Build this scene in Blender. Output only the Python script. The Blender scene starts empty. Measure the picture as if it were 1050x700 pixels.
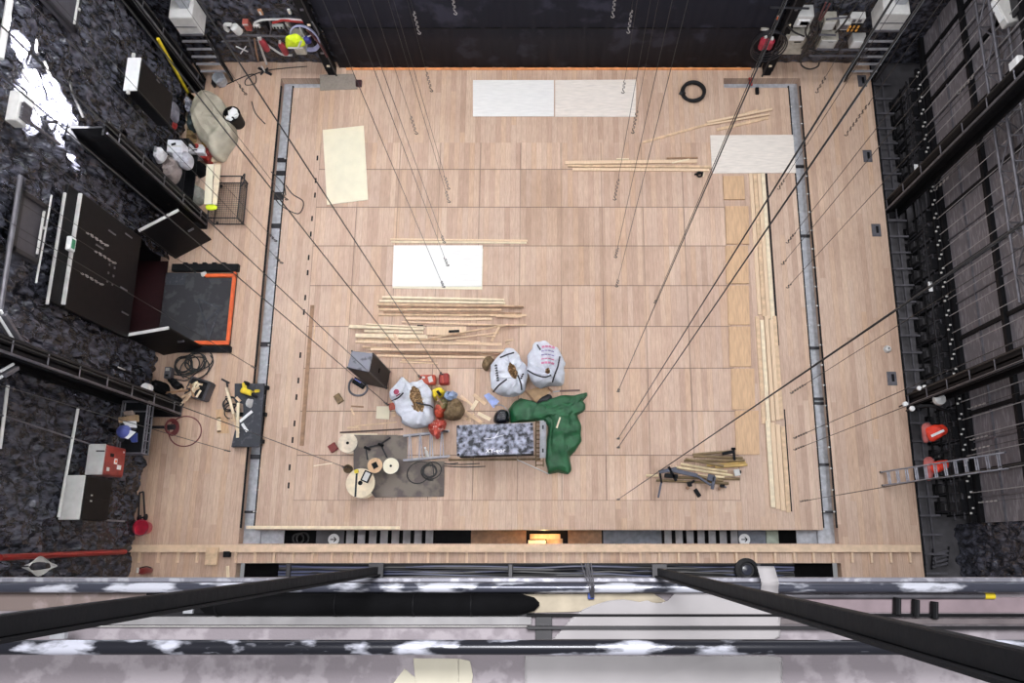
import bpy, bmesh, math, random
from mathutils import Vector, Matrix, noise
random.seed(7)
SC = bpy.context.scene
COL = SC.collection
PI = math.pi
R = math.radians
# ------------------------------------------------------------------ camera
H = 20.7
TILT = math.atan(208/826)
FPX = 826.0; CX = 566.0; CY = 350.0
ct, st = math.cos(TILT), math.sin(TILT)
cd = bpy.data.cameras.new('camera'); cam = bpy.data.objects.new('camera', cd); COL.objects.link(cam)
cam.location = (0, 0, H); cam.rotation_euler = (TILT, 0, 0)
cd.sensor_width = 36; cd.lens = 36*FPX/1050; cd.shift_x = -(CX-525)/1050; cd.clip_start = .05; cd.clip_end = 200
SC.camera = cam
def ray(px, py):
    v = (CY-py)/FPX
    return Vector(((px-CX)/FPX, st+v*ct, -ct+v*st))
def at(px, py, z=0.0):
    d = ray(px, py); k = (z-H)/d.z
    return Vector((d.x*k, d.y*k, z))
def atx(px, py, X):
    d = ray(px, py); k = X/d.x
    return Vector((X, d.y*k, H+d.z*k))
def aty(px, py, Y):
    d = ray(px, py); k = Y/d.y
    return Vector((d.x*k, Y, H+d.z*k))
# ------------------------------------------------------------------ materials
def lin(c):
    c = c/255
    return c/12.92 if c <= .04045 else ((c+.055)/1.055)**2.4
def rgb(c): return (lin(c[0]), lin(c[1]), lin(c[2]), 1)
MATS = {}
def mat(name, c, rough=.6, metal=0, var=.25, scale=6, bump=0, bscale=40, stretch=None, c2=None, thr=None, spec=.5, soft=0):
    """procedural principled: base colour broken up by noise; c2+thr = second colour in patches (wear, scuffs)"""
    if name in MATS: return MATS[name]
    m = bpy.data.materials.new(name); m.use_nodes = True
    nt = m.node_tree; N = nt.nodes; L = nt.links
    b = N['Principled BSDF']; b.inputs['Roughness'].default_value = rough; b.inputs['Metallic'].default_value = metal; b.inputs['Specular IOR Level'].default_value = spec
    tc = N.new('ShaderNodeTexCoord'); mp = N.new('ShaderNodeMapping'); L.new(tc.outputs['Object'], mp.inputs['Vector'])
    if stretch: mp.inputs['Scale'].default_value = stretch
    nz = N.new('ShaderNodeTexNoise'); nz.inputs['Scale'].default_value = scale; nz.inputs['Detail'].default_value = 5
    L.new(mp.outputs[0], nz.inputs['Vector'])
    cr = N.new('ShaderNodeValToRGB'); L.new(nz.outputs['Fac'], cr.inputs['Fac'])
    base = rgb(c)
    if c2:
        t = thr or .55
        cr.color_ramp.elements[0].position = t-.04-soft; cr.color_ramp.elements[0].color = base
        cr.color_ramp.elements[1].position = t+.06+soft; cr.color_ramp.elements[1].color = rgb(c2)
    else:
        cr.color_ramp.elements[0].position = .3; cr.color_ramp.elements[0].color = tuple(x*(1-var) for x in base[:3])+(1,)
        cr.color_ramp.elements[1].position = .7; cr.color_ramp.elements[1].color = tuple(min(1, x*(1+var)) for x in base[:3])+(1,)
    L.new(cr.outputs[0], b.inputs['Base Color'])
    if bump:
        n2 = N.new('ShaderNodeTexNoise'); n2.inputs['Scale'].default_value = bscale; n2.inputs['Detail'].default_value = 4
        L.new(mp.outputs[0], n2.inputs['Vector'])
        bp = N.new('ShaderNodeBump'); bp.inputs['Strength'].default_value = bump; bp.inputs['Distance'].default_value = .03
        L.new(n2.outputs['Fac'], bp.inputs['Height']); L.new(bp.outputs[0], b.inputs['Normal'])
    MATS[name] = m
    return m
def mth(N, L, op, a, b=None, c=None):
    n = N.new('ShaderNodeMath'); n.operation = op
    for i, v in enumerate((a, b, c)):
        if v is None: continue
        if isinstance(v, (int, float)): n.inputs[i].default_value = v
        else: L.new(v, n.inputs[i])
    return n.outputs[0]
def mixc(N, L, fac, a, b, mode='MIX'):
    n = N.new('ShaderNodeMix'); n.data_type = 'RGBA'; n.blend_type = mode
    for i, v in ((0, fac), (6, a), (7, b)):
        if isinstance(v, (int, float)): n.inputs[i].default_value = v
        elif isinstance(v, tuple): n.inputs[i].default_value = v
        else: L.new(v, n.inputs[i])
    return n.outputs[2]
def floor_mat(name, panels):
    m = bpy.data.materials.new(name); m.use_nodes = True
    nt = m.node_tree; N = nt.nodes; L = nt.links; b = N['Principled BSDF']
    b.inputs['Roughness'].default_value = .5
    tc = N.new('ShaderNodeTexCoord'); sp = N.new('ShaderNodeSeparateXYZ'); L.new(tc.outputs['Object'], sp.inputs[0])
    x, y = sp.outputs[0], sp.outputs[1]
    PW = .145
    px_ = mth(N, L, 'DIVIDE', x, PW); pid = mth(N, L, 'FLOOR', px_)
    wn0 = N.new('ShaderNodeTexWhiteNoise'); wn0.noise_dimensions = '1D'; L.new(pid, wn0.inputs['W'])
    # board lengths: staggered butt joints
    yl = mth(N, L, 'ADD', mth(N, L, 'DIVIDE', y, 3.4), mth(N, L, 'MULTIPLY', wn0.outputs['Value'], 7.3))
    lid = mth(N, L, 'FLOOR', yl)
    col_id = row_id = None
    if panels:
        rx = mth(N, L, 'DIVIDE', mth(N, L, 'SUBTRACT', x, .25), 1.13); ry = mth(N, L, 'DIVIDE', mth(N, L, 'SUBTRACT', y, 1.073), 1.1385)
        ins = mth(N, L, 'MULTIPLY', mth(N, L, 'MULTIPLY', mth(N, L, 'GREATER_THAN', x, -6.53), mth(N, L, 'LESS_THAN', x, 4.77)),
                  mth(N, L, 'MULTIPLY', mth(N, L, 'GREATER_THAN', y, 1.073), mth(N, L, 'LESS_THAN', y, 11.0)))
        row_id = mth(N, L, 'FLOOR', ry); col_id = mth(N, L, 'FLOOR', rx)
        lid = mth(N, L, 'ADD', mth(N, L, 'MULTIPLY', ins, mth(N, L, 'MULTIPLY', row_id, 13.7)), mth(N, L, 'MULTIPLY', mth(N, L, 'SUBTRACT', 1.0, ins), lid))
    cv = N.new('ShaderNodeCombineXYZ'); L.new(pid, cv.inputs[0]); L.new(lid, cv.inputs[1])
    wn = N.new('ShaderNodeTexWhiteNoise'); wn.noise_dimensions = '2D'; L.new(cv.outputs[0], wn.inputs['Vector'])
    cr = N.new('ShaderNodeValToRGB'); L.new(wn.outputs['Value'], cr.inputs['Fac'])
    els = cr.color_ramp.elements
    els[0].position = 0; els[0].color = rgb((183, 153, 133)); els[1].position = 1; els[1].color = rgb((206, 180, 160))
    for p, c in ((.25, (194, 165, 144)), (.6, (198, 171, 152)), (.85, (198, 166, 140))):
        e = els.new(p); e.color = rgb(c)
    # grain: noise drawn out along the board
    mp = N.new('ShaderNodeMapping'); mp.inputs['Scale'].default_value = (34, 3.2, 1); L.new(tc.outputs['Object'], mp.inputs[0])
    nz = N.new('ShaderNodeTexNoise'); nz.inputs['Scale'].default_value = 1; nz.inputs['Detail'].default_value = 8; nz.inputs['Roughness'].default_value = .7; L.new(mp.outputs[0], nz.inputs['Vector'])
    gr = N.new('ShaderNodeValToRGB'); L.new(nz.outputs['Fac'], gr.inputs['Fac'])
    gr.color_ramp.elements[0].position = .33; gr.color_ramp.elements[0].color = (.66, .62, .58, 1)
    gr.color_ramp.elements[1].position = .62; gr.color_ramp.elements[1].color = (1.08, 1.08, 1.08, 1)
    colr = mixc(N, L, .62, cr.outputs[0], gr.outputs[0], 'MULTIPLY')
    # worn, dusty patches
    nb = N.new('ShaderNodeTexNoise'); nb.inputs['Scale'].default_value = .6; nb.inputs['Detail'].default_value = 6; L.new(tc.outputs['Object'], nb.inputs['Vector'])
    db = N.new('ShaderNodeValToRGB'); L.new(nb.outputs['Fac'], db.inputs['Fac'])
    db.color_ramp.elements[0].position = .35; db.color_ramp.elements[0].color = (.88, .85, .84, 1); db.color_ramp.elements[1].position = .65; db.color_ramp.elements[1].color = (1.04, 1.05, 1.06, 1)
    colr = mixc(N, L, .8, colr, db.outputs[0], 'MULTIPLY')
    # joint between boards
    fx = mth(N, L, 'FRACT', px_); ed = mth(N, L, 'MINIMUM', fx, mth(N, L, 'SUBTRACT', 1.0, fx))
    jn = mth(N, L, 'LESS_THAN', ed, .035)
    colr = mixc(N, L, mth(N, L, 'MULTIPLY', jn, .28), colr, rgb((110, 84, 68)))
    if panels:
        cv2 = N.new('ShaderNodeCombineXYZ'); L.new(col_id, cv2.inputs[0]); L.new(row_id, cv2.inputs[1])
        w2 = N.new('ShaderNodeTexWhiteNoise'); w2.noise_dimensions = '2D'; L.new(cv2.outputs[0], w2.inputs['Vector'])
        tint = mixc(N, L, w2.outputs['Value'], (.93, .91, .90, 1), (1.05, 1.05, 1.06, 1))
        colr2 = mixc(N, L, 1.0, colr, tint, 'MULTIPLY')
        colr = mixc(N, L, ins, colr, colr2)
        fr = mth(N, L, 'FRACT', ry); er = mth(N, L, 'MINIMUM', fr, mth(N, L, 'SUBTRACT', 1.0, fr))
        fc = mth(N, L, 'FRACT', rx); ec = mth(N, L, 'MINIMUM', fc, mth(N, L, 'SUBTRACT', 1.0, fc))
        sr = mth(N, L, 'MULTIPLY', mth(N, L, 'LESS_THAN', er, .012), .62)
        sc_ = mth(N, L, 'MULTIPLY', mth(N, L, 'LESS_THAN', ec, .011), mth(N, L, 'ADD', .15, mth(N, L, 'MULTIPLY', w2.outputs['Value'], .6)))
        seam = mth(N, L, 'MULTIPLY', ins, mth(N, L, 'MAXIMUM', sr, sc_))
        colr = mixc(N, L, seam, colr, rgb((70, 52, 42)))
    L.new(colr, b.inputs['Base Color'])
    bp = N.new('ShaderNodeBump'); bp.inputs['Strength'].default_value = .15; bp.inputs['Distance'].default_value = .004
    L.new(nz.outputs['Fac'], bp.inputs['Height']); L.new(bp.outputs[0], b.inputs['Normal'])
    return m
def stone_mat():
    m = bpy.data.materials.new('black_painted_stone'); m.use_nodes = True
    nt = m.node_tree; N = nt.nodes; L = nt.links; b = N['Principled BSDF']
    b.inputs['Roughness'].default_value = .27; b.inputs['IOR'].default_value = 1.62
    tc = N.new('ShaderNodeTexCoord')
    mp = N.new('ShaderNodeMapping'); mp.inputs['Scale'].default_value = (1, 1.5, .8); L.new(tc.outputs['Object'], mp.inputs[0])
    n1 = N.new('ShaderNodeTexNoise'); n1.inputs['Scale'].default_value = 5.5; n1.inputs['Detail'].default_value = 8; L.new(mp.outputs[0], n1.inputs['Vector'])
    cr = N.new('ShaderNodeValToRGB'); L.new(n1.outputs['Fac'], cr.inputs['Fac'])
    cr.color_ramp.elements[0].position = .35; cr.color_ramp.elements[0].color = rgb((12, 12, 17)); cr.color_ramp.elements[1].position = .72; cr.color_ramp.elements[1].color = rgb((84, 85, 97))  # ramp's lighter blue-grey puts highlights into the black stone's colour
    L.new(cr.outputs[0], b.inputs['Base Color'])
    n2 = N.new('ShaderNodeTexNoise'); n2.inputs['Scale'].default_value = 4.2; n2.inputs['Detail'].default_value = 2; n2.inputs['Roughness'].default_value = .45; L.new(mp.outputs[0], n2.inputs['Vector'])
    bp = N.new('ShaderNodeBump'); bp.inputs['Strength'].default_value = 1.0; bp.inputs['Distance'].default_value = .2
    L.new(n2.outputs['Fac'], bp.inputs['Height']); L.new(bp.outputs[0], b.inputs['Normal'])
    return m
def emit_mat(name, c, s):
    if name in MATS: return MATS[name]
    m = bpy.data.materials.new(name); m.use_nodes = True
    b = m.node_tree.nodes['Principled BSDF']; b.inputs['Base Color'].default_value = rgb(c)
    b.inputs['Emission Color'].default_value = rgb(c); b.inputs['Emission Strength'].default_value = s
    MATS[name] = m; return m
M_FLOOR = floor_mat('stage_boards_panelled', True)
M_FLOOR2 = floor_mat('stage_boards', False)
M_STONE = stone_mat()
M_BLACK = mat('black_paint', (17, 17, 20), .6, spec=.15, bump=.15, bscale=12)
M_BLACKG = mat('black_gloss', (15, 14, 16), .5, spec=.15)
M_DARKST = mat('dark_steel', (38, 37, 41), .45, .3)
M_GREYST = mat('grey_steel', (98, 96, 102), .45, .4)
M_ALU = mat('aluminium', (158, 158, 166), .4, .7)
M_GALV = mat('galvanised_plate', (172, 174, 180), .55, .2, scale=9, var=.2)
M_GREYPL = mat('grey_painted_plate', (148, 146, 148), .6, var=.2, scale=5)
M_WHITE = mat('white_paint', (232, 232, 232), .5, var=.06)
M_LGREY = mat('light_grey_paint', (195, 193, 190), .5, var=.1)
M_PLYW = mat('white_sheet', (222, 219, 215), .55, var=.06, scale=3, stretch=(1, 6, 1))
M_PLYB = mat('bleached_ply', (218, 208, 198), .55, var=.10, scale=3, stretch=(1, 7, 1))
M_PLYC = mat('cream_sheet', (222, 213, 188), .55, var=.05, scale=3)
M_PLYO = mat('amber_ply', (196, 160, 124), .55, var=.16, scale=3, stretch=(7, 1, 1))
M_TIMA = mat('pale_timber', (222, 205, 176), .6, var=.12, scale=8)
M_TIMB = mat('warm_timber', (204, 174, 142), .6, var=.2, scale=8)
M_TIMC = mat('brown_timber', (146, 112, 86), .6, var=.25, scale=8)
M_TIMD = mat('larch_strip', (216, 188, 157), .6, var=.12, scale=4, stretch=(12, 1, 1))
M_BATT = mat('pale_edging', (212, 184, 156), .6, var=.12, scale=6)
M_RUB = mat('black_rubber', (26, 26, 28), .6, spec=.2)
M_CABLE = mat('black_cable', (32, 31, 32), .5)
M_WIRE = mat('wire_rope', (46, 43, 42), .5, .2)
M_CHAIN = mat('chain_steel', (66, 62, 60), .4, .4)
M_CHAINL = mat('bright_chain', (176, 172, 170), .4, .3)
M_BAG = mat('woven_white_sack', (206, 208, 217), .6, var=.1, scale=10, bump=.3, bscale=14)
M_RUBBLE = mat('rubble', (120, 92, 62), .9, scale=26, c2=(196, 160, 116), thr=.55, bump=.6, bscale=30)
M_GREEN = mat('green_tarp', (18, 80, 44), .45, var=.28, scale=5, bump=.3, bscale=9)
M_BEIGE = mat('beige_canvas', (172, 165, 148), .8, var=.16, scale=4, bump=.25, bscale=8)
M_RED = mat('red_enamel', (140, 36, 32), .4, var=.2)
M_RED2 = mat('orange_red_film', (176, 70, 48), .35, var=.3, scale=12)
M_ORG = mat('orange_edging', (226, 100, 48), .5, var=.15)
M_YEL = mat('yellow_plastic', (222, 196, 44), .45)
M_HIVIS = mat('hi_vis_lime', (214, 232, 40), .5, var=.12)
M_LIME = mat('lime_plastic', (170, 206, 60), .5)
M_BLUE = mat('blue_plastic', (86, 96, 170), .45)
M_PBLUE = mat('pale_blue_card', (150, 166, 214), .6)
M_BROWN = mat('brown_sacking', (112, 92, 66), .85, var=.35, scale=14)
M_CARD = mat('cardboard', (176, 146, 112), .8)
M_PINKC = mat('dusty_card', (176, 156, 142), .8)
M_MAT = mat('grey_carpet', (122, 112, 104), .95, scale=2.2, c2=(98, 90, 86), thr=.5, bump=.3, bscale=60)
M_GREYCARD = mat('grey_board', (132, 122, 112), .85, var=.12, scale=18)
M_CASE = mat('chalked_lid', (30, 31, 38), .55, scale=8, c2=(176, 178, 198), thr=.52, soft=.09)
M_DECK = mat('dark_deck', (46, 48, 56), .6, scale=9, c2=(74, 74, 80), thr=.6)
M_LIFT = mat('lift_deck', (48, 48, 52), .6, scale=4, c2=(66, 65, 68), thr=.56, spec=.3)
M_DRED = mat('dark_red_lino', (36, 6, 9), .5)
M_SCUFF = mat('scuffed_glint_tube', (66, 68, 80), .3, .3, scale=11, stretch=(.35, 1, 1), c2=(212, 214, 226), thr=.53)  # pale streaks join white paint scuffs with a painted bright highlight
M_SCUFFD = mat('scuffed_black_tube', (34, 35, 43), .3, .2, scale=9, stretch=(.4, 1, 1), c2=(206, 208, 222), thr=.57)
M_CONC = mat('bridge_deck', (142, 134, 140), .7, scale=7, c2=(166, 158, 164), thr=.52, bump=.1)
M_CONCB = mat('bridge_deck_brown', (122, 108, 104), .7, scale=9, c2=(146, 132, 130), thr=.58)
M_PAPER = mat('grey_paper', (170, 166, 168), .8, var=.08, scale=3)
M_CPAPER = mat('cream_card', (206, 200, 182), .8, var=.05)
M_PANEL = mat('grey_mesh_panel', (98, 94, 99), .55, scale=5, stretch=(1, .6, 3), c2=(124, 120, 125), thr=.55)
M_DRAPE = mat('black_cloth', (14, 14, 16), .9, spec=.1, bump=.3, bscale=6)
M_CURT = mat('chalky_black_curtain', (26, 26, 35), .8, scale=1.3, c2=(48, 48, 60), thr=.6, spec=.2)
M_PINK = mat('pink_ink', (206, 130, 160), .7)
M_INK = mat('black_ink', (34, 32, 38), .7)
M_LOGO = mat('white_ink', (228, 228, 232), .6, var=.05)
M_PITFL = mat('pit_plate', (82, 80, 84), .6, var=.3, scale=3)
M_GLASS = emit_mat('daylight_opening', (250, 250, 255), 4.2)
# ------------------------------------------------------------------ mesh builder
class MB:
    def __init__(s): s.v = []; s.f = []
    def add(s, vs, fs):
        o = len(s.v); s.v += [tuple(p) for p in vs]; s.f += [tuple(i+o for i in f) for f in fs]; return s
    def box(s, c, d, rz=0, M=None):
        hx, hy, hz = d[0]/2, d[1]/2, d[2]/2
        P = [Vector((a*hx, b*hy, e*hz)) for e in (-1, 1) for a, b in ((-1, -1), (1, -1), (1, 1), (-1, 1))]
        m = M if M is not None else Matrix.Rotation(rz, 3, 'Z')
        P = [m @ p + Vector(c) for p in P]
        return s.add(P, [(3, 2, 1, 0), (4, 5, 6, 7), (0, 1, 5, 4), (1, 2, 6, 5), (2, 3, 7, 6), (3, 0, 4, 7)])
    def bar(s, a, b, w, h):
        a, b = Vector(a), Vector(b); d = b-a; L = d.length; z = d.normalized()
        up = Vector((0, 0, 1)) if abs(z.z) < .95 else Vector((0, 1, 0))
        x = up.cross(z).normalized(); y = z.cross(x)
        return s.box((a+b)/2, (w, h, L), M=Matrix((x, y, z)).transposed())
    def tube(s, pts, r, n=6, cap=True, closed=False):
        pts = [Vector(p) for p in pts]; k = len(pts)
        rs = r if isinstance(r, (list, tuple)) else [r]*k
        vs = []; prev = None
        for i, p in enumerate(pts):
            if closed: t = pts[(i+1) % k]-pts[i-1]
            else: t = pts[min(i+1, k-1)]-pts[max(i-1, 0)]
            if t.length < 1e-9: t = Vector((0, 0, 1))
            t.normalize()
            if prev is None:
                a = Vector((0, 0, 1)) if abs(t.z) < .9 else Vector((1, 0, 0))
                x = a.cross(t).normalized()
            else:
                x = prev-t*prev.dot(t)
                x = x.normalized() if x.length > 1e-6 else Vector((1, 0, 0)).cross(t).normalized()
            prev = x; y = t.cross(x)
            for j in range(n):
                an = 2*PI*j/n; vs.append(p+(x*math.cos(an)+y*math.sin(an))*rs[i])
        fs = []
        for i in range(k if closed else k-1):
            for j in range(n):
                a = i*n+j; b_ = i*n+(j+1) % n; c = ((i+1) % k)*n+(j+1) % n; d = ((i+1) % k)*n+j
                fs.append((a, b_, c, d))
        if cap and not closed:
            fs.append(tuple(range(n-1, -1, -1))); fs.append(tuple((k-1)*n+j for j in range(n)))
        return s.add(vs, fs)
    def cyl(s, a, b, r, n=14): return s.tube([a, b], r, n)
    def lathe(s, prof, c=(0, 0, 0), n=28, M=None):
        vs = []; fs = []; k = len(prof)
        for r, z in prof:
            for j in range(n):
                p = Vector((r*math.cos(2*PI*j/n), r*math.sin(2*PI*j/n), z))
                if M is not None: p = M @ p
                vs.append(p+Vector(c))
        for i in range(k-1):
            for j in range(n):
                fs.append((i*n+j, i*n+(j+1) % n, (i+1)*n+(j+1) % n, (i+1)*n+j))
        fs.append(tuple(range(n-1, -1, -1))); fs.append(tuple((k-1)*n+j for j in range(n)))
        return s.add(vs, fs)
    def torus(s, c, R_, r, n=36, m=10, M=None):
        pts = []
        for i in range(n):
            p = Vector((R_*math.cos(2*PI*i/n), R_*math.sin(2*PI*i/n), 0))
            if M is not None: p = M @ p
            pts.append(p+Vector(c))
        return s.tube(pts, r, m, closed=True)
    def prism(s, pts, z0, z1):
        k = len(pts); ar = sum(pts[i][0]*pts[(i+1) % k][1]-pts[(i+1) % k][0]*pts[i][1] for i in range(k))
        if ar < 0: pts = pts[::-1]
        vs = [(p[0], p[1], z0) for p in pts]+[(p[0], p[1], z1) for p in pts]
        fs = [tuple(range(k-1, -1, -1)), tuple(range(k, 2*k))]+[(i, (i+1) % k, k+(i+1) % k, k+i) for i in range(k)]
        return s.add(vs, fs)
    def build(s, name, m, parent=None, loc=None, bevel=0, smooth=False, segs=1):
        me = bpy.data.meshes.new(name); me.from_pydata(s.v, [], s.f); me.update()
        bm = bmesh.new(); bm.from_mesh(me); bmesh.ops.recalc_face_normals(bm, faces=bm.faces)
        if smooth:
            for f in bm.faces: f.smooth = True
        bm.to_mesh(me); bm.free()
        o = bpy.data.objects.new(name, me); COL.objects.link(o); me.materials.append(m)
        if loc is not None: o.location = loc
        if parent is not None: o.parent = parent
        if smooth:
            me.set_sharp_from_angle(angle=R(40))
        if bevel:
            md = o.modifiers.new('bevel', 'BEVEL'); md.width = bevel; md.segments = segs; md.limit_method = 'ANGLE'
        return o
USED = {}
def tag(o, label, cat, group=None):
    if label in USED and group is None: print('DUP LABEL', label)
    USED[label] = 1
    o['label'] = label; o['category'] = cat
    if group: o['group'] = group
    return o
def thing(name, label, cat, loc=(0, 0, 0), rz=0, group=None):
    o = bpy.data.objects.new(name, None); COL.objects.link(o); o.empty_display_size = .1
    o.location = loc; o.rotation_euler = (0, 0, rz)
    return tag(o, label, cat, group)
def struct(name, mb, m, **k):
    o = mb.build(name, m, **k); o['kind'] = 'structure'; return o
def local(p, base): return Vector(p)-Vector(base)
def spline(pts, sub=6, closed=False):
    P = [Vector(p) for p in pts]; n = len(P); out = []
    rng = range(n if closed else n-1)
    for i in rng:
        if closed: a, b, c, d = P[(i-1) % n], P[i], P[(i+1) % n], P[(i+2) % n]
        else: a, b, c, d = P[max(i-1, 0)], P[i], P[i+1], P[min(i+2, n-1)]
        for k in range(sub):
            t = k/sub
            out.append(.5*((2*b)+(c-a)*t+(2*a-5*b+4*c-d)*t*t+(3*b-a-3*c+d)*t**3))
    if not closed: out.append(P[-1])
    return out
def outline(px, n, z=0, smooth=True):
    P = [at(x, y, z) for x, y in px]
    Q = spline(P, 8, True) if smooth else []
    if not smooth:
        for i in range(len(P)):
            for k in range(8): Q.append(P[i].lerp(P[(i+1) % len(P)], k/8))
    ln = [0]
    for i in range(len(Q)): ln.append(ln[-1]+(Q[(i+1) % len(Q)]-Q[i]).length)
    out = []
    for k in range(n):
        t = ln[-1]*k/n; i = max(j for j in range(len(Q)) if ln[j] <= t)
        f = (t-ln[i])/max(1e-9, ln[i+1]-ln[i]); out.append(Q[i].lerp(Q[(i+1) % len(Q)], f))
    return out
def blob_mb(px, prof, z0=0, n=56, wr=.04, ws=4, seed=0, center=None, smooth=True, rings=None):
    """star-shaped soft body: prof = [(ring scale, height)] from the rim inwards, rumpled with noise"""
    O = outline(px, n, z0+.4*max(h for _, h in prof), smooth)
    for p in O: p.z = z0
    c = at(*center, z0+.4*max(h for _, h in prof)) if center else sum(O, Vector())/n
    c.z = z0
    pr = prof
    if rings:
        pr = []
        for i in range(rings+1):
            t = i/rings*(len(prof)-1); a = int(min(t, len(prof)-2)); f = t-a
            pr.append((prof[a][0]*(1-f)+prof[a+1][0]*f, prof[a][1]*(1-f)+prof[a+1][1]*f))
    vs = []; fs = []; k = len(pr)
    for i, (r, h) in enumerate(pr):
        for p in O:
            q = c+(p-c)*r
            nv = noise.noise_vector(Vector((q.x*ws, q.y*ws, h*ws+seed*7.1)))
            a = noise.noise(Vector((q.x*ws*2.3, q.y*ws*2.3, seed*3.3)))
            w = wr if i else 0
            z = z0+h+(nv.z*w+abs(a)*w*.6 if h > 0.01 else 0)
            vs.append(Vector((max(-10.19, q.x+nv.x*w*.7), q.y+nv.y*w*.7, max(z0+.002, z) if i else z0)))
    for i in range(k-1):
        for j in range(n): fs.append((i*n+j, i*n+(j+1) % n, (i+1)*n+(j+1) % n, (i+1)*n+j))
    fs.append(tuple((k-1)*n+j for j in range(n))); fs.append(tuple(range(n-1, -1, -1)))
    m = MB(); m.add(vs, fs); return m
DOME = lambda h: [(1, 0), (1, .25*h), (.93, .6*h), (.78, .88*h), (.55, 1.0*h), (.3, 1.0*h), (.06, .98*h)]
# --- flat things that may lie on one another: rest each on what is already there
PLACED = []
def _sat(a, b):
    for q in (a, b):
        for i in range(len(q)):
            e = q[(i+1) % len(q)]-q[i]; ax = Vector((-e.y, e.x))
            pa = [ax.dot(p) for p in a]; pb = [ax.dot(p) for p in b]
            if max(pa) <= min(pb)+1e-6 or max(pb) <= min(pa)+1e-6: return False
    return True
def rest(quad, th, base=0.0):
    q = [Vector((p[0], p[1])) for p in quad]; z = base
    for (o, t) in PLACED:
        if t > z and _sat(q, o): z = t
    PLACED.append((q, z+th+.0015)); return z+.001
def flat_box(cx, cy, L, W, ang, th, base=0.0):
    c, s_ = math.cos(ang), math.sin(ang)
    q = [(cx+a*L/2*c-b*W/2*s_, cy+a*L/2*s_+b*W/2*c) for a, b in ((-1, -1), (1, -1), (1, 1), (-1, 1))]
    return rest(q, th, base)
def plank(p0, p1, wpx, m, label, group=None, th=.035, name='timber_batten', cat='timber', world_w=None, base=0.0):
    """a straight board from pixel p0 to pixel p1 on the floor"""
    a, b = at(*p0), at(*p1); d = b-a; L = d.length; ang = math.atan2(d.y, d.x)
    W = world_w or wpx*20.9/FPX
    c = (a+b)/2; z = flat_box(c.x, c.y, L, W, ang, th, base)
    o = MB().box((0, 0, th/2), (L, W, th)).build(name, m, bevel=.004)
    o.location = (c.x, c.y, z); o.rotation_euler = (0, 0, ang)
    return tag(o, label, cat, group)
def sheet(px4, th, m, label, name='board_sheet', cat='sheet', base=0.0, group=None, bevel=.003):
    P = [at(*p) for p in px4]; z = rest(P, th, base)
    c = sum(P, Vector())/len(P)
    o = MB().prism([(p.x-c.x, p.y-c.y) for p in P], 0, th).build(name, m, bevel=bevel)
    o.location = (c.x, c.y, z); return tag(o, label, cat, group)
# ================================================================== SETTING
XL, XR, YB, YF = -10.42, 9.2, 13.5, -.85
SL0, SL1, SR0, SR1 = -7.82, -7.44, 6.79, 7.16     # the two long floor slots
ST0, ST1, SB0, SB1 = 12.74, 13.05, .02, .35       # the cross slots
def slab(x0, x1, y0, y1, m, z0=-.3, z1=0.0, name='floor'):
    return struct(name, MB().box(((x0+x1)/2, (y0+y1)/2, (z0+z1)/2), (x1-x0, y1-y0, z1-z0)), m)
slab(SL1, SR0, SB1, ST0, M_FLOOR)
slab(-11, SL0, YF-.4, YB+.2, M_FLOOR2)
slab(SR1, XR, YF-.4, YB+.2, M_FLOOR2)
slab(SL0, SR1, ST1, YB+.2, M_FLOOR2)
slab(-6.22, 4.95, ST0, ST1, M_FLOOR2)
slab(SL0, SR1, -.45, SB0, M_FLOOR2)
# slot channels
m = MB()
m.box(((SL0+SL1)/2, 6.7, -.34), (SL1-SL0+.1, 13.6, .08)); m.box(((SR0+SR1)/2, 6.7, -.34), (SR1-SR0+.1, 13.6, .08))
m.box((-6.78, (ST0+ST1)/2, -.343), (1.3, .5, .08)); m.box((5.8, (ST0+ST1)/2, -.343), (1.9, .5, .08))
struct('trim_1', m, M_GALV)
# dark lips and small hinge tabs along the slot edges
m = MB(); t = MB()
for x, s in ((SL0, 1), (SL1, -1), (SR0, 1), (SR1, -1)):
    m.box((x+s*.018, 6.6, -.02), (.035, 12.4, .05))
y = .8
while y < 12.6:
    for x, s in ((SL1, -1), (SR0, 1), (SR1, -1)):
        t.box((x+s*.035, y, -.004), (.09, .035, .014))
    y += .54
struct('trim_2', m, M_BLACK); struct('trim_3', t, M_LGREY)
# plates that bridge the slot bottoms
m = MB()
for y0 in (10.6, 10.2, 9.55, 9.45, 8.6, 5.2, 3.9, 2.2): m.box(((SL0+SL1)/2, y0, -.27), (.36, .12, .05))
for y0 in (10.4, 8.3, 5.1, 3.72, 3.6, 2.0): m.box(((SR0+SR1)/2, y0, -.27), (.36, .07, .05))
struct('trim_4', m, M_DARKST)
# narrow slits in the boards
m = MB()
for px_, py_ in ((325.5, 162), (323.7, 185), (323, 200), (320, 224), (318.7, 240), (316.5, 264), (315.5, 279.5), (313, 305), (311.7, 320), (308, 364), (306, 390), (304, 407), (302, 434), (300, 451), (297, 479), (296, 497.5)):
    p = at(px_, py_); m.box((p.x, p.y, .001), (.045, .15, .006))
m.box((5.99, 7.6, .001), (.055, 5.0, .006)); m.box((6.03, 2.1, .001), (.03, 2.6, .006))
struct('trim_5', m, M_BLACK)
# lower passage seen through the front slot
struct('floor', MB().box((-.35, .2, -1.25), (15.4, 2.4, .1)), M_BLACK)  # floor coloured black to paint shade into the slot gaps
struct('floor', MB().box((0, -7.2, -1.8), (30, 12, .1)), M_PITFL)
m = MB(); m.box((-.35, SB1+.45, -.7), (15.2, .06, 1.0)); m.box((-.35, -.9, -.7), (15.2, .06, 1.0))
struct('wall_passage', m, M_DARKST)
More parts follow.
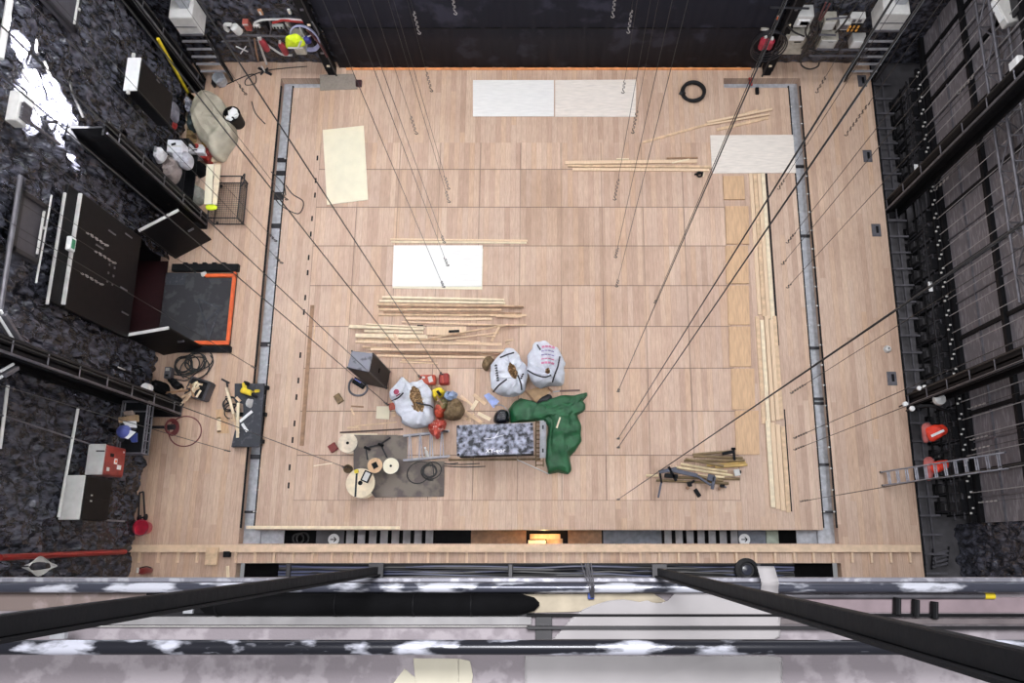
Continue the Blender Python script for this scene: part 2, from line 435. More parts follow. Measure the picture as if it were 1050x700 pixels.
# orange bottom edge of the curtain = a batten of wood at the foot of it
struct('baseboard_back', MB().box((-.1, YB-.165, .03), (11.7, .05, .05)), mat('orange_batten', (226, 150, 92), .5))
# ---- stone wall at stage side
DY0, DY1, DZ = 4.92, 7.46, 2.0
def stone_wall(xf, y0, y1, z0, z1, face, hole=None, st_=.055, amp=.34):
    ny = int((y1-y0)/st_); nz = int((z1-z0)/st_); vs = []; fs = []
    for j in range(nz+1):
        for i in range(ny+1):
            y = y0+(y1-y0)*i/ny; z = z0+(z1-z0)*j/nz
            wy = y+.12*noise.noise(Vector((y*1.7, z*1.7, 4.4)))
            a = noise.noise(Vector((y*.8, z*.6, 3.1+face)))
            b_ = 1-abs(noise.noise(Vector((wy*2.3, z*1.35, 9.4+face))))*2.2
            c = 1-abs(noise.noise(Vector((wy*4.6+3, z*3.1, 1.7+face))))*2.2
            e_ = noise.noise(Vector((wy*9, z*7, 5.7))); g_ = noise.noise(Vector((y*17, z*13, 2.7)))
            h = .30+.2*a+.28*b_+.2*c+.10*e_+.02*g_
            vs.append((xf+face*amp*max(0, min(1, h)), y, z))
    for j in range(nz):
        for i in range(ny):
            yc = y0+(y1-y0)*(i+.5)/ny; zc = z0+(z1-z0)*(j+.5)/nz
            if hole and hole[0] < yc < hole[1] and zc < hole[2]: continue
            a = j*(ny+1)+i; fs.append((a, a+1, a+ny+2, a+ny+1))
    m = MB(); m.add(vs, fs)
    # solid behind, so that the wall has thickness
    return m
w = struct('wall_left', stone_wall(XL-.2, -2.4, YB+.1, -.05, 12.5, 1, (DY0, DY1, DZ)), M_STONE, smooth=True)
m = MB()
m.box((XL-.82, (-2.4+DY0)/2, 6.2), (1.2, DY0+2.4, 12.6)); m.box((XL-.82, (DY1+YB+.1)/2, 6.2), (1.2, YB+.1-DY1, 12.6)); m.box((XL-.82, (DY0+DY1)/2, (DZ+12.5)/2), (1.2, DY1-DY0, 12.5-DZ))
struct('wall_left_core', m, M_BLACK)
# doorway recess: red lino, dark sides
struct('floor', MB().box((XL-.75, (DY0+DY1)/2, .0), (1.5, DY1-DY0, .02)), M_DRED)
struct('wall_recess', MB().box((XL-1.5, (DY0+DY1)/2, 1.0), (.1, DY1-DY0, 2.0)), M_DRED)
# far wall: stone at both sides and a flat black curtain front in the middle
m = MB()
ny = 330; nz = 90; vs = []; fs = []
for j in range(nz+1):
    for i in range(ny+1):
        x = -10.6+21.6*i/ny; z = -.05+7.5*j/nz
        h = .4+.35*noise.noise(Vector((x*1.6, z*2.0, 5)))+.3*noise.noise(Vector((x*4.5, z*5, 8)))
        vs.append((x, YB+.12-.13*max(0, h), z))
for j in range(nz):
    for i in range(ny):
        a = j*(ny+1)+i; fs.append((a, a+1, a+ny+2, a+ny+1))
m.add(vs, fs); m.box((0.2, YB+.5, 5), (22.4, .6, 10.2)); struct('wall_back', m, M_STONE, smooth=True)
# stage-side wall with mesh panels on a steel frame, over the counterweight pit
PX = 10.25; PZ = 1.05
struct('wall_right', MB().box((PX+.15, 7.1, 5.8), (.3, 13.2, 9.5)), M_PANEL)
struct('wall_right_pit', MB().box((11.25, 7.1, .3), (.2, 13.2, 1.8)), M_BLACK)
m = MB()
for z, w_ in ((PZ+.06, .16), (3.25, .13), (5.5, .13)): m.box((PX-.05, 7.1, z), (.12, 13.2, w_))
for y in (1.7, 3.1, 5.0, 6.75, 8.4, 10.2, 11.6, 12.9): m.box((PX-.03, y, 5.0), (.07, .09, 8.0))
struct('trim_6', m, M_BLACK)
m = MB()
for z in (2.1, 4.35): m.box((PX-.02, 7.1, z), (.05, 13.2, .035))
for y in (1.1, 2.4, 4.1, 5.9, 7.6, 9.3, 11.0, 12.3): m.box((PX-.02, y, 5.0), (.045, .03, 8.0))
struct('trim_7', m, M_GREYST)
struct('wall_right_front', stone_wall(PX+.2, -2.4, .5, -.45, 9, -1, st_=.06, amp=.28), M_STONE, smooth=True)
struct('wall_right_front_core', MB().box((PX+.7, -.95, 4), (.9, 2.9, 9)), M_BLACK)
# pit floor and its cross bars
struct('floor', MB().box((10.2, 6, -.5), (2.2, 16, .1)), M_PITFL)
m = MB(); y = -.7
while y < 13.3:
    m.box((9.52, y, -.14), (.62, .05, .05)); y += .47
for x in (9.36, 9.6): m.box((x, 6.4, -.2), (.03, 13.8, .05))
struct('trim_8', m, M_GREYST)
struct('trim_9', MB().box((XR+.03, 6.5, -.15), (.05, 14.6, .28)), M_BLACK)

# ================================================================== STEEL COLUMNS against the side walls
def column(label, x0, x1, y, d=.36, h=9.0, tubes=(), face=1, zb=0.0):
    t = thing('steel_column', label, 'column', ((x0+x1)/2, y, zb), group=None)
    w_ = x1-x0
    m = MB(); m.box((0, 0, h/2), (w_, .05, h)); m.box((face*(w_/2-.03), 0, h/2), (.06, d, h)); m.box((-face*(w_/2-.03), 0, h/2), (.06, d, h))
    m.build('web', M_BLACK, t, bevel=.006)
    MB().box((face*.04-face*.04, 0, .03), (w_+.06, d+.06, .06)).build('base_plate', M_DARKST, t, bevel=.006)
    cx = face*(w_/2+.06)
    MB().cyl((cx, -d/2+.04, .15), (cx, -d/2+.04, h), .026, 10).build('conduit', M_GREYST, t, smooth=True)
    MB().cyl((cx, d/2-.06, .15), (cx, d/2-.06, h), .02, 8).build('cable', M_CABLE, t, smooth=True)
    z = .55
    while z < h:
        MB().box((cx+face*.01, -.02, z), (.025, d*.7, .022)).build('bracket', M_GREYST, t, bevel=.004); z += 1.05
    return t
column('black steel column with bracketed conduit rising between the doorway and the red hose reel', -10.3, -9.62, 3.4)
column('shorter black steel column with bracketed conduit rising beside the wire cage trolley', -10.3, -9.5, 8.6, h=5.2)
column('black steel column in the far corner behind the beige canvas heap', -10.3, -10.02, 12.75, .3)
column('black steel column at the pit edge next to the red cloths', 9.3, 9.75, 3.64, face=-1, zb=-.45)
column('black steel column at the pit edge farther from the red cloths', 9.3, 9.75, 9.1, face=-1, zb=-.45)
# tall black framing posts on either side of the curtain
for (x, lb) in ((-6.35, 'black framing post beside the curtain next to the lime vest'), (6.2, 'black framing post beside the curtain next to the grey control boxes')):
    t = thing('framing_post', lb, 'post', (x, YB-.22, 0))
    MB().box((0, 0, 3.6), (.22, .3, 7.2)).build('post', M_BLACK, t, bevel=.01)
    s = 1 if x < 0 else -1
    MB().box((-s*.15, .08, 3.6), (.08, .2, 7.2)).build('side_channel', M_BLACKG, t, bevel=.01)
    for k in range(8): MB().box((s*(.02), -.16, .5+k*.62), (.08, .04, .06)).build('clip', M_TIMA if k % 3 == 0 else M_GREYST, t)
    MB().cyl((s*.13, -.17, 0), (s*.13, -.17, 7.2), .025, 8).build('edge_tube', M_DARKST, t, smooth=True)
# black curtain
m = MB(); n = 200; vs = []; fs = []
for j in range(3):
    for i in range(n+1):
        x = -6.15+12.2*i/n; vs.append((x, YB-.1-.012*math.sin(x*9)-.01*math.sin(x*23), (.02, 2.1, 7.2)[j]))
for j in range(2):
    for i in range(n):
        a = j*(n+1)+i; fs.append((a, a+1, a+n+2, a+n+1))
m.add(vs, fs)
c = thing('safety_curtain', 'wide chalk-scuffed black safety curtain closing the far side of the stage', 'curtain', (0, 0, 0))
o = m.build('cloth', M_CURT, c, smooth=True); sd = o.modifiers.new('s', 'SOLIDIFY'); sd.thickness = .02
MB().box((-.05, YB-.13, 1.86), (12.2, .02, .035)).build('hem_seam', M_BLACKG, c)
# ================================================================== SHEETS
sheet([(485, 82.5), (568, 82.5), (568, 119.5), (485, 119.5)], .025, M_PLYW, 'purer white sheet of the butted pair near the curtain')
sheet([(569.2, 82.5), (652.5, 82), (651.5, 120), (569.2, 119.8)], .025, M_PLYB, 'faintly grained white sheet of the butted pair, next to the black hose ring')
sheet([(331, 133.5), (373, 129), (377.5, 205), (335.5, 210)], .02, M_PLYC, 'cream sheet lying askew and alone on the boards near the grey floor cover')
sheet([(405, 255), (495.5, 255), (494.5, 297), (402.5, 295.5)], .02, M_PLYC, 'lower white sheet whose edge peeks out under the top one of the two-sheet stack')
sheet([(404, 252), (495, 252), (494, 294), (402.5, 294)], .02, M_PLYW, 'topmost white sheet of the two-sheet stack above the timber piles')
sheet([(728, 139), (813, 138.5), (816, 177.5), (730, 178)], .025, M_PLYB, 'bleached plywood sheet lying partly over the long floor slot')
sheet([(328, 77), (363, 76), (367, 91.5), (328.5, 93)], .03, M_GREYCARD, 'grey board covering the end of the cross slot near the curtain', 'floor_cover', 'board')
o = MB().box((0, 0, .05), (.16, .2, .1)).build('junction_box', mat('plum_box', (70, 40, 44), .5), bevel=.01); p = at(368.5, 86.5); o.location = (p.x, p.y, 0)
tag(o, 'small dark plum box at the end of the grey floor cover', 'box')
# hose ring
p = at(710.5, 95.5)
t = thing('hose_coil', 'thick black rubber hose coiled into a ring on bare boards', 'hose', p)
pts = []
for i in range(90):
    a = -2.9+i/89*(2*PI*2+.15); rr = .31+.012*math.sin(a*.5); pts.append((rr*math.cos(a), rr*math.sin(a)*.94, .05+.08*(i > 44)*min(1, (i-44)/12)))
MB().tube(pts, .048, 10).build('hose', M_RUB, t, smooth=True)
MB().cyl(pts[0], Vector(pts[0])+Vector((-.1, .06, 0)), .055, 10).build('end_fitting', M_DARKST, t, smooth=True)
# small bits on boards
def small_box(px, py, d, m, name, label, cat, ang=0, bevel=.006):
    p = at(px, py); z = flat_box(p.x, p.y, d[0], d[1], ang, d[2])
    o = MB().box((0, 0, d[2]/2), d).build(name, m, bevel=bevel); o.location = (p.x, p.y, z); o.rotation_euler.z = ang
    return tag(o, label, cat)
small_box(776, 94, (.1, .2, .08), M_BLACK, 'rubber_block', 'small black rubber block near the cross slot end', 'block')
small_box(769.5, 84, (.1, .26, .03), M_RED, 'red_cleat', 'red cleat bridging the cross slot near the curtain', 'cleat')
# ================================================================== TIMBER
def Z(ox, oy, s): return lambda x, y: (ox+x/s, oy+y/s)
q = Z(560, 100, 3.889)
def L(q, a, b): return q(*a), q(*b)
a, b = L(q, (385, 180), (845, 52)); plank(a, b, 2.6, M_TIMB, 'longest of the slanting battens near the black hose ring')
a, b = L(q, (640, 103), (900, 50)); plank(a, b, 2.6, M_TIMD, 'short batten lying over the top of the slanting pair near the black hose ring')
a, b = L(q, (680, 130), (885, 82)); plank(a, b, 3.2, M_TIMB, 'short lower batten of the slanting set near the black hose ring')
a, b = L(q, (640, 112), (890, 70)); plank(a, b, 2, M_TIMD, 'thin middle batten of the slanting set near the black hose ring')
a, b = L(q, (75, 262), (600, 256)); plank(a, b, 4, M_TIMD, 'upper long plank of the pair ending at the bleached plywood sheet', th=.05)
a, b = L(q, (85, 274), (655, 278)); plank(a, b, 2.6, M_TIMB, 'dark-edged middle plank of the bundle ending at the bleached plywood sheet', th=.05)
a, b = L(q, (105, 288), (650, 291)); plank(a, b, 3.4, M_TIMD, 'lower long plank of the pair ending at the bleached plywood sheet', th=.05)
a, b = L(q, (480, 243), (605, 241)); plank(a, b, 2, M_TIMC, 'short brown lath lying above the long plank pair', th=.03)
a, b = L(q, (280, 246), (330, 246)); plank(a, b, 1.6, M_TIMA, 'short pale lath above the middle of the long plank pair', th=.03)
a, b = L(q, (500, 265), (570, 250)); plank(a, b, 1.8, M_TIMA, 'pale splinter of wood lying across the long plank pair', th=.02)
p = at(717, 179.5); t = thing('clamp', 'black and brass clamp lying below the plank end by the bleached plywood sheet', 'clamp', p)
MB().torus((0, 0, .05), .07, .025, 16, 8).build('jaw', M_BLACK, t, smooth=True); MB().bar((-.14, 0, .04), (.1, .05, .06), .04, .05).build('handle', M_BLACK, t, bevel=.005)
MB().cyl((.1, -.06, .04), (.13, .06, .1), .02, 8).build('screw', M_TIMA, t, smooth=True)
plank((400, 245.5), (541, 247), 2, M_TIMD, 'long thin batten above the two-sheet stack, the upper of two')
plank((401, 248.2), (540, 249), 2, M_TIMA, 'long thin batten above the two-sheet stack, the lower of two')
# two piles below the white sheets
q = Z(340, 290, 5)
G1 = 'battens in the pile just below the white sheet stack'; G2 = 'battens in the pile beside the black cabinet'
P1 = [((262, 76), (885, 90), 12, M_TIMA, .05), ((248, 95), (890, 105), 12, M_TIMA, .05), ((235, 112), (985, 122), 9, M_TIMB, .04), ((245, 127), (985, 128), 9, M_TIMC, .03), ((245, 139), (870, 139), 11, M_TIMB, .04),
      ((268, 152), (975, 158), 10, M_TIMC, .03), ((242, 165), (1000, 168), 10, M_TIMB, .04), ((845, 176), (975, 178), 9, M_TIMB, .04), ((375, 186), (822, 187), 13, M_TIMD, .04), ((360, 202), (800, 216), 9, M_TIMD, .035), ((700, 220), (1000, 220), 6, M_TIMB, .03)]
ORD = ['topmost', 'second', 'third', 'fourth', 'fifth', 'sixth', 'seventh', 'eighth', 'ninth', 'tenth', 'eleventh', 'twelfth', 'thirteenth', 'fourteenth', 'fifteenth', 'sixteenth', 'seventeenth', 'eighteenth', 'nineteenth', 'twentieth',
       'twenty-first', 'twenty-second', 'twenty-third', 'twenty-fourth', 'twenty-fifth', 'twenty-sixth', 'twenty-seventh', 'twenty-eighth', 'twenty-ninth', 'thirtieth', 'thirty-first', 'thirty-second', 'thirty-third', 'thirty-fourth', 'thirty-fifth']
TONE = {'pale_timber': 'pale', 'warm_timber': 'tan', 'brown_timber': 'brown', 'larch_strip': 'pinkish', 'cream_sheet': 'cream'}
for i, (a, b, w_, m_, th) in enumerate(P1):
    plank(q(*a), q(*b), w_/5, m_, '%s batten in the pile below the white stack, %s from the stack' % (TONE[m_.name], ORD[i] if i else 'first'), G1, th*1.5)
P2 = [((95, 222), (300, 232), 10, M_TIMA, .05), ((95, 232), (475, 243), 11, M_TIMA, .05), ((180, 214), (480, 230), 7, M_TIMA, .05), ((170, 248), (470, 256), 12, M_TIMA, .05), ((125, 272), (492, 278), 20, M_TIMA, .05), ((490, 250), (692, 250), 46, M_TIMD, .02),
      ((135, 294), (360, 302), 10, M_TIMB, .04), ((310, 300), (640, 290), 9, M_TIMB, .04), ((500, 292), (905, 222), 9, M_TIMB, .035), ((560, 300), (860, 262), 8, M_TIMD, .035), ((822, 310), (862, 236), 11, M_TIMD, .035), ((285, 290), (370, 306), 14, M_TIMB, .04),
      ((328, 272), (350, 312), 14, M_TIMD, .03), ((640, 298), (762, 304), 9, M_TIMD, .03), ((770, 282), (842, 290), 7, M_TIMB, .03), ((890, 300), (932, 292), 7, M_TIMB, .03), ((135, 314), (875, 328), 13, M_TIMD, .045), ((160, 330), (305, 340), 11, M_TIMB, .045),
      ((205, 346), (905, 352), 12, M_TIMD, .045), ((220, 362), (910, 368), 10, M_TIMC, .04), ((235, 374), (830, 385), 11, M_TIMD, .045), ((360, 396), (510, 398), 8, M_TIMB, .03), ((350, 406), (545, 414), 7, M_TIMD, .03), ((890, 316), (915, 308), 6, M_TIMB, .03)]
for i, (a, b, w_, m_, th) in enumerate(P2):
    plank(q(*a), q(*b), w_/5, m_, '%s %s in the jumbled pile above the black cabinet, %s from its top' % (TONE[m_.name], 'board' if w_ > 30 else 'batten', ORD[i] if i else 'first'), G2, th*1.5)
small_box(466.5, 341.5, (.28, .06, .05), M_BLACK, 'black_tool', 'black rounded handle lying on the short board of the jumbled timber pile', 'handle', .05)
small_box(431.5, 334.6, (.16, .03, .03), M_BLACK, 'black_chisel', 'tiny black chisel at the end of the pale battens', 'tool', 0)
# long strips by the far slot
X = lambda px, py: at(px, py).x
def ystrip(x, y0, y1, w_, m_, label, group, th=.03, name='timber_strip', base=0.0):
    z = flat_box(x, (y0+y1)/2, y1-y0, w_, PI/2, th, base)
    o = MB().box((0, 0, th/2), (w_, y1-y0, th)).build(name, m_, bevel=.004); o.location = (x, (y0+y1)/2, z)
    return tag(o, label, 'timber', group)
GS = 'long strips along the black gap'
k = 0
for i, x in enumerate((5.55, 5.665, 5.78, 5.89)):
    ystrip(x, 5.95-.06*i, 10.05, .1, (M_TIMD, M_TIMB, M_TIMD, M_TIMA)[i], 'long pale strip below the bleached plywood sheet, %s from the amber panels' % ('first', 'second', 'third', 'fourth')[i], GS)
for i, x in enumerate((5.47, 5.59, 5.71, 5.83, 5.93)):
    ystrip(x, 3.02+.03*i, 5.9-.1*(i % 2), .1, (M_TIMB, M_TIMA, M_TIMD, M_TIMD, M_TIMB)[i], 'long pale strip in the middle length, %s from the amber panels' % ('first', 'second', 'third', 'fourth', 'fifth')[i], GS)
for i, x in enumerate((5.56, 5.69, 5.82, 5.95)):
    ystrip(x, .78+.04*(3-i), 3.1-.05*i, .115, (M_TIMA, M_TIMD, M_TIMD, M_TIMB)[i], 'long pale strip in the length beside the tool heap, %s from the heap' % ('first', 'second', 'third', 'fourth')[i], GS)
AM = [((741, 181), (762.5, 205)), ((743.5, 212), (767, 250.5)), ((743.7, 252.5), (766.5, 291)), ((745.5, 293), (767.5, 333)), ((747, 335), (769, 376)), ((749.5, 378), (773, 420)), ((753.5, 421), (777.5, 466))]
for i, ((x0, y0), (x1, y1)) in enumerate(AM):
    sheet([(x0, y0), (x1, y0), (x1+1, y1), (x0+1, y1)], .05 if i < 3 else .035, M_PLYO, 'amber plywood panel in the row beside the long strips, %s from the bleached sheet' % ('first, shortest', 'second', 'third', 'fourth', 'fifth', 'sixth', 'seventh')[i], 'plywood_board', 'board', group='amber panels in a row')
ystrip(X(315, 385), at(0, 457).y, at(0, 313).y, .1, M_TIMC, 'single tan strip lying parallel to the row of slits in the boards', None)
ystrip(X(322, 345)-.0, at(0, 350).y, at(0, 330).y, .03, M_TIMB, 'short thin lath beside the single tan strip', None)
plank((253, 540.5), (410, 541), 3, M_TIMA, 'long edge board on the lip of the front slot next to its corner', th=.06)
q = Z(340, 425, 8.046)
a, b = L(q, (70, 148), (590, 120)); plank(a, b, 1.6, mat('dark_wood', (70, 52, 44), .6), 'dark brown stick lying above the grey carpet', th=.03)
a, b = L(q, (190, 95), (540, 62)); plank(a, b, 1.5, M_TIMB, 'thin tan lath between the white square and the dark stick', th=.02)
a, b = L(q, (130, 112), (225, 100)); plank(a, b, 2, M_TIMB, 'short tan board end touching the dark stick', th=.02)
a, b = L(q, (75, 160), (380, 162)); plank(a, b, 1.4, M_TIMA, 'pale lath along the carpet edge below the dark stick', th=.02)
a, b = L(q, (190, 172), (380, 190)); plank(a, b, 1.5, M_ALU, 'thin metal strip lying on the carpet beside the pale cable drum', th=.02, name='metal_strip', cat='strip')
a, b = L(Z(263, 350, 4), (235, 510), (315, 498)); plank(a, b, 1, M_TIMA, 'thin pale splinter alone beside the cable drums', th=.015)
# offcuts between the bags and the black flight case
q = Z(460, 400, 7)
for i, (a, b, w_, m_) in enumerate([((110, 150), (240, 235), 26, M_TIMB), ((165, 140), (205, 75), 26, M_TIMA), ((180, 30), (265, 100), 24, M_TIMB), ((210, 165), (300, 210), 26, M_TIMA), ((60, 180), (160, 220), 22, M_TIMD), ((90, 40), (170, 110), 16, M_TIMD), ((20, 30), (130, 80), 14, M_TIMB), ((240, 245), (290, 250), 10, M_TIMA), ((130, 215), (185, 170), 14, M_TIMB)]):
    plank(q(*a), q(*b), w_/7, m_, '%s offcut among the scraps beside the brown sack, %s of nine' % (TONE[m_.name], ('first', 'second', 'third', 'fourth', 'fifth', 'sixth', 'seventh', 'eighth', 'ninth')[i]), 'timber offcuts beside the brown sack', .03, name='timber_offcut')
# ================================================================== GREY CARPET AND WHAT IS ON IT
sheet([(363, 446), (408, 446), (408, 446.5), (418, 446.5), (418, 472), (456, 473), (455.5, 509), (385, 510), (363, 482)], .008, M_MAT, 'grey worn carpet under the cable drums', 'carpet', 'carpet', bevel=0)
PLACED.pop()
def drum(px, py, R_, h, label, fl=M_TIMA, core=M_GREYST, hole='round', base=.009):
    # py,px = centre of the upper flange
    p = at(px, py, h)
    t = thing('cable_drum', label, 'cable drum', (p.x, p.y, base), group='cable drums')
    th = .03; m = MB(); m.lathe([(R_*.12, h-th), (R_*.98, h-th), (R_, h-th+.006), (R_, h-.006), (R_*.98, h), (R_*.12, h)], n=40); m.build('flange', fl, t, smooth=True)
    m = MB(); m.lathe([(R_*.12, 0), (R_, 0), (R_, th), (R_*.12, th)], n=40); m.build('flange', fl, t, smooth=True)
    m = MB(); kk = int((h-2*th)/.03); pr = []
    for i in range(kk): pr += [(R_*.78, th+i*.03), (R_*.82, th+i*.03+.015)]
    pr.append((R_*.78, h-th)); m.lathe(pr, n=32); m.build('wound_cable', core, t, smooth=True)
    m = MB()
    if hole == 'round': m.cyl((0, 0, h-.02), (0, 0, h+.004), R_*.16, 16)
    else: m.box((0, 0, h-.008), (R_*.7, R_*.8, .03), .5)
    m.build('spindle_hole', M_BLACK, t)
    return t
drum(356.5, 454, .245, .3, 'pale dusty cable drum outside the carpet corner beside the red brick', mat('dusty_ply', (206, 192, 172), .7))
t1 = drum(384.5, 477, .19, .3, 'small wooden cable drum with a black square fitting in its centre', M_PLYO, hole='sq')
drum(400.8, 477.5, .2, .34, 'pale cable drum wound with grey cable next to the square-holed drum', M_PLYC)
big = drum(369.5, 495, .36, .42, 'largest wooden cable drum, a meter box and a strap on its top', M_TIMA, M_BROWN)
p = at(369.5, 495, .42)
MB().box((-.13+.03, -.02, .434), (.045, .64, .01)).build('strap', M_DARKST, big)
o = MB().box((0, 0, .03), (.1, .09, .06)).build('yellow_tape', M_YEL, bevel=.01); o.location = (p.x-.1, p.y+.28, .44+.012); o.rotation_euler.z = .2; tag(o, 'small yellow tape block on the strap of the largest drum', 'tape')
t = thing('meter_box', 'small black and white meter box lying on the largest cable drum', 'meter', (p.x+.16, p.y+.15, .434), -.4)
MB().box((0, 0, .06), (.19, .26, .12)).build('case', M_BLACK, t, bevel=.012)
MB().box((0.01, 0, .123), (.13, .21, .01)).build('face', M_LGREY, t, bevel=.003)
for k in (-1, 1): MB().box((0, k*.13, .05), (.19, .015, .1)).build('end_frame', M_DARKST, t, bevel=.004)
# rough stool-like crate next to the drum
t = thing('wire_basket', 'small brown wire-handled tin between the pale drum and the largest drum', 'tin', at(358, 481))
MB().lathe([(.08, 0), (.1, .01), (.11, .16), (.105, .165), (.09, .03), (.05, .028)], n=20).build('body', M_BROWN, t, smooth=True)
MB().tube(spline([(-.1, 0, .16), (-.07, .02, .3), (.07, .02, .3), (.1, 0, .16)], 6), .01, 6).build('handle', M_DARKST, t, smooth=True)
# folded stand: dark legs on the carpet
q = Z(340, 425, 8.046)
t = thing('folding_stand', 'dark folded stand with splayed legs lying on the carpet above the small drums', 'stand', at(385, 457, .01))
def seg(a, b, r, z0=.05, z1=.05): return (local(at(*q(*a), .01), t.location)+Vector((0, 0, z0)), local(at(*q(*b), .01), t.location)+Vector((0, 0, z1)))
for a, b in (((285, 270), (300, 375)), ((410, 250), (460, 355)), ((290, 275), (400, 250)), ((400, 250), (490, 190))):
    s0, s1 = seg(a, b, 0); MB().cyl(s0, s1, .022, 10).build('leg', M_DARKST, t, smooth=True)
for a, b in (((275, 270), (325, 292)), ((390, 242), (432, 262))):
    s0, s1 = seg(a, b, 0, .07, .07); MB().cyl(s0, s1, .035, 10).build('foot', M_BLACK, t, smooth=True)
# small ladder section
q = Z(400, 440, 11.66)
bz = .02
t = thing('ladder_section', 'short folding aluminium stepladder lying flat on the carpet by the flight case', 'ladder', at(437, 458, 0))
def lp(x, y, z): return local(at(*q(x, y), 0), t.location)+Vector((0, 0, z))
MB().bar(lp(165, 85, .1), lp(715, 25, .1), .05, .07).build('rail', M_ALU, t, bevel=.006)
MB().bar(lp(165, 375, .1), lp(720, 325, .1), .05, .07).build('rail', M_ALU, t, bevel=.006)
MB().bar(lp(200, 90, .04), lp(640, 45, .04), .04, .06).build('rail', M_GREYST, t, bevel=.006)
MB().bar(lp(200, 380, .04), lp(690, 335, .04), .04, .06).build('rail', M_GREYST, t, bevel=.006)
for a, b in (((235, 80), (232, 370)), ((250, 80), (268, 365)), ((362, 70), (356, 360)), ((372, 70), (396, 355)), ((487, 55), (484, 345)), ((505, 55), (518, 340)), ((620, 45), (605, 330)), ((632, 40), (645, 330))):
    MB().bar(lp(*a, .1), lp(*b, .1), .028, .028).build('rung', M_ALU, t, bevel=.004)
MB().bar(lp(630, 30, .16), lp(705, 40, .16), .05, .04).build('hinge_plate', M_DARKST, t, bevel=.005)
small_box(0, 0, (.01, .01, .01), M_ALU, 'x', 'x', 'x') if False else None
p = at(438, 465.5); t = thing('spray_bottle', 'small whitish bottle lying between the rungs of the short stepladder', 'bottle', p, .3)
MB().lathe([(.0, 0), (.045, .005), (.045, .16), (.02, .2), (.02, .24), (0, .245)], c=(0, -.1, .06), M=Matrix.Rotation(-PI/2, 3, 'X'), n=16).build('body', M_LGREY, t, smooth=True)
MB().box((0, .16, .06), (.05, .05, .04)).build('cap', M_WHITE, t, bevel=.008)
# coiled black cable below it
def coil(name, label, cat, px, py, loops, m_, r=.014, seed=1, parent=None):
    """loops = [(dx px, dy px, radius m, turns)]"""
    rnd = random.Random(seed); c0 = at(px, py); pts = []; zz = r
    for dx, dy, rad, turns in loops:
        c = at(px+dx, py+dy)-c0; a0 = rnd.random()*6; k = max(8, int(18*turns))
        for i in range(k):
            a = a0+2*PI*turns*i/k; w_ = 1+.1*math.sin(a*1.7+rad*9)
            pts.append((c.x+rad*w_*math.cos(a), c.y+rad*w_*.9*math.sin(a), zz)); zz += r*.6*turns/k*2
        zz = r+(zz-r)*.7
    o = MB().tube(spline(pts, 2), r, 6).build(name, m_, smooth=True); o.location = (c0.x, c0.y, .009)
    return tag(o, label, cat)
coil('cable_coil', 'black cable in overlapping loops on the carpet below the stepladder', 'cable', 433, 483, [(-13, 1, .26, 1.1), (-3, 1, .3, 1.1), (8, 0, .17, 3.2), (10, 0, .24, 1.6)], M_CABLE)
p0 = at(398, 481)
for i, (a, b) in enumerate((((423, 476.5), (492, 475)), ((423, 478.5), (498, 478)), ((440, 475.5), (470, 474.5)))):
    A, B = at(*a), at(*b)
    o = MB().tube(spline([A, A.lerp(B, .35)+Vector((0, .02, 0)), A.lerp(B, .7)-Vector((0, .015, 0)), B], 6), .012, 6).build('cable', M_CABLE, smooth=True); o.location.z = .014
    tag(o, 'dark cable running from the stepladder under the flight case, %s of three' % ('uppermost', 'lowest', 'shortest')[i], 'cable', 'cables by the flight case')
# ================================================================== BLACK FLIGHT CASE with chalk
h = .72
P4 = [at(*p, h) for p in ((467.5, 436.5), (546.5, 432.5), (547.5, 464.5), (469, 468))]
c = sum(P4, Vector())/4; Lx = ((P4[1]-P4[0]).length+(P4[2]-P4[3]).length)/2; Ly = ((P4[0]-P4[3]).length+(P4[1]-P4[2]).length)/2
t = thing('flight_case', 'large black flight case with a chalk-smeared lid standing beside the green tarp', 'flight case', (c.x, c.y, 0), .035)
MB().box((0, 0, (h-.05+.1)/2), (Lx-.04, Ly-.04, h-.05-.1)).build('body', M_BLACK, t, bevel=.012)
MB().box((0, 0, h-.025), (Lx, Ly, .05)).build('lid', M_CASE, t, bevel=.012)
for sx in (-1, 1):
    for sy in (-1, 1):
        MB().cyl((sx*(Lx/2-.15)-.02, sy*(Ly/2-.12), .05), (sx*(Lx/2-.15)+.02, sy*(Ly/2-.12), .05), .05, 14).build('castor', M_RUB, t, smooth=True)
        MB().box((sx*(Lx/2-.04), sy*(Ly/2-.04), h-.02), (.07, .07, .05)).build('corner_plate', M_DARKST, t, bevel=.01)
for sx in (-.5, .5): MB().box((sx*Lx*.6, -Ly/2-.005, h-.1), (.12, .03, .1)).build('latch', M_GREYST, t, bevel=.006)
cu = bpy.data.curves.new('lettering_curve', 'FONT'); cu.body = 'XY-oor'; cu.size = .14; cu.extrude = .002; cu.align_x = 'CENTER'; cu.space_character = 1.12; cu.shear = .15; cu.offset = .004
tc_ = bpy.data.objects.new('lettering_curve', cu); COL.objects.link(tc_); bpy.context.view_layer.update(); me_ = bpy.data.meshes.new_from_object(tc_.evaluated_get(bpy.context.evaluated_depsgraph_get())); bpy.data.objects.remove(tc_); me_.materials.clear(); me_.materials.append(M_LOGO); tx = bpy.data.objects.new('lettering', me_); COL.objects.link(tx); tx.parent = t; tx.location = (.0, -Ly/2+.06, h+.003); tx.rotation_euler.z = .01
m = MB(); m.tube([(.0, 0, 0), (.06, .07, 0), (.12, .16, 0)], .01, 5); m.tube([(.05, -.3, 0), (.09, -.33, 0), (.1, -.37, 0)], .016, 5); m.tube([(-.25, .02, 0), (-.12, .0, 0), (.25, .08, 0)], .006, 5)
m.build('chalk_stroke', M_LOGO, t, loc=(-.03, .02, h+.002))
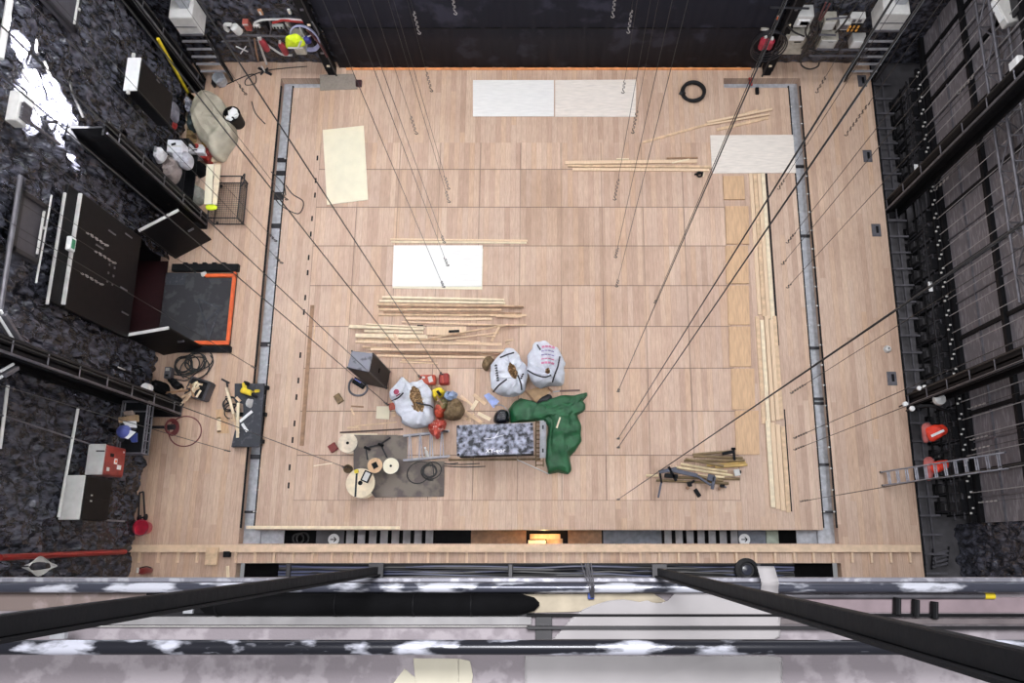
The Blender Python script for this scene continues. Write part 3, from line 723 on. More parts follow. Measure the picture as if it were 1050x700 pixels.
# rusty grating under and beside it, steel profile
t = thing('steel_grating', 'brown slatted grating lying under the flight case', 'grating', at(556, 452, 0))
for k in range(12): MB().bar((-.16, -.62+k*.11, .03), (.02, -.62+k*.11, .03), .03, .03).build('slat', M_TIMC if k % 2 else M_BROWN, t)
for x in (-.16, .03): MB().bar((x, -.66, .025), (x, .68, .025), .03, .04).build('side_bar', M_BROWN, t)
t = thing('steel_channel', 'shiny grey steel channel leaning beside the green tarp', 'channel', at(556.8, 450, 0))
m = MB(); m.box((0.0, 0, .05), (.16, .98, .015)); m.box((-.075, 0, .08), (.012, .98, .07)); m.box((.075, 0, .08), (.012, .98, .07)); m.build('channel', M_GALV, t, bevel=.003)
m = MB(); m.box((0, .3, .062), (.04, .1, .01)); m.box((0, -.3, .062), (.04, .1, .01)); m.build('slot_hole', M_DARKST, t)
plank(Z(460, 400, 7)(0, 500), Z(460, 400, 7)(660, 495), 2, M_BROWN, 'brown lath running under the front edge of the flight case', th=.03)
A, B = at(530, 471), at(563, 486); o = MB().cyl(A+Vector((0, 0, .02)), B+Vector((0, 0, .02)), .014, 8).build('thin_rod', M_LGREY, smooth=True); tag(o, 'thin grey rod slanting from the flight case to the foot of the green tarp', 'rod')
# ================================================================== GREEN TARP
g = blob_mb([(521, 419), (527, 411), (534, 407), (542, 411), (549, 415), (556, 411), (566, 408), (575, 406), (588, 405), (601.5, 402), (602, 406), (597, 411), (600.5, 414), (599, 421), (592, 425), (594, 434), (596, 452), (590, 462), (584, 467), (585, 482), (582, 486), (572, 484), (562, 486), (561, 470), (562, 446), (562, 436), (558, 430), (550, 431), (537, 432), (524, 433)],
            [(1, 0), (1.0, .06), (.97, .14), (.9, .2), (.78, .22), (.65, .2), (.5, .24), (.35, .22), (.2, .25), (.05, .24)], n=150, wr=.085, ws=3.2, seed=3, center=(573, 425), smooth=False, rings=30)
o = g.build('tarpaulin', M_GREEN, smooth=True); tag(o, 'crumpled dark green tarpaulin heaped beside the chalk-smeared flight case', 'tarpaulin')
plank(Z(460, 400, 7)(775, 285), Z(460, 400, 7)(800, 210), 1.6, M_TIMA, 'pale stick lying on the folds of the green tarp', th=.03, base=.36)
PLACED.pop()
# ================================================================== WHITE RUBBLE SACKS
def sack(px, h, label, hole, seed, mk=(), strap=()):
    O = outline(px, 64, .55*h)
    for p in O: p.z = 0
    c = sum(O, Vector())/64
    t = thing('rubble_sack', label, 'sack', (c.x, c.y, 0), group='white rubble sacks')
    hc = at(*hole[0], h); hr = hole[1]; ha = hole[2]; el = hole[3]
    vs = []; fs = []; prof = [(0, 0, 0), (0, .3, 1.0), (0, .65, 1.0), (.15, .9, 1), (.45, 1.0, 1), (.75, 1.03, 1), (1, .98, 1), (1.0, .8, 1), (1, .7, 1)]
    n = 64
    for i, (f, hh, sc_) in enumerate(prof):
        for j, p in enumerate(O):
            a = math.atan2(p.y-c.y, p.x-c.x)
            u = Vector((hr*math.cos(a), hr*el*math.sin(a), 0)); u = Matrix.Rotation(ha, 3, 'Z') @ u; jag = 1+.18*noise.noise(Vector((a*2.2, seed, 1)))
            ip = hc+u*jag; op = c+(p-c)*(sc_ if sc_ else 1)
            qv = op.lerp(ip, f); nv = noise.noise_vector(Vector((qv.x*6, qv.y*6, hh*2+seed)))
            k = .075 if 0 < i < 7 else 0
            vs.append(Vector((qv.x-c.x+nv.x*k, qv.y-c.y+nv.y*k, max(.0, h*hh+nv.z*k*1.1-(abs(math.sin(a*5+seed))*.05 if 2 < i < 6 else 0)))))
    for i in range(len(prof)-1):
        for j in range(n): fs.append((i*n+j, i*n+(j+1) % n, (i+1)*n+(j+1) % n, (i+1)*n+j))
    m = MB(); m.add(vs, fs); ob = m.build('fabric', M_BAG, t, smooth=True)
    # rubble filling
    m = MB(); rnd = random.Random(seed); vv = []; ff = []; nn = 28
    for i in range(7):
        r_ = 1.02-i/6
        for j in range(nn):
            a = 2*PI*j/nn; u = Matrix.Rotation(ha, 3, 'Z') @ Vector((hr*1.12*r_*math.cos(a), hr*el*1.12*r_*math.sin(a), 0))
            vv.append((hc.x-c.x+u.x, hc.y-c.y+u.y, h*.82+.09*rnd.random()))
    for i in range(6):
        for j in range(nn): ff.append((i*nn+j, i*nn+(j+1) % nn, (i+1)*nn+(j+1) % nn, (i+1)*nn+j))
    m.add(vv, ff); rb = m.build('rubble', M_RUBBLE, t); rb['kind'] = 'stuff'
    # carrying straps draped over the top
    for pts in strap:
        P = [at(x, y, h*z)-c for x, y, z in pts]; P = [Vector((p.x, p.y, h*z+.06)) for p, (x, y, z) in zip(P, pts)]
        MB().tube(spline(P, 6), .02, 6).build('carry_strap', M_INK, t, smooth=True)
    return t, c, h
t, c, hh = sack([(414, 389), (420, 393), (425, 392), (432, 390), (438, 395), (442, 405), (443.5, 420), (443, 432), (434, 436), (420, 437), (411, 428), (405, 417), (402, 405), (406, 395)], .6,
                'white woven sack split open over wood rubble next to the black cabinet', ((427, 409), .15, .3, 2.3), 2,
                strap=[[(427, 413, 1), (435, 415, 1.05), (441, 416, 1), (444, 418, .6)], [(402.5, 411, .5), (409, 408, 1), (414, 403, 1.05)]])
# its folded flap with a red emblem
fl = blob_mb([(402, 404), (409, 396), (415, 389), (419, 396), (417, 404), (409, 409), (403, 411)], [(1, .56), (1, .62), (.8, .68), (.5, .66), (.1, .64)], n=32, wr=.03, ws=6, seed=5)
fo = fl.build('flap', M_BAG, t, smooth=True); fo.location = (-c.x, -c.y, 0)
m = MB(); p = at(406.3, 401.5, .7)-c; m.lathe([(0.0, 0), (.07, 0), (.07, .006), (0, .006)], (p.x, p.y, .685), 18); m.box((p.x+.05, p.y-.08, .69), (.12, .03, .006), .6); m.build('emblem', mat('crimson_ink', (140, 40, 70), .6), t)
t, c, hh = sack([(520, 359), (529, 360), (535, 368), (540, 379), (539, 391), (536, 400), (524, 404.5), (510, 402), (504, 393), (503, 378), (508, 369)], .62,
                'white sack with bold black lettering along one side, beside the timber pile', ((526, 381), .1, .3, 2.3), 4,
                strap=[[(506, 402, .6), (512, 395, 1), (520, 389, 1.05)], [(531, 385, 1.05), (534, 393, 1), (535, 400, .7)], [(513, 367, .95), (520, 364, 1.05), (527, 362, .9)]])
m = MB()
for k in range(7):
    p = at(508+k*.35, 375+k*2.5, .7)-c; m.box((p.x+.01, p.y, .735-.004*k), (.06, .035, .02), .2+.1*(k % 2)); m.box((p.x+.03, p.y+.012, .735-.004*k), (.02, .05, .02), .5)
m.build('printed_lettering', M_INK, t); m = MB()
for k in range(3):
    p = at(536.5+k*.9, 388-k*2, .66)-c; m.box((p.x-.05, p.y, .7), (.05, .04, .02), .5)
m.build('printed_lettering', M_INK, t)
t, c, hh = sack([(549, 352.5), (561, 351), (572, 357), (577, 365), (578.5, 380), (577, 392), (563, 393), (552, 395), (544, 387), (540.5, 374), (542, 362)], .66,
                'white sack with rows of faint pink print, next to the green tarp', ((561.5, 380), .085, .9, 1.0), 7,
                strap=[[(541, 380, .9), (548, 384, 1.05), (558, 387, 1.05), (565, 385, 1.0)], [(574, 366, .95), (572, 376, 1.06), (569, 384, 1.04), (566.5, 392, .8)], [(551, 354, .8), (554, 359, 1.02)]])
for k in range(5):
    m = MB()
    for j in range(4):
        p = at(556.5+j*3.4+(k == 0)*.6, 355.5+k*4.1+.35*(j-1.2)**2, .68)-c
        m.box((p.x, p.y, .735), (.075, .045 if k in (0, 4) else .022, .05), -.15*(j-1))
    m.build('printed_lettering', mat('mauve_ink', (136, 128, 160), .7) if k in (1, 2) else M_PINK, t)
# ================================================================== TALL BLACK CABINET
tp = [at(*p, 2.1) for p in ((360.5, 359.5), (382.5, 362), (378.5, 381.5), (356, 376.5))]
bt = [at(*p, 0) for p in ((0, 0),)]
c = sum(tp, Vector())/4; t = thing('tall_cabinet', 'tall black cabinet standing on end beside the jumbled timber pile', 'cabinet', (c.x, c.y, 0))
loc = [(p.x-c.x, p.y-c.y) for p in tp]
MB().prism(loc, .0, 2.06).build('body', M_BLACKG, t, bevel=.012)
MB().prism([(x*.99, y*.99) for x, y in loc], 2.058, 2.1).build('top_panel', mat('grey_lid', (112, 112, 122), .5, scale=5, c2=(70, 70, 78), thr=.56), t, bevel=.012)
for k in range(4):
    x, y = loc[k]; MB().box((x*.985, y*.985, 1.05), (.035, .035, 2.1), math.atan2(loc[1][1]-loc[0][1], loc[1][0]-loc[0][0])).build('corner_strip', M_DARKST, t, bevel=.004)
MB().box(((loc[1][0]+loc[2][0])/2*.97, (loc[1][1]+loc[2][1])/2*.97, 1.2), (.05, .12, .06), -.2).build('handle', M_BLACK, t, bevel=.01)
# hose loop with connector behind
p = at(367, 394); t = thing('plug_lead', 'grey hose loop with a black connector lying at the foot of the tall cabinet', 'lead', p)
MB().tube(spline([(-.13, .16, .03), (-.22, .02, .03), (-.2, -.18, .03), (-.05, -.29, .03), (.14, -.28, .03), (.25, -.16, .03), (.24, -.02, .04)], 6), .028, 8).build('hose', M_GREYST, t, smooth=True)
MB().box((.05, .02, .07), (.34, .18, .13), -.55).build('connector', M_BLACK, t, bevel=.02)
MB().box((.02, .07, .14), (.2, .03, .02), -.55).build('label_strip', M_BLUE, t)
# ================================================================== SMALL DEBRIS
sheet([(386.5, 416.5), (400, 416.5), (399, 430), (385.5, 429)], .025, M_PLYC, 'small cream square of board beside the split white sack', 'board_square', 'board')
small_box(402.5, 417, (.16, .18, .06), M_RED2, 'orange_tin', 'small orange-red tin at the corner of the cream square', 'tin', .2)
small_box(403.5, 424.5, (.1, .13, .03), M_TIMB, 'wood_block', 'small tan wood block under the orange-red tin', 'block', .1)
small_box(347.5, 408.7, (.17, .25, .05), M_BROWN, 'worn_book', 'small brown-grey rectangular tile lying alone on the boards', 'tile', .6)
small_box(366.5, 416.7, (.33, .04, .02), M_TIMC, 'brown_lath', 'short dark brown lath lying on bare boards near the cream square', 'lath', -.06)
small_box(361.5, 422, (.05, .2, .015), M_TIMB, 'wood_chip', 'tan wood chip near the short dark lath', 'chip', .5)
small_box(342, 459, (.2, .2, .09), mat('brick', (128, 62, 58), .8), 'red_brick', 'dull red brick beside the pale dusty cable drum', 'brick', .6)
sheet(list(map(lambda a: Z(470, 340, 7.5)(*a), ((195, 490), (235, 470), (315, 535), (270, 590)))), .02, M_PBLUE, 'pale blue box card lying among the offcuts by the black bin bag', 'blue_card', 'card')
# black bag with metal wire handle
b_ = blob_mb(list(map(lambda a: Z(460, 400, 7)(*a), ((330, 170), (370, 140), (420, 150), (435, 200), (425, 235), (370, 245), (325, 225)))), DOME(.3), n=40, wr=.035, ws=6, seed=9)
o = b_.build('bin_bag', mat('shiny_black_film', (26, 26, 34), .25), smooth=True); tag(o, 'shiny black bin bag slumped against the flight case', 'bag')
A = [at(506, 416, .1), at(513, 415, .32), at(518, 418, .36), at(522, 424, .3), at(521, 430, .1)]
o = MB().tube(spline(A, 5), .012, 6).build('bent_wire', M_ALU, smooth=True); tag(o, 'bent silver wire looped over the black bin bag', 'wire')
q = Z(470, 340, 7.5)
o = blob_mb([q(180, 265), q(200, 205), q(240, 190), (505, 367.5), q(285, 225), q(240, 270), q(215, 300)], DOME(.2), n=36, wr=.04, ws=8, seed=11).build('rag_bundle', M_BROWN, smooth=True); tag(o, 'small brown rag bundle at the end of the timber pile by the lettered sack', 'rag')
t = thing('hand_saw', 'hand saw with brown handle and dark blade lying above the green tarp', 'saw', at(*q(700, 455), .0))
lp2 = lambda x, y, z=.03: local(at(*q(x, y), 0), t.location)+Vector((0, 0, z))
MB().bar(lp2(770, 458), lp2(935, 452), .05, .02).build('blade', mat('rusty_blade', (96, 72, 66), .6), t); MB().bar(lp2(720, 465), lp2(780, 458), .03, .03).build('shank', M_ALU, t)
MB().tube(spline([lp2(690, 430, .04), lp2(715, 455, .04), lp2(720, 470, .04)], 5), .03, 8).build('grip', M_TIMC, t, smooth=True)
sheet([q(520, 455), q(640, 420), q(710, 450), q(640, 540), q(590, 545)], .02, M_CARD, 'tan cardboard scrap between the pink-printed sack and the green tarp', 'cardboard_scrap', 'cardboard')
plank(q(515, 460), q(590, 545), 2, M_TIMC, 'brown stick along the edge of the tan cardboard scrap', th=.03)
o = blob_mb([q(600, 545), q(640, 505), q(690, 480), q(720, 500), q(700, 540), q(640, 560)], DOME(.16), n=30, wr=.03, ws=8, seed=13).build('grey_glove', M_DARKST, smooth=True); tag(o, 'dark grey glove tucked against the top of the green tarp', 'glove')
# packages around the split sack
def bag(px, h, m_, name, label, cat, seed, z0=0, wr=.075, ws=9):
    o = blob_mb(px, DOME(h), z0=z0, n=44, wr=wr, ws=ws, seed=seed).build(name, m_, smooth=True); return tag(o, label, cat)
q = Z(340, 350, 8.046)
t = thing('red_package', 'bright orange-red plastic package with a white label behind the split sack', 'package', at(*q(800, 325)), .02)
MB().box((0, 0, .11), (.42, .26, .22)).build('film', M_RED2, t, bevel=.05, segs=3); MB().box((.08, -.0, .222), (.11, .16, .008), .3).build('white_label', M_LGREY, t); MB().box((-.1, .05, .222), (.08, .06, .008), -.2).build('white_label', M_LGREY, t)
t = thing('red_package', 'dark red plastic package at the end of the bright orange-red one', 'package', at(*q(935, 320)), .05)
MB().box((0, 0, .12), (.26, .3, .24)).build('film', M_RED, t, bevel=.05, segs=3); MB().box((-.03, 0, .242), (.04, .24, .006), .1).build('seam', M_RED2, t)
bag([q(830, 430), q(860, 390), q(910, 385), q(935, 420), q(910, 450), q(880, 470), q(850, 480)], .3, M_YEL, 'yellow_bag', 'small yellow bag among the debris next to the red packages', 'bag', 21)
small_box(452, 405.5, (.07, .14, .1), M_BLACK, 'battery', 'black battery block leaning on the yellow bag', 'battery', .7).location.z = .3
bag([q(925, 450), q(950, 415), q(1000, 405), q(1035, 430), q(1025, 470), q(970, 490)], .22, mat('blue_grey_film', (140, 156, 186), .3, scale=12, c2=(60, 70, 90), thr=.56), 'blue_grey_bag', 'blue-grey shiny plastic wad beside the yellow bag', 'bag', 22)
bag([q(845, 590), q(850, 545), q(900, 525), q(945, 560), q(930, 610), q(880, 640)], .25, M_RED2, 'orange_bag', 'orange film bag squeezed between the split sack and the brown sack', 'bag', 23)
bag([(457, 421), (461, 412), (469, 409), (474, 414), (475.5, 421), (472, 428), (463, 430), (456, 427)], .42, M_BROWN, 'brown_sack', 'round brown sack standing beside the orange film bag', 'sack', 24)
bag([(440, 434), (449, 430), (457, 432), (455, 440), (450, 449), (445, 447), (440, 442)], .3, mat('red_print_film', (172, 58, 40), .4, scale=16, c2=(224, 190, 180), thr=.6), 'red_bag', 'crumpled red plastic bag with white flecks draped on the stepladder corner', 'bag', 25)
bag([(449, 413), (455, 409), (459, 414), (456, 421), (451, 421)], .22, mat('olive_wad', (120, 112, 70), .7, scale=12, c2=(180, 168, 150), thr=.6), 'olive_rag', 'olive rag in the middle of the debris by the brown sack', 'rag', 26)
plank(q(880, 470), q(930, 545), 1.6, M_TIMC, 'brown stick poking through the debris beside the orange film bag', th=.03, base=.3); PLACED.pop()
# ================================================================== HEAP OF TUBES AND TOOLS
q = Z(660, 450, 8.75)
GT = 'wooden poles in the tool heap'
M_POLE = mat('varnished_pole', (190, 158, 96), .4, var=.25); M_POLED = mat('dull_pole', (124, 104, 74), .55, var=.25); M_POLEL = mat('pale_pole', (222, 202, 164), .5)
poles = [((330, 225), (745, 292), M_POLEL), ((285, 252), (800, 328), M_POLEL), ((440, 140), (790, 112), M_POLED), ((440, 158), (880, 172), M_POLED), ((560, 240), (905, 212), M_POLE), ((630, 258), (915, 236), M_POLE), ((350, 200), (890, 196), M_POLED), ((110, 370), (760, 398), M_POLED),
         ((270, 345), (860, 358), M_POLED), ((430, 330), (715, 345), M_POLEL), ((20, 328), (130, 330), M_POLEL), ((360, 186), (700, 250), M_POLED), ((300, 300), (700, 380), M_POLED)]
for i, (a, b, m_) in enumerate(poles):
    A, B = at(*q(*a)), at(*q(*b)); d = B-A; z = flat_box((A.x+B.x)/2, (A.y+B.y)/2, d.length, .07, math.atan2(d.y, d.x), .07)
    o = MB().cyl((-d.length/2, 0, 0), (d.length/2, 0, 0), .034, 12).build('wooden_pole', m_, smooth=True); o.location = ((A.x+B.x)/2, (A.y+B.y)/2, z+.035); o.rotation_euler.z = math.atan2(d.y, d.x)
    tag(o, '%s pole in the tool heap beside the amber panels, %s of thirteen' % ({'pale_pole': 'pale', 'dull_pole': 'dull brown', 'varnished_pole': 'yellow varnished'}[m_.name], ORD[i] if i else 'first'), 'pole', GT)
def tool(name, label, pieces, mats, z):
    c0 = at(*q(*pieces[0][0])); t = thing(name, label, 'tool', (c0.x, c0.y, z))
    for i, (a, b, w_, part) in enumerate(pieces):
        MB().bar(local(at(*q(*a)), c0)+Vector((0, 0, .04)), local(at(*q(*b)), c0)+Vector((0, 0, .04)), w_, .05).build(part, mats[i % len(mats)], t, bevel=.008)
M_SLATE = mat('slate_steel', (72, 74, 86), .45, .3)
tool('corner_bracket', 'dark steel bracket with a drooping blade at the end of the tool heap', [((130, 300), (290, 270), .09, 'arm'), ((152, 390), (125, 528), .05, 'blade'), ((140, 310), (155, 400), .05, 'arm'), ((215, 250), (285, 380), .07, 'arm'), ((180, 330), (300, 340), .1, 'plate')], [M_SLATE, M_SLATE, M_BLACK, M_BLACK, M_BLACK], .1)
tool('long_bracket', 'long slate grey bracket lying across the middle of the tool heap', [((250, 285), (470, 335), .1, 'arm'), ((470, 340), (590, 420), .06, 'arm'), ((560, 345), (620, 360), .16, 'plate'), ((620, 340), (600, 455), .08, 'blade')], [M_SLATE], .17)
tool('black_clamp', 'black clamp crossing the far corner of the tool heap', [((690, 140), (790, 120), .08, 'arm'), ((790, 85), (800, 200), .06, 'jaw'), ((770, 95), (810, 95), .06, 'screw')], [M_BLACK], .16)
tool('black_wedge', 'black folded bracket at the front of the tool heap', [((400, 385), (410, 430), .12, 'plate'), ((380, 450), (400, 430), .08, 'arm'), ((420, 395), (450, 375), .06, 'arm')], [M_BLACK, M_TIMC, M_BLACK], .06)
small_box(660+480/8.75, 450+483/8.75, (.1, .22, .05), M_BLACK, 'black_block', 'small black block lying alone in front of the tool heap', 'block', .55)
tool('pipe_clip', 'small black pipe clip at the front edge of the tool heap near the strips', [((680, 420), (720, 425), .08, 'plate'), ((675, 430), (672, 460), .05, 'arm'), ((720, 425), (735, 440), .04, 'screw')], [M_BLACK, M_TIMC, M_GREYST], .04)
tool('white_socket', 'small whitish socket with a dark hole at the pole ends of the heap', [((800, 310), (850, 300), .16, 'body'), ((845, 300), (862, 300), .08, 'hole')], [M_LGREY, M_BLACK], .12)
# ================================================================== SIDE WITH THE DOORWAY
# black panel above the opening, its track, door leaves
xw = -10.2
t = thing('overhead_shutter', 'wide black door panel hung above the dark red doorway', 'shutter', (xw, (DY0+DY1)/2-.12, DZ))
MB().box((0, 0, 1.3), (.1, DY1-DY0+.05, 2.6)).build('panel', M_BLACKG, t, bevel=.01)
MB().box((.06, 0, 2.68), (.08, DY1-DY0-.05, .05)).build('track', M_LGREY, t, bevel=.01)
MB().box((-.02, 0, 2.85), (.08, DY1-DY0+.05, .4)).build('head_board', M_BLACK, t, bevel=.01)
MB().box((.0, -.15, 3.1), (.06, DY1-DY0-.1, .04)).build('upper_rail', M_LGREY, t, bevel=.01)
for dy, zz in ((-.75, .3), (-.2, .5), (.9, 1.3), (1.1, .6), (.4, 1.7)): MB().box((.06, dy, zz), (.02, .03, .3)).build('pull_bar', M_GREYST, t)
for i in range(6): MB().box((.055, -.25+.2*(i % 3), 1.0+.22*(i//3)), (.02, .05, .05)).build('stud', M_GREYST, t)
MB().box((.13, .02, 2.85), (.1, .3, .2)).build('exit_light', M_WHITE, t, bevel=.015)
MB().box((.185, .02, 2.85), (.012, .2, .11)).build('exit_light_window', mat('green_sign', (40, 130, 90), .5), t)
def leaf(label, y0, p_end, hinge_x=-10.25):
    e = at(*p_end, 2.0); a = Vector((hinge_x, y0, 0)); b_ = Vector((e.x, e.y, 0)); d = b_-a; ang = math.atan2(d.y, d.x)
    t = thing('door_leaf', label, 'door', a, ang)
    Ln = d.length
    pn = MB().box((Ln/2, 0, 1.0), (Ln, .06, 1.96)).build('panel', M_BLACKG, t, bevel=.006)
    MB().box((Ln/2, 0, 1.99), (Ln, .075, .035)).build('edge_strip', M_LGREY, t, bevel=.004)
    MB().box((Ln*.85, -.06, 1.0), (.16, .05, .04)).build('handle', M_GREYST, pn, bevel=.008)
    for z in (.3, 1.0, 1.7): MB().cyl((.01, 0, z-.06), (.01, 0, z+.06), .03, 10).build('hinge', M_DARKST, pn, smooth=True)
leaf('open black door leaf swung out beside the wire cage trolley', DY1+.08, (183, 215))
leaf('open black door leaf swung out beside the heap of cables', DY0-.06, (173, 336))
# loading platform with orange edge
P = [at(*p) for p in ((176, 281), (240, 275), (234, 354), (166, 352))]
x0, x1, y0, y1 = -10.4, -8.5, 5.1, 7.1
t = thing('loading_platform', 'dark steel loading platform edged with orange rail outside the red doorway', 'platform', ((x0+x1)/2, (y0+y1)/2, 0))
w_, d_ = x1-x0, y1-y0
MB().box((0, 0, .06), (w_, d_, .1)).build('deck', M_LIFT, t, bevel=.01)
for a in ((.1, .35, .5, -.75), (.5, -.75, .7, .1), (.7, .1, .1, .35), (.1, .35, .35, -.3), (.35, -.3, .7, .1)):
    MB().bar((a[0]-.1, a[1]-.1, .115), (a[2]-.1, a[3]-.1, .115), .05, .012).build('raised_rib', M_DECK, t)
MB().box((w_/2-.03, .05, .14), (.08, d_-.1, .1)).build('orange_rail', M_ORG, t, bevel=.008)
MB().box((w_/2-.4, d_/2-.1, .14), (.82, .09, .1)).build('orange_rail', M_ORG, t, bevel=.008)
MB().box((w_/2-.45, -d_/2+.04, .14), (.9, .1, .1)).build('orange_rail', M_ORG, t, bevel=.008)
MB().box((w_/2-.85, d_/2-.06, .16), (.14, .12, .06), .4).build('end_clip', M_LGREY, t, bevel=.01)
MB().box((.1, d_/2+.14, .08), (w_-.1, .2, .14)).build('buffer', M_BLACK, t, bevel=.01)
for k in range(5): MB().box((-.45+k*.26, d_/2+.25, .1), (.11, .06, .1)).build('buffer_tooth', M_BLACK, t, bevel=.006)
MB().box((.05, -d_/2-.12, .07), (w_, .16, .12)).build('buffer', M_BLACK, t, bevel=.01)
MB().box((-w_/2+.3, d_/2-.18, .118), (.5, .34, .01)).build('hatch_plate', M_DECK, t)
# wall furniture
def wallbox(px0, py0, px1, py1, X_, depth, m_, name, label, cat, extra=None):
    a, b = atx(px0, py0, X_), atx(px1, py1, X_)
    y0, y1 = sorted((a.y, b.y)); z0, z1 = sorted((a.z, b.z))
    t = thing(name, label, cat, (X_, (y0+y1)/2, z0))
    MB().box((-depth/2, 0, (z1-z0)/2), (depth, y1-y0, z1-z0)).build('body', m_, t, bevel=.015)
    if extra: extra(t, y1-y0, z1-z0)
    return t
def hatch_x(t, w_, h_):
    for s in (-1, 1): MB().box((.02, s*(w_/2-.05), h_/2), (.05, .1, h_)).build('frame', M_DARKST, t, bevel=.006)
    for z in (.05, h_-.05): MB().box((.02, 0, z), (.05, w_, .1)).build('frame', M_DARKST, t, bevel=.006)
    MB().box((.06, 0, .16), (.04, w_*.72, .03)).build('pull_bar', M_LGREY, t)
    MB().box((.06, w_*.1, .08), (.03, .05, .05)).build('lock', M_LGREY, t)
M_HATCH = mat('hatch_grey', (66, 64, 70), .5, var=.15)
def wallhatch(yc, zc, w_, h_, label):
    t = thing('wall_hatch', label, 'hatch', (-10.2, yc, zc-h_/2)); MB().box((-.05, 0, h_/2), (.08, w_, h_)).build('panel', M_HATCH, t, bevel=.01); hatch_x(t, w_, h_)
p = atx(30, 233, -10.2); wallhatch(p.y, p.z, 1.25, .85, 'grey framed hatch in the stone wall above and beyond the black door panel')
p = atx(67, 14, -10.2); wallhatch(p.y+.25, p.z+.25, .9, 1.3, 'grey framed hatch high up beside the sunlit patch of stone')
# black tubes added as the dark shadow shapes where the sunbeam falls
for i, pts in enumerate((((20, 70), (32, 88), (30, 98), (40, 118)), ((36, 85), (30, 100), (36, 110)), ((45, 62), (52, 80), (60, 98)), ((48, 125), (60, 124), (62, 115)), ((72, 84), (75, 96), (85, 120)), ((40, 55), (37, 52), (38, 40)))):
    P = [atx(x, y, -10.2) for x, y in pts]
    o = MB().tube(spline(P, 5), .028, 7).build('shadow_tube', M_CABLE, smooth=True)
    tag(o, 'black tube added for shadow on the sunlit stone, %s from its high end' % ('second', 'third', 'fourth', 'sixth', 'fifth', 'first')[i], 'cable', 'added shadow tubes in the sunlit patch')
# steel frame beside it
def wtube(pts, r, m_, name, label, cat, X_=-10.1):
    P = [atx(x, y, X_) for x, y in pts]; o = MB().tube(P, r, 8).build(name, m_, smooth=True); return tag(o, label, cat)
wtube([(21, 180), (0, 320)], .045, M_GREYST, 'scaffold_tube', 'thick grey tube fixed level along the wall next to the framed hatch', 'tube', -9.9)
wtube([(10, 0), (0, 60)], .06, M_LGREY, 'white_tube', 'bright tube beside the sunlit patch of stone', 'tube', -9.7)
wtube([(80, 419), (60, 530)], .03, M_LGREY, 'conduit_tube', 'thin grey conduit fixed level on the wall above the black cupboard', 'tube')
wtube([(8, 395), (0, 460)], .03, M_LGREY, 'conduit_tube', 'thin grey conduit fixed level on the wall by the lower strip light', 'tube')
wtube([(53, 200), (37, 290)], .02, M_LGREY, 'wall_bar', 'thin pale bar on the rough stone beside the framed hatch', 'bar', -10.15)
wtube([(0, 571.5), (128, 565.5)], .06, M_RED, 'red_pipe', 'red pipe rising up the stone wall near the bridge', 'pipe', -10.12)
wtube([(0, 425), (92, 455)], .018, M_GREYST, 'wall_rod', 'thin rod rising up the wall behind the tool rack', 'rod')
# radiator
def fins(t, w_, h_):
    for k in range(7): MB().box((.03, -w_/2+.1+k*(w_*.5/6), h_/2), (.05, .04, h_*.85)).build('fin', M_GREYST, t, bevel=.006)
    MB().box((.02, w_*.3, h_/2), (.06, w_*.3, h_)).build('end_case', M_WHITE, t, bevel=.01)
p = atx(24, 112, -9.95); t = thing('wall_heater', 'pale finned heater box mounted below the sunlit patch of stone', 'heater', (-9.95, p.y, p.z-.2)); MB().box((-.1, 0, .2), (.22, .62, .3)).build('body', M_LGREY, t, bevel=.015); fins(t, .62, .32)
MB().bar((.05, -.15, -.9), (.0, -.15, .0), .05, .05).build('support', M_GREYST, t)
# strip lights
def strip(pa, pb, X_, label):
    a, b = atx(*pa, X_), atx(*pb, X_); t = thing('strip_light', label, 'light fitting', a)
    d = b-a
    MB().bar((0, 0, 0), d, .22, .08).build('housing', M_GREYST, t, bevel=.01)
    for s in (-.06, .06): MB().bar(Vector((.03, s, .06)), d+Vector((.03, s, .06)), .05, .05).build('tube', M_WHITE, t, bevel=.015)
strip((0, 322), (20, 354), -9.75, 'pale strip light fixed to the wall above the black column')
strip((0, 385), (14, 377), -9.75, 'pale strip light fixed to the wall below the black column')
p = at(149, 397, 1.6); t = thing('wall_lamp', 'white cylinder lamp fixed to the black column above the junk', 'lamp', (p.x, p.y, 1.4))
MB().lathe([(0, 0), (.1, 0), (.11, .02), (.11, .2), (.09, .24), (0, .24)], n=18).build('shade', M_LGREY, t, smooth=True); MB().box((-.15, 0, .1), (.2, .06, .05)).build('arm', M_DARKST, t)
wallbox(117, 374, 140, 385, -10.1, .14, M_BLACK, 'socket_board', 'black socket board with a pale face on the stone by the column', 'panel', lambda t, w_, h_: (MB().box((.01, .0, h_*.7), (.02, w_*.8, h_*.3)).build('face', M_LGREY, t), [MB().box((.02, -w_*.3+k*w_*.15, h_*.3), (.02, .04, .06)).build('socket', M_GREYST, t) for k in range(5)]))
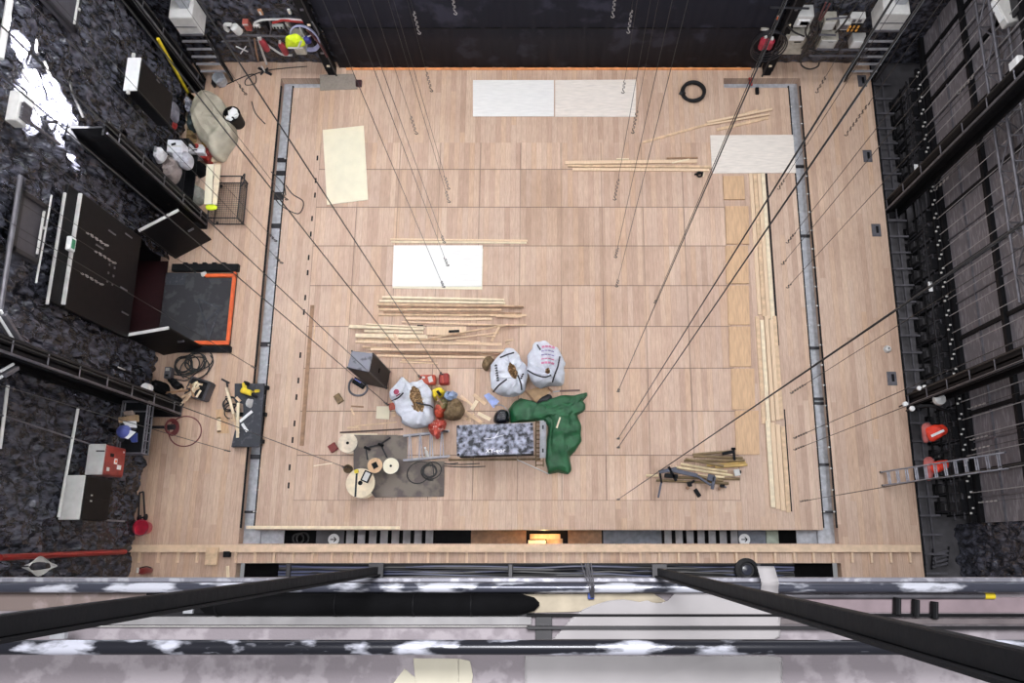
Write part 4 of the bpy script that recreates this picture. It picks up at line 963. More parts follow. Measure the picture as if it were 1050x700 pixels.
# ---- far corner: cabinet, bags, tarp, bin
t = thing('wall_cabinet', 'black cabinet with a white top hung on the stone wall above the heap', 'cabinet', (-10.0, 10.86, 1.95))
Lc = .86; Wc = .3
MB().box((0, 0, .84), (Wc, Lc, 1.66)).build('body', M_BLACK, t, bevel=.01); MB().box((0, 0, 1.69), (Wc+.02, Lc+.02, .04)).build('top_panel', M_WHITE, t, bevel=.008)
MB().box((Wc/2+.01, 0, .84), (.02, Lc*.96, 1.6)).build('door', mat('dark_brown_door', (22, 20, 20), .6, spec=.15), t, bevel=.006); MB().cyl((Wc/2+.04, Lc*.38, .8), (Wc/2+.04, Lc*.38, .95), .015, 8).build('handle', M_GREYST, t)
for s in (-1, 1): MB().box((-.02, s*(Lc/2+.06), 1.72), (.06, .1, .06)).build('bracket', M_LGREY, t)
A = at(194.5, 98, .05); B = atx(162, 40, -10.0)
o = MB().tube([A, B], .045, 10).build('yellow_pole', M_YEL, smooth=True); tag(o, 'bright yellow pole leaning on the wall behind the beige canvas', 'pole')
can = blob_mb([(206, 94), (216, 96), (228, 104), (232, 113), (231, 122), (238, 126), (240, 134), (238, 145), (232, 154), (228, 161), (222, 162), (216, 155), (210, 148), (204, 142), (199, 130), (197.5, 118), (200, 106)],
              [(1, 0), (1, .25), (.95, .42), (.85, .5), (.7, .52), (.5, .62), (.3, .56), (.05, .6)], n=80, wr=.13, ws=2.3, seed=15, rings=22)
tag(can.build('canvas_heap', M_BEIGE, smooth=True), 'big folded beige canvas heaped beside the filled waste bin', 'canvas')
p = at(242, 127); t = thing('waste_bin', 'black bin brimming with white rubbish beside the beige canvas', 'bin', (p.x+.08, p.y+.0, 0))
MB().lathe([(.02, 0), (.18, 0), (.22, .5), (.24, .52), (.24, .55), (.215, .55), (.2, .42), (.02, .42)], n=26).build('body', M_BLACKG, t, smooth=True)
rnd = random.Random(3); m = MB()
for k in range(16):
    a = rnd.random()*6.3; r_ = rnd.random()*.15; m.box((r_*math.cos(a), r_*math.sin(a), .5+rnd.random()*.08), (.12, .1, .05), M=Matrix.Rotation(rnd.random()*3, 3, 'Z') @ Matrix.Rotation(rnd.random()-.5, 3, 'X'))
rb = m.build('rubbish', M_WHITE, t); rb['kind'] = 'stuff'
# dark rack against the stone wall, heaped with bags
t = thing('storage_rack', 'low dark rack along the stone wall under the heap of bags', 'rack', (-10.0, 9.75, 0))
for z in (.35, .95): MB().box((0, 0, z), (.42, 1.75, .04)).build('shelf', M_BLACK, t, bevel=.005)
for sx in (-.19, .19):
    for sy in (-.84, .84): MB().box((sx, sy, .49), (.045, .045, .98)).build('post', M_DARKST, t, bevel=.004)
q = Z(130, 80, 8.046)
def hbag(px, h, m_, name, label, cat, seed, z0):
    return bag(px, h, m_, name, label, cat, seed, z0=z0)
bag([q(435, 200), q(450, 150), q(510, 150), q(550, 200), q(520, 260), q(460, 260)], .5, M_CARD, 'brown_bag', 'crumpled brown bag at the foot of the yellow pole', 'bag', 31)
bag([q(470, 240), q(500, 190), q(545, 200), q(550, 290), q(510, 320), q(475, 290)], .62, mat('clear_film', (176, 178, 192), .25, scale=12, c2=(110, 112, 124), thr=.5), 'clear_film', 'silvery clear film between the brown bag and the beige canvas', 'film', 32)
bag([q(450, 330), q(510, 310), q(560, 360), q(560, 420), q(500, 430), q(450, 390)], .4, mat('slate_cloth', (70, 84, 88), .8), 'slate_cloth', 'slate grey-green cloth beside the long edge of the beige canvas', 'cloth', 33, .0)
bag([q(425, 475), q(470, 430), q(550, 450), q(560, 510), q(520, 535), q(450, 525)], .3, mat('khaki_bag', (136, 112, 76), .7, var=.3), 'khaki_bag', 'khaki bag above the two white cartons', 'bag', 34, 0)
bag([q(625, 560), q(650, 525), q(690, 530), q(705, 570), q(680, 610), q(640, 600)], .3, mat('mustard_cloth', (150, 120, 64), .8, var=.3), 'mustard_cloth', 'mustard cloth tucked beside the smaller white carton', 'cloth', 35)
bag([q(350, 290), q(385, 200), q(410, 230), q(405, 320), q(370, 350)], .45, mat('smoke_film', (112, 112, 124), .25, var=.4), 'smoke_film', 'smoky plastic film hanging off the end of the white-topped cabinet', 'film', 36, 1.0)
bag([q(330, 370), q(380, 340), q(410, 380), q(390, 420), q(350, 420)], .15, M_RED, 'red_cloth', 'dark red cloth at the foot of the white-topped cabinet', 'cloth', 37, .98)
def carton(px4, h_, m_, label, zb=0):
    P = [at(*p, h_+zb) for p in px4]; c = sum(P, Vector())/4; t = thing('carton', label, 'carton', (c.x, c.y, zb)); l = [(p.x-c.x, p.y-c.y) for p in P]
    MB().prism(l, 0, h_).build('box', m_, t, bevel=.02); MB().prism([(x*.9, y*.12) for x, y in l], h_+.001, h_+.006).build('tape', M_LGREY, t)
    return t, l
M_CARTW = mat('white_carton', (212, 212, 218), .6, var=.12)
t, l = carton([q(335, 505), q(455, 510), q(450, 620), q(325, 610)], .4, M_CARTW, 'larger white carton with a black hand hole near the stone wall', .975); MB().box((-.02, .05, .41), (.12, .06, .012), .3).build('hand_hole', M_BLACK, t)
t, l = carton([q(490, 540), q(625, 545), q(640, 620), q(500, 610)], .5, M_CARTW, 'smaller white carton with a red blot on top'); MB().lathe([(0, 0), (.07, 0), (.06, .03), (0, .04)], (.03, .06, .508), 14).build('red_blot', M_RED, t); MB().box((0, -.06, .51), (.14, .03, .01)).build('hand_hole', M_BLACK, t)
bag([q(380, 640), q(450, 610), q(530, 640), q(525, 720), q(470, 740), q(400, 700)], .35, mat('grey_film', (176, 176, 184), .3, var=.25), 'grey_film_bag', 'pale grey film bag in front of the larger white carton', 'bag', 38, .98)
bag([q(135, 590), q(210, 575), q(310, 600), q(300, 660), q(250, 690), q(180, 660)], .3, mat('white_film', (206, 206, 210), .35, var=.2), 'white_film_bag', 'white film bag against the stone wall beyond the cage trolley', 'bag', 39, 1.6)
bag([(165, 168), (172, 160), (182, 165), (184, 175), (178, 186), (168, 180)], .4, mat('greige_sack', (134, 122, 118), .7, var=.3), 'greige_sack', 'grey-brown sack between the white film bag and the column', 'sack', 40, .98)
bag([(182, 176), (190, 168), (205, 166), (212, 171), (207, 179), (192, 182)], .35, M_DRAPE, 'black_cloth_bag', 'black cloth bag below the cartons', 'bag', 41)
bag([(206, 155), (210, 150), (216, 154), (218, 162), (214, 167), (208, 164)], .35, M_RED, 'red_case', 'small dark red case beside the tip of the beige canvas', 'case', 42)
bag([(186, 180), (196, 176), (204, 182), (202, 190), (194, 191)], .2, M_PINKC, 'brown_paper', 'scrunched brown paper on the boards beside the column foot', 'paper', 43)
bag([(190, 196), (198, 190), (208, 194), (209, 204), (203, 210), (196, 206)], .28, mat('grey_green_film', (140, 140, 132), .4, var=.3), 'film_wad', 'grey plastic wad beside the cream board on the trolley', 'film', 44)
bag([q(690, 665), q(715, 650), q(740, 665), q(735, 690), q(700, 690)], .14, M_TIMA, 'pale_disc', 'small pale round disc near the tip of the beige canvas', 'disc', 45)
# wire cage trolley
q = Z(130, 150, 8.046)
zc = .55
C4 = [at(*q(*p), zc) for p in ((775, 195), (945, 260), (870, 600), (650, 590))]; c = sum(C4, Vector())/4
t = thing('cage_trolley', 'wire mesh cage trolley standing beside the cream boards', 'trolley', (c.x, c.y, 0))
x0, x1, y0, y1 = C4[3].x-c.x+.05, C4[1].x-c.x, C4[3].y-c.y, C4[1].y-c.y+.05
M_MESH = mat('bronze_mesh', (92, 84, 74), .5, .3)
m = MB()
for z in (.12, zc):
    for a, b in (((x0, y0), (x1, y0)), ((x1, y0), (x1, y1)), ((x1, y1), (x0, y1)), ((x0, y1), (x0, y0))): m.cyl((*a, z), (*b, z), .018, 8)
for a in ((x0, y0), (x1, y0), (x1, y1), (x0, y1)): m.cyl((*a, .08), (*a, zc), .018, 8)
m.build('frame', M_DARKST, t, smooth=True)
m = MB()
n1 = int((x1-x0)/.06); n2 = int((y1-y0)/.06)
for i in range(n1+1): m.bar((x0+(x1-x0)*i/n1, y0, .13), (x0+(x1-x0)*i/n1, y1, .13), .008, .008)
for i in range(n2+1): m.bar((x0, y0+(y1-y0)*i/n2, .13), (x1, y0+(y1-y0)*i/n2, .13), .008, .008)
for i in range(n2+1):
    for x in (x0, x1): m.bar((x, y0+(y1-y0)*i/n2, .13), (x, y0+(y1-y0)*i/n2, zc), .007, .007)
for k in range(1, 5):
    for x in (x0, x1): m.bar((x, y0, .13+k*.085), (x, y1, .13+k*.085), .007, .007)
m.build('mesh', M_MESH, t)
MB().tube(spline([(x1, y1-.1, zc), (x1+.12, y1+.02, zc+.1), (x1+.12, y1-.25, zc+.12), (x1, y1-.3, zc)], 5), .018, 8).build('handle', M_DARKST, t, smooth=True)
for sx in (x0+.05, x1-.05):
    for sy in (y0+.06, y1-.06): MB().cyl((sx-.015, sy, .05), (sx+.015, sy, .05), .05, 14).build('castor', M_RUB, t, smooth=True)
def board(px4, z, th, m_, name, label, cat):
    P = [at(*p, z) for p in px4]; c_ = sum(P, Vector())/4; o = MB().prism([(p.x-c_.x, p.y-c_.y) for p in P], 0, th).build(name, m_, bevel=.004); o.location = c_; return tag(o, label, cat)
board([q(662, 150), q(718, 152), q(703, 480), q(640, 478)], .57, .03, M_PLYC, 'cream_board', 'cream board with a white end laid over the cage trolley', 'board')
board([q(728, 152), q(780, 152), q(745, 485), q(709, 482)], .57, .03, M_TIMA, 'cream_board', 'cream board laid over the cage trolley nearer its handle', 'board')
p = at(*q(690, 500), .62); o = blob_mb([q(650, 490), q(690, 478), q(740, 490), q(735, 515), q(690, 525), q(655, 515)], DOME(.07), z0=.6, n=30, wr=.02, ws=8, seed=46).build('lime_rag', M_HIVIS, smooth=True); tag(o, 'lime yellow rag on the end of the cream boards', 'rag')
# cable heap and scrap crate
q = Z(130, 350, 7)
coil('cable_heap', 'tangled heap of black cables between the platform and the scrap crate', 'cable', 190+3, 373, [(-4, 1, .22, 3.2), (0, 2, .3, 1.4), (9, -1, .26, 2.2), (14, -3, .3, 1.2), (8, 5, .35, 1.1)], M_CABLE, .016, 3)
for i, pts in enumerate((((540, 90), (560, 180), (480, 240), (430, 330)), ((600, 100), (620, 150), (570, 240)), ((340, 235), (430, 245), (520, 190), (560, 110)), ((350, 270), (420, 280), (470, 250)))):
    P = [at(*q(*p), .03+.025*i) for p in pts]; o = MB().tube(spline(P, 6), .016, 6).build('loose_lead', M_CABLE, smooth=True)
    tag(o, 'black lead trailing from the cable heap, %s one' % ('longest', 'short curved', 'next to the grey plug box', 'lowest')[i], 'cable')
P4 = [at(*q(*p), .3) for p in ((455, 245), (600, 290), (560, 430), (420, 380))]; c = sum(P4, Vector())/4; ang = math.atan2(P4[1].y-P4[0].y, P4[1].x-P4[0].x)
t = thing('scrap_crate', 'dark open crate of wood scraps on the boards below the cable heap', 'crate', (c.x, c.y, 0), ang)
Wd, Dp = .5, .48
MB().box((0, 0, .02), (Wd, Dp, .04)).build('base', M_DARKST, t)
for a in ((Wd/2, 0, .08, Dp), (-Wd/2, 0, .04, Dp), (0, Dp/2, Wd, .04), (0, -Dp/2, Wd, .04)): MB().box((a[0], a[1], .17), (a[2], a[3], .3)).build('side_panel', mat('crate_grey', (62, 60, 64), .6), t, bevel=.008)
for i, (a, b, m_, z0, z1) in enumerate((((275, 370), (440, 350), M_TIMC, .12, .5), ((385, 455), (480, 350), M_TIMA, .1, .5), ((395, 400), (520, 330), M_TIMB, .35, .42), ((440, 330), (510, 290), M_TIMB, .4, .46), ((470, 380), (520, 300), M_TIMA, .42, .5), ((480, 300), (545, 310), M_TIMB, .48, .4), ((500, 400), (530, 350), M_TIMA, .4, .36), ((410, 440), (440, 385), M_TIMB, .2, .42), ((300, 385), (400, 340), M_TIMB, .15, .4), ((425, 425), (500, 330), M_TIMD, .3, .5), ((455, 300), (480, 400), M_TIMC, .5, .46), ((500, 290), (470, 350), M_TIMA, .52, .48))):
    o = MB().bar(at(*q(*a), z0), at(*q(*b), z1), .05, .03).build('wood_scrap', m_, bevel=.004)
    tag(o, 'wood scrap in the dark crate, %s of twelve' % ('the brown one pointing at the column', 'the long pale one', 'third', 'fourth', 'fifth', 'sixth', 'seventh', 'eighth', 'ninth', 'tenth', 'eleventh', 'last')[i], 'wood scrap', 'wood scraps in the crate')
t = thing('plug_box', 'grey plug box standing alone on the boards near the cable heap', 'plug box', at(*q(320, 235)))
MB().box((0, 0, .12), (.16, .3, .24)).build('body', M_GREYST, t, bevel=.015); MB().box((0, .08, .243), (.1, .08, .008)).build('label_plate', M_LGREY, t); MB().box((0, -.08, .243), (.08, .05, .01)).build('socket', M_BLACK, t)
bag([q(300, 270), q(340, 270), q(400, 320), q(380, 345), q(330, 330)], .2, M_BLACK, 'black_box_bag', 'black bag behind the grey plug box', 'bag', 47)
bag([q(200, 310), q(230, 280), q(270, 300), q(280, 350), q(250, 380), q(215, 370)], .6, M_DRAPE, 'black_drape_heap', 'black cloth bundle at the column foot beside the junk', 'cloth', 48)
bag([q(290, 390), q(340, 380), q(390, 420), q(385, 455), q(320, 440)], .35, M_BLACK, 'black_bundle', 'black bundle below the scrap crate at the column foot', 'bag', 49)
# red hose reel
p = at(*q(185, 625), .5); t = thing('hose_reel', 'dark red hose reel on a wall arm by the tool rack', 'hose reel', (-9.5, p.y, .75))
Mx = Matrix.Rotation(R(70), 3, 'Y')
for k, rr in enumerate((.15, .17, .19, .2)): MB().torus((.02*k, 0, 0), rr, .02, 30, 8, Mx).build('hose_turn', mat('dull_red_hose', (96, 32, 34), .5), t, smooth=True)
MB().cyl(Mx @ Vector((0, 0, -.12)), Mx @ Vector((0, 0, .12)), .07, 16).build('hub', M_DARKST, t, smooth=True)
MB().torus((.25, -.06, -.3), .38, .016, 40, 8, Matrix.Rotation(R(12), 3, 'Y')).build('loose_loop', mat('dull_red_hose', (112, 40, 40), .5), t, smooth=True)
MB().box((-.42, 0, 0), (.7, .07, .07)).build('wall_arm', M_DARKST, t, bevel=.01)
# tool trolley (grey frame with shelves) and its load
q = Z(50, 400, 7)
zt = 1.72
F = [at(*q(*p), zt) for p in ((437, 140), (665, 140), (650, 385), (405, 390))]; c = sum(F, Vector())/4; c.x = -9.93
t = thing('tool_rack', 'grey tube rack hung on the stone wall with dark bags and boxes on it', 'rack', (c.x, c.y, 0))
x0, x1, y0, y1 = -.3, .3, -.62, .62
m = MB()
for z in (zt-.28, zt-.12, zt):
    for a, b in (((x0, y0), (x1, y0)), ((x1, y0), (x1, y1)), ((x1, y1), (x0, y1)), ((x0, y1), (x0, y0))): m.cyl((*a, z), (*b, z), .02, 8)
for a in ((x0, y0), (x1, y0), (x1, y1), (x0, y1)): m.cyl((*a, zt-.3), (*a, zt), .02, 8)
m.cyl((x0, y1-.25, zt), (x1, y1-.25, zt), .018, 8)
m.build('frame', M_GREYST, t, smooth=True)
for z in (zt-.29, zt-.13): MB().box(((x0+x1)/2, (y0+y1)/2, z), (x1-x0, y1-y0, .02)).build('shelf', M_BLACK, t)
m = MB()
for k in range(5): m.cyl((x1, y0+.2*k+.1, zt-.28), (x1, y0+.2*k+.1, zt), .012, 6)
m.build('side_rods', M_DARKST, t)
for sy in (y0+.1, y1-.1): MB().bar((x0, sy, zt-.62), (x1, sy, zt-.3), .03, .03).build('wall_brace', M_DARKST, t)
def load(px4, z, th, m_, name, label, cat):
    P = [at(*p, z) for p in px4]; cc = sum(P, Vector())/4; o = MB().prism([(p.x-cc.x, p.y-cc.y) for p in P], 0, th).build(name, m_, bevel=.01); o.location = cc; return tag(o, label, cat)
load([q(555, 160), q(620, 150), q(620, 180), q(560, 185)], 1.66, .14, M_PINKC, 'cardboard_box', 'dusty pink cardboard box at the far end of the tool rack', 'box')
load([q(515, 200), q(650, 180), q(650, 225), q(520, 240)], 1.64, .12, M_CARD, 'cardboard_box', 'longer tan cardboard box on the tool rack below the dusty pink one', 'box')
load([q(530, 225), q(630, 220), q(635, 270), q(560, 265)], 1.8, .02, M_WHITE, 'white_paper', 'white paper sheet under the dark cloth on the tool rack', 'paper')
o = blob_mb([q(470, 260), q(500, 230), q(570, 240), q(620, 255), q(610, 290), q(560, 320), q(520, 370), q(470, 360), q(465, 310)], DOME(.16), z0=1.62, n=44, wr=.05, ws=5, seed=51).build('dark_coat', mat('dark_coat', (44, 44, 48), .8), smooth=True); tag(o, 'dark coat lying over the tool rack', 'coat')
o = MB().lathe([(0, 0), (.13, 0), (.16, .06), (.14, .16), (.08, .21), (0, .22)], n=24).build('blue_hat', M_BLUE, smooth=True); p = at(*q(466, 298), 1.85); o.location = (max(p.x, -10.03), p.y, 1.8); tag(o, 'blue rounded hat lying on the dark coat', 'hat')
load([q(522, 330), q(570, 282), q(628, 300), q(570, 352)], 1.9, .015, M_WHITE, 'notepad', 'white notepad lying askew on the dark coat', 'notepad')
load([q(585, 345), q(640, 305), q(640, 372), q(600, 375)], 1.78, .05, mat('deep_blue_folder', (40, 54, 120), .5), 'blue_folder', 'deep blue folder half under the white notepad', 'folder')
load([q(405, 340), q(460, 335), q(460, 380), q(400, 385)], 1.66, .1, M_GREYST, 'grey_tool_tray', 'small grey tool tray at the corner of the tool rack', 'tray')
# red power cabinet with its grey side, black cupboard
q = Z(50, 400, 7)
def upright(px4, h_, m_top, m_side, name, label, cat):
    P = [at(*p, h_) for p in px4]; c = sum(P, Vector())/4; t = thing(name, label, cat, (c.x, c.y, 0)); l = [(p.x-c.x, p.y-c.y) for p in P]
    return t, l
t = thing('power_cabinet', 'red power cabinet with white stickers hung on the wall beside the tool rack', 'cabinet', (-10.12, 1.83, 1.86))
MB().box((0, 0, .43), (.36, .66, .86)).build('body', M_RED, t, bevel=.015)
MB().box((0, 0, .88), (.38, .68, .04)).build('top_panel', M_LGREY, t, bevel=.01)
dr = MB().box((.19, 0, .43), (.02, .6, .8)).build('door', mat('brick_red_door', (146, 48, 40), .45), t, bevel=.008)
MB().box((.205, .12, .6), (.02, .08, .14)).build('switch', M_BLACK, dr, bevel=.008)
for (y, z, w_, h_) in ((.0, .42, .12, .12), (-.12, .25, .1, .16), (-.2, .7, .08, .1), (.24, .12, .04, .05)): MB().box((.205, y, z), (.012, w_, h_)).build('sticker', M_WHITE, dr)
MB().box((.21, .0, .42), (.012, .06, .06)).build('warning_mark', M_ORG, dr)
MB().box((.1, .18, .91), (.18, .03, .03)).build('top_bar', M_DARKST, t)
t = thing('black_cupboard', 'black cupboard with a pale grey top hung next to the red power cabinet', 'cupboard', (-10.1, .96, 2.36))
MB().box((0, 0, .54), (.42, .9, 1.08)).build('body', M_BLACK, t, bevel=.012); MB().box((0, 0, 1.1), (.44, .92, .04)).build('top_panel', M_LGREY, t, bevel=.01)
for s in (-1, 1):
    dr = MB().box((.22, s*.225, .54), (.02, .44, 1.02)).build('door', mat('dark_brown_door', (22, 20, 20), .6, spec=.15), t, bevel=.006)
    MB().box((.24, s*.06, .8), (.02, .03, .05)).build('handle', M_LGREY, dr)
MB().box((.2, -.44, -.35), (.04, .04, .8)).build('cable_duct', M_GREYST, t)
# bucket, trolley handle, extinguisher
p = at(141, 541); p.x = max(p.x, -10.15); o = thing('bucket', 'crimson bucket standing on the boards near the front ledge', 'bucket', (p.x, p.y, 0)); MB().lathe([(.02, 0), (.15, 0), (.19, .3), (.2, .31), (.185, .31), (.15, .03), (.02, .03)], n=26).build('body', mat('crimson_plastic', (176, 30, 56), .4), o, smooth=True); MB().lathe([(0, .2), (.17, .2), (.172, .215), (0, .22)], n=24).build('contents', mat('crimson_plastic', (176, 30, 56), .4), o, smooth=True); MB().tube(spline([(-.19, 0, .29), (-.1, -.17, .32), (.1, -.17, .32), (.19, 0, .29)], 6), .008, 6).build('handle', M_GREYST, o)
t = thing('sack_truck', 'black tube frame of a sack truck leaning by the crimson bucket', 'sack truck', at(142, 530)); a = local(at(145.5, 504.5, .5), t.location); 
P = [local(at(*p_, z), t.location) for p_, z in (((147, 504), .5), ((148.5, 530), .12), ((142, 531), .12), ((143, 505), .5))]
MB().tube([P[0]+Vector((0, 0, 0)), P[1]], .022, 8).build('upright', M_DARKST, t, smooth=True); MB().tube([P[1], P[2]], .022, 8).build('toe_bar', M_DARKST, t, smooth=True); MB().tube([P[2], P[3]], .022, 8).build('upright', M_DARKST, t, smooth=True); MB().tube([P[3], P[0]], .022, 8).build('grip', M_DARKST, t, smooth=True)
for s in (1, 2): MB().cyl(P[s]+Vector((-.02, -.0, -.04)), P[s]+Vector((.02, 0, -.04)), .08, 14).build('wheel', M_RUB, t, smooth=True)
p = at(129, 587, .5); t = thing('fire_extinguisher', 'dark red fire extinguisher standing near the bridge by the red pipe', 'extinguisher', (-9.95, -.62, 0)); MB().lathe([(0, 0), (.085, 0), (.09, .02), (.09, .42), (.05, .5), (.03, .52), (.03, .56), (0, .56)], n=20).build('cylinder', mat('dark_red_enamel', (120, 24, 28), .3), t, smooth=True); MB().box((0, .02, .6), (.05, .12, .05)).build('valve', M_LGREY, t, bevel=.01)
MB().tube(spline([(0, .06, .58), (.12, .1, .45), (.1, .06, .15)], 6), .014, 6).build('hose', M_RUB, t, smooth=True)
# coiled rope on a hook
p = atx(35, 580, -10.0); t = thing('rope_hank', 'hank of pale grey rope hung on the stone wall above the bridge end', 'rope', (-10.0, p.y, p.z))
for k in range(9): MB().tube(spline([(.015*k, -.02, .36), (.03+.01*k, -.09-.012*k, .0), (.015*k, -.02, -.75+.05*k), (.03, .08+.012*k, -.1), (.015*k, .0, .35)], 6), .007, 6).build('rope_turn', M_LGREY, t, smooth=True)
MB().bar((-.2, 0, .36), (.12, 0, .36), .03, .03).build('hook', M_DARKST, t)
# dark deck over the slot, with its clutter
q = Z(130, 350, 7)
D = [(240.5, 393), (271, 393), (269, 425), (266, 458), (237, 458), (241, 440), (249.5, 425), (249, 414), (240.5, 411)]
P = [at(*p, .2) for p in D]; c = sum(P, Vector())/len(P); t = thing('stage_deck', 'dark slate sheet of staging lying across the floor slot', 'staging', (c.x, c.y, 0))
MB().prism([(p.x-c.x, p.y-c.y) for p in P], .14, .2).build('deck', M_DECK, t, bevel=.005)
for dy in (-.7, .0, .7): MB().box((.12, dy, .07), (.75, .09, .14)).build('bearer', M_BLACK, t)
for a, b in (((810, 575), (900, 500)), ((828, 590), (865, 645))):
    o = MB().bar(at(*q(*a), .215), at(*q(*b), .215), .07, .02).build('white_strip', M_WHITE, bevel=.003); tag(o, '%s white strip lying on the dark slate staging' % ('longer' if a[0] == 810 else 'shorter'), 'strip')
t = thing('yellow_tool', 'yellow and black power tool lying on the dark slate staging', 'power tool', at(*q(870, 365), .2), -.3)
MB().box((0, 0, .09), (.3, .14, .16)).build('body', M_YEL, t, bevel=.03); MB().box((-.12, .12, .07), (.1, .2, .1), .5).build('grip', M_YEL, t, bevel=.03); MB().cyl((.12, .0, .09), (.3, -.06, .09), .04, 12).build('nose', M_BLACK, t, smooth=True); MB().box((-.1, .2, .06), (.14, .1, .11)).build('battery', M_BLACK, t, bevel=.015); MB().box((.22, .1, .03), (.14, .08, .05), .4).build('guard', M_YEL, t, bevel=.02)
bag([q(870, 420), q(900, 415), q(895, 460), q(880, 475), q(855, 450)], .12, M_LGREY, 'white_cloth', 'small whitish cloth below the yellow power tool', 'cloth', 61, z0=.2)
for i, (a, b, m_, z_) in enumerate((((715, 330), (800, 640), M_TIMA, .08), ((760, 520), (800, 660), M_TIMB, .23), ((800, 440), (795, 690), M_TIMA, .26), ((740, 560), (790, 575), M_TIMB, .1), ((785, 400), (815, 430), M_TIMB, .23))):
    o = MB().bar(at(*q(*a), z_), at(*q(*b), z_+.02), .07, .03).build('batten_scrap', m_, bevel=.004); tag(o, '%s batten scrap lying along the edge of the dark slate staging' % ('longest', 'second', 'third', 'shortest', 'topmost')[i], 'batten')
coil('lead_tangle', 'tangle of thin black leads beside the dark slate staging', 'cable', 130+745/7, 350+460/7, [(0, -2, .18, 2.2), (2, 6, .2, 1.3), (-1, 2, .12, 2)], M_CABLE, .014, 8)
t = thing('g_clamp', 'dark clamp lying on the boards above the batten scraps', 'clamp', at(*q(718, 290))); MB().bar(local(at(*q(685, 272)), t.location)+Vector((0, 0, .04)), local(at(*q(740, 300)), t.location)+Vector((0, 0, .04)), .05, .05).build('bar', M_DARKST, t, bevel=.005); MB().bar(local(at(*q(722, 290)), t.location)+Vector((0, 0, .04)), local(at(*q(728, 330)), t.location)+Vector((0, 0, .04)), .04, .04).build('screw', M_DARKST, t, bevel=.005)
sheet([q(640, 490), q(720, 480), q(735, 660), q(650, 660)], .015, M_PLYO, 'thin tan board on the stage boards beside the batten scraps', 'tan_board', 'board')
t = thing('spirit_level', 'short pale wooden block with dark ends on the thin tan board', 'block', at(*q(668, 600)), .12); MB().box((0, 0, .06), (.09, .3, .06)).build('body', M_TIMA, t, bevel=.006); MB().box((0, .17, .06), (.08, .05, .05)).build('end_cap', M_BROWN, t); MB().box((0, -.17, .06), (.08, .05, .05)).build('end_cap', M_BROWN, t)
# loose wires on the boards
for i, pts in enumerate((((283, 205), (290, 212), (306, 219), (311, 207), (300, 199), (293, 190)), ((278, 176), (290, 188), (293, 200)), ((225, 90), (258, 76), (262, 85), (252, 87), (254, 80), (275, 72), (315, 68)), ((258, 104), (262, 116), (272, 127)))):
    P = [at(*p, .02) for p in pts]; o = MB().tube(spline(P, 7), .014, 6).build('loose_wire', M_CABLE, smooth=True); tag(o, ('thin wire curling out of the long slot beside the row of slits', 'short wire crossing the long slot', 'thin wire looping over the boards below the wall boxes', 'thin wire trailing over the boards beyond the waste bin')[i], 'wire')
t = thing('mic_stand', 'small dark stand base with a white collar on the boards under the wall boxes', 'stand', at(272, 74)); MB().bar((-.2, .12, .03), (.2, -.1, .03), .07, .05).build('foot', M_DARKST, t, bevel=.008); MB().bar((-.12, -.1, .03), (.08, .12, .03), .05, .04).build('foot', M_DARKST, t, bevel=.008); MB().cyl((0, 0, .05), (0, 0, .3), .02, 8).build('stem', M_LGREY, t, smooth=True)
t = thing('grey_bucket', 'grey metal pail set by the steps near the beige canvas', 'pail', at(228, 85)); MB().lathe([(.02, 0), (.15, 0), (.17, .3), (.18, .3), (.16, .03), (.02, .03)], n=22).build('body', M_GALV, t, smooth=True); MB().box((-.2, 0, .1), (.06, .3, .2)).build('side_block', M_DARKST, t)
# floor sockets along the pit side, white dome
for i, (px_, py_) in enumerate(((884, 83), (889.5, 160), (898.5, 236), (914.5, 388))):
    p = at(px_, py_); t = thing('floor_socket', 'square floor socket let into the boards along the pit, %s from the curtain' % ('first', 'second', 'third', 'fourth')[i], 'floor socket', (p.x, p.y, 0))
    for a in ((-.11, 0, .03, .36), (.11, 0, .03, .36), (0, .17, .25, .03), (0, -.17, .25, .03)): MB().box((a[0], a[1], .003), (a[2], a[3], .012)).build('frame', M_GREYST, t)
    MB().box((0, 0, .0), (.2, .32, .006)).build('plate', M_GREYST, t); MB().box((.03, .02, .004), (.07, .2, .01)).build('socket', M_BLACK, t)
p = at(909.5, 358); t = thing('white_dome', 'small whitish domed cap on the boards near the pit edge', 'cap', p); MB().lathe([(0, 0), (.1, 0), (.1, .03), (.07, .1), (0, .12)], n=20).build('dome', M_LGREY, t, smooth=True); MB().cyl((0, 0, .11), (0, 0, .15), .02, 8).build('knob', M_GREYST, t)
# ================================================================== FAR WALL EQUIPMENT
YW = YB-.05
def bq(ox, oy, s=8.046): return lambda x, y: (ox+x/s, oy+y/s)
ql = bq(225, 0); qr = bq(760, 0); qe = bq(860, 0)
def backbox(a, b, depth, m_, name, label, cat, dy=0, parts=None, bev=.01):
    P0, P1 = aty(*a, YW-depth-dy), aty(*b, YW-depth-dy); x0, x1 = sorted((P0.x, P1.x)); z0, z1 = sorted((P0.z, P1.z)); w_, h_ = x1-x0, z1-z0
    t = thing(name, label, cat, ((x0+x1)/2, YW-depth/2-dy, z0)); MB().box((0, 0, h_/2), (w_, depth, h_)).build('body', m_, t, bevel=bev)
    for (kx, kz, kw, kh, pm, pn) in (parts or []): MB().box((kx*w_, -depth/2-.006, kz*h_), (kw*w_, .02, kh*h_)).build(pn, pm, t, bevel=.003)
    return t
M_PUTTY = mat('putty_enamel', (166, 160, 148), .5); M_SALMON = mat('salmon_enamel', (164, 84, 72), .5)
backbox(ql(185, 195), ql(270, 258), .16, M_SALMON, 'salmon_box', 'salmon red box on the far wall next to the pale cylinder floodlight', 'box', parts=[(0, .88, .9, .14, M_LGREY, 'lid'), (.1, .4, .3, .3, M_RED, 'panel')])
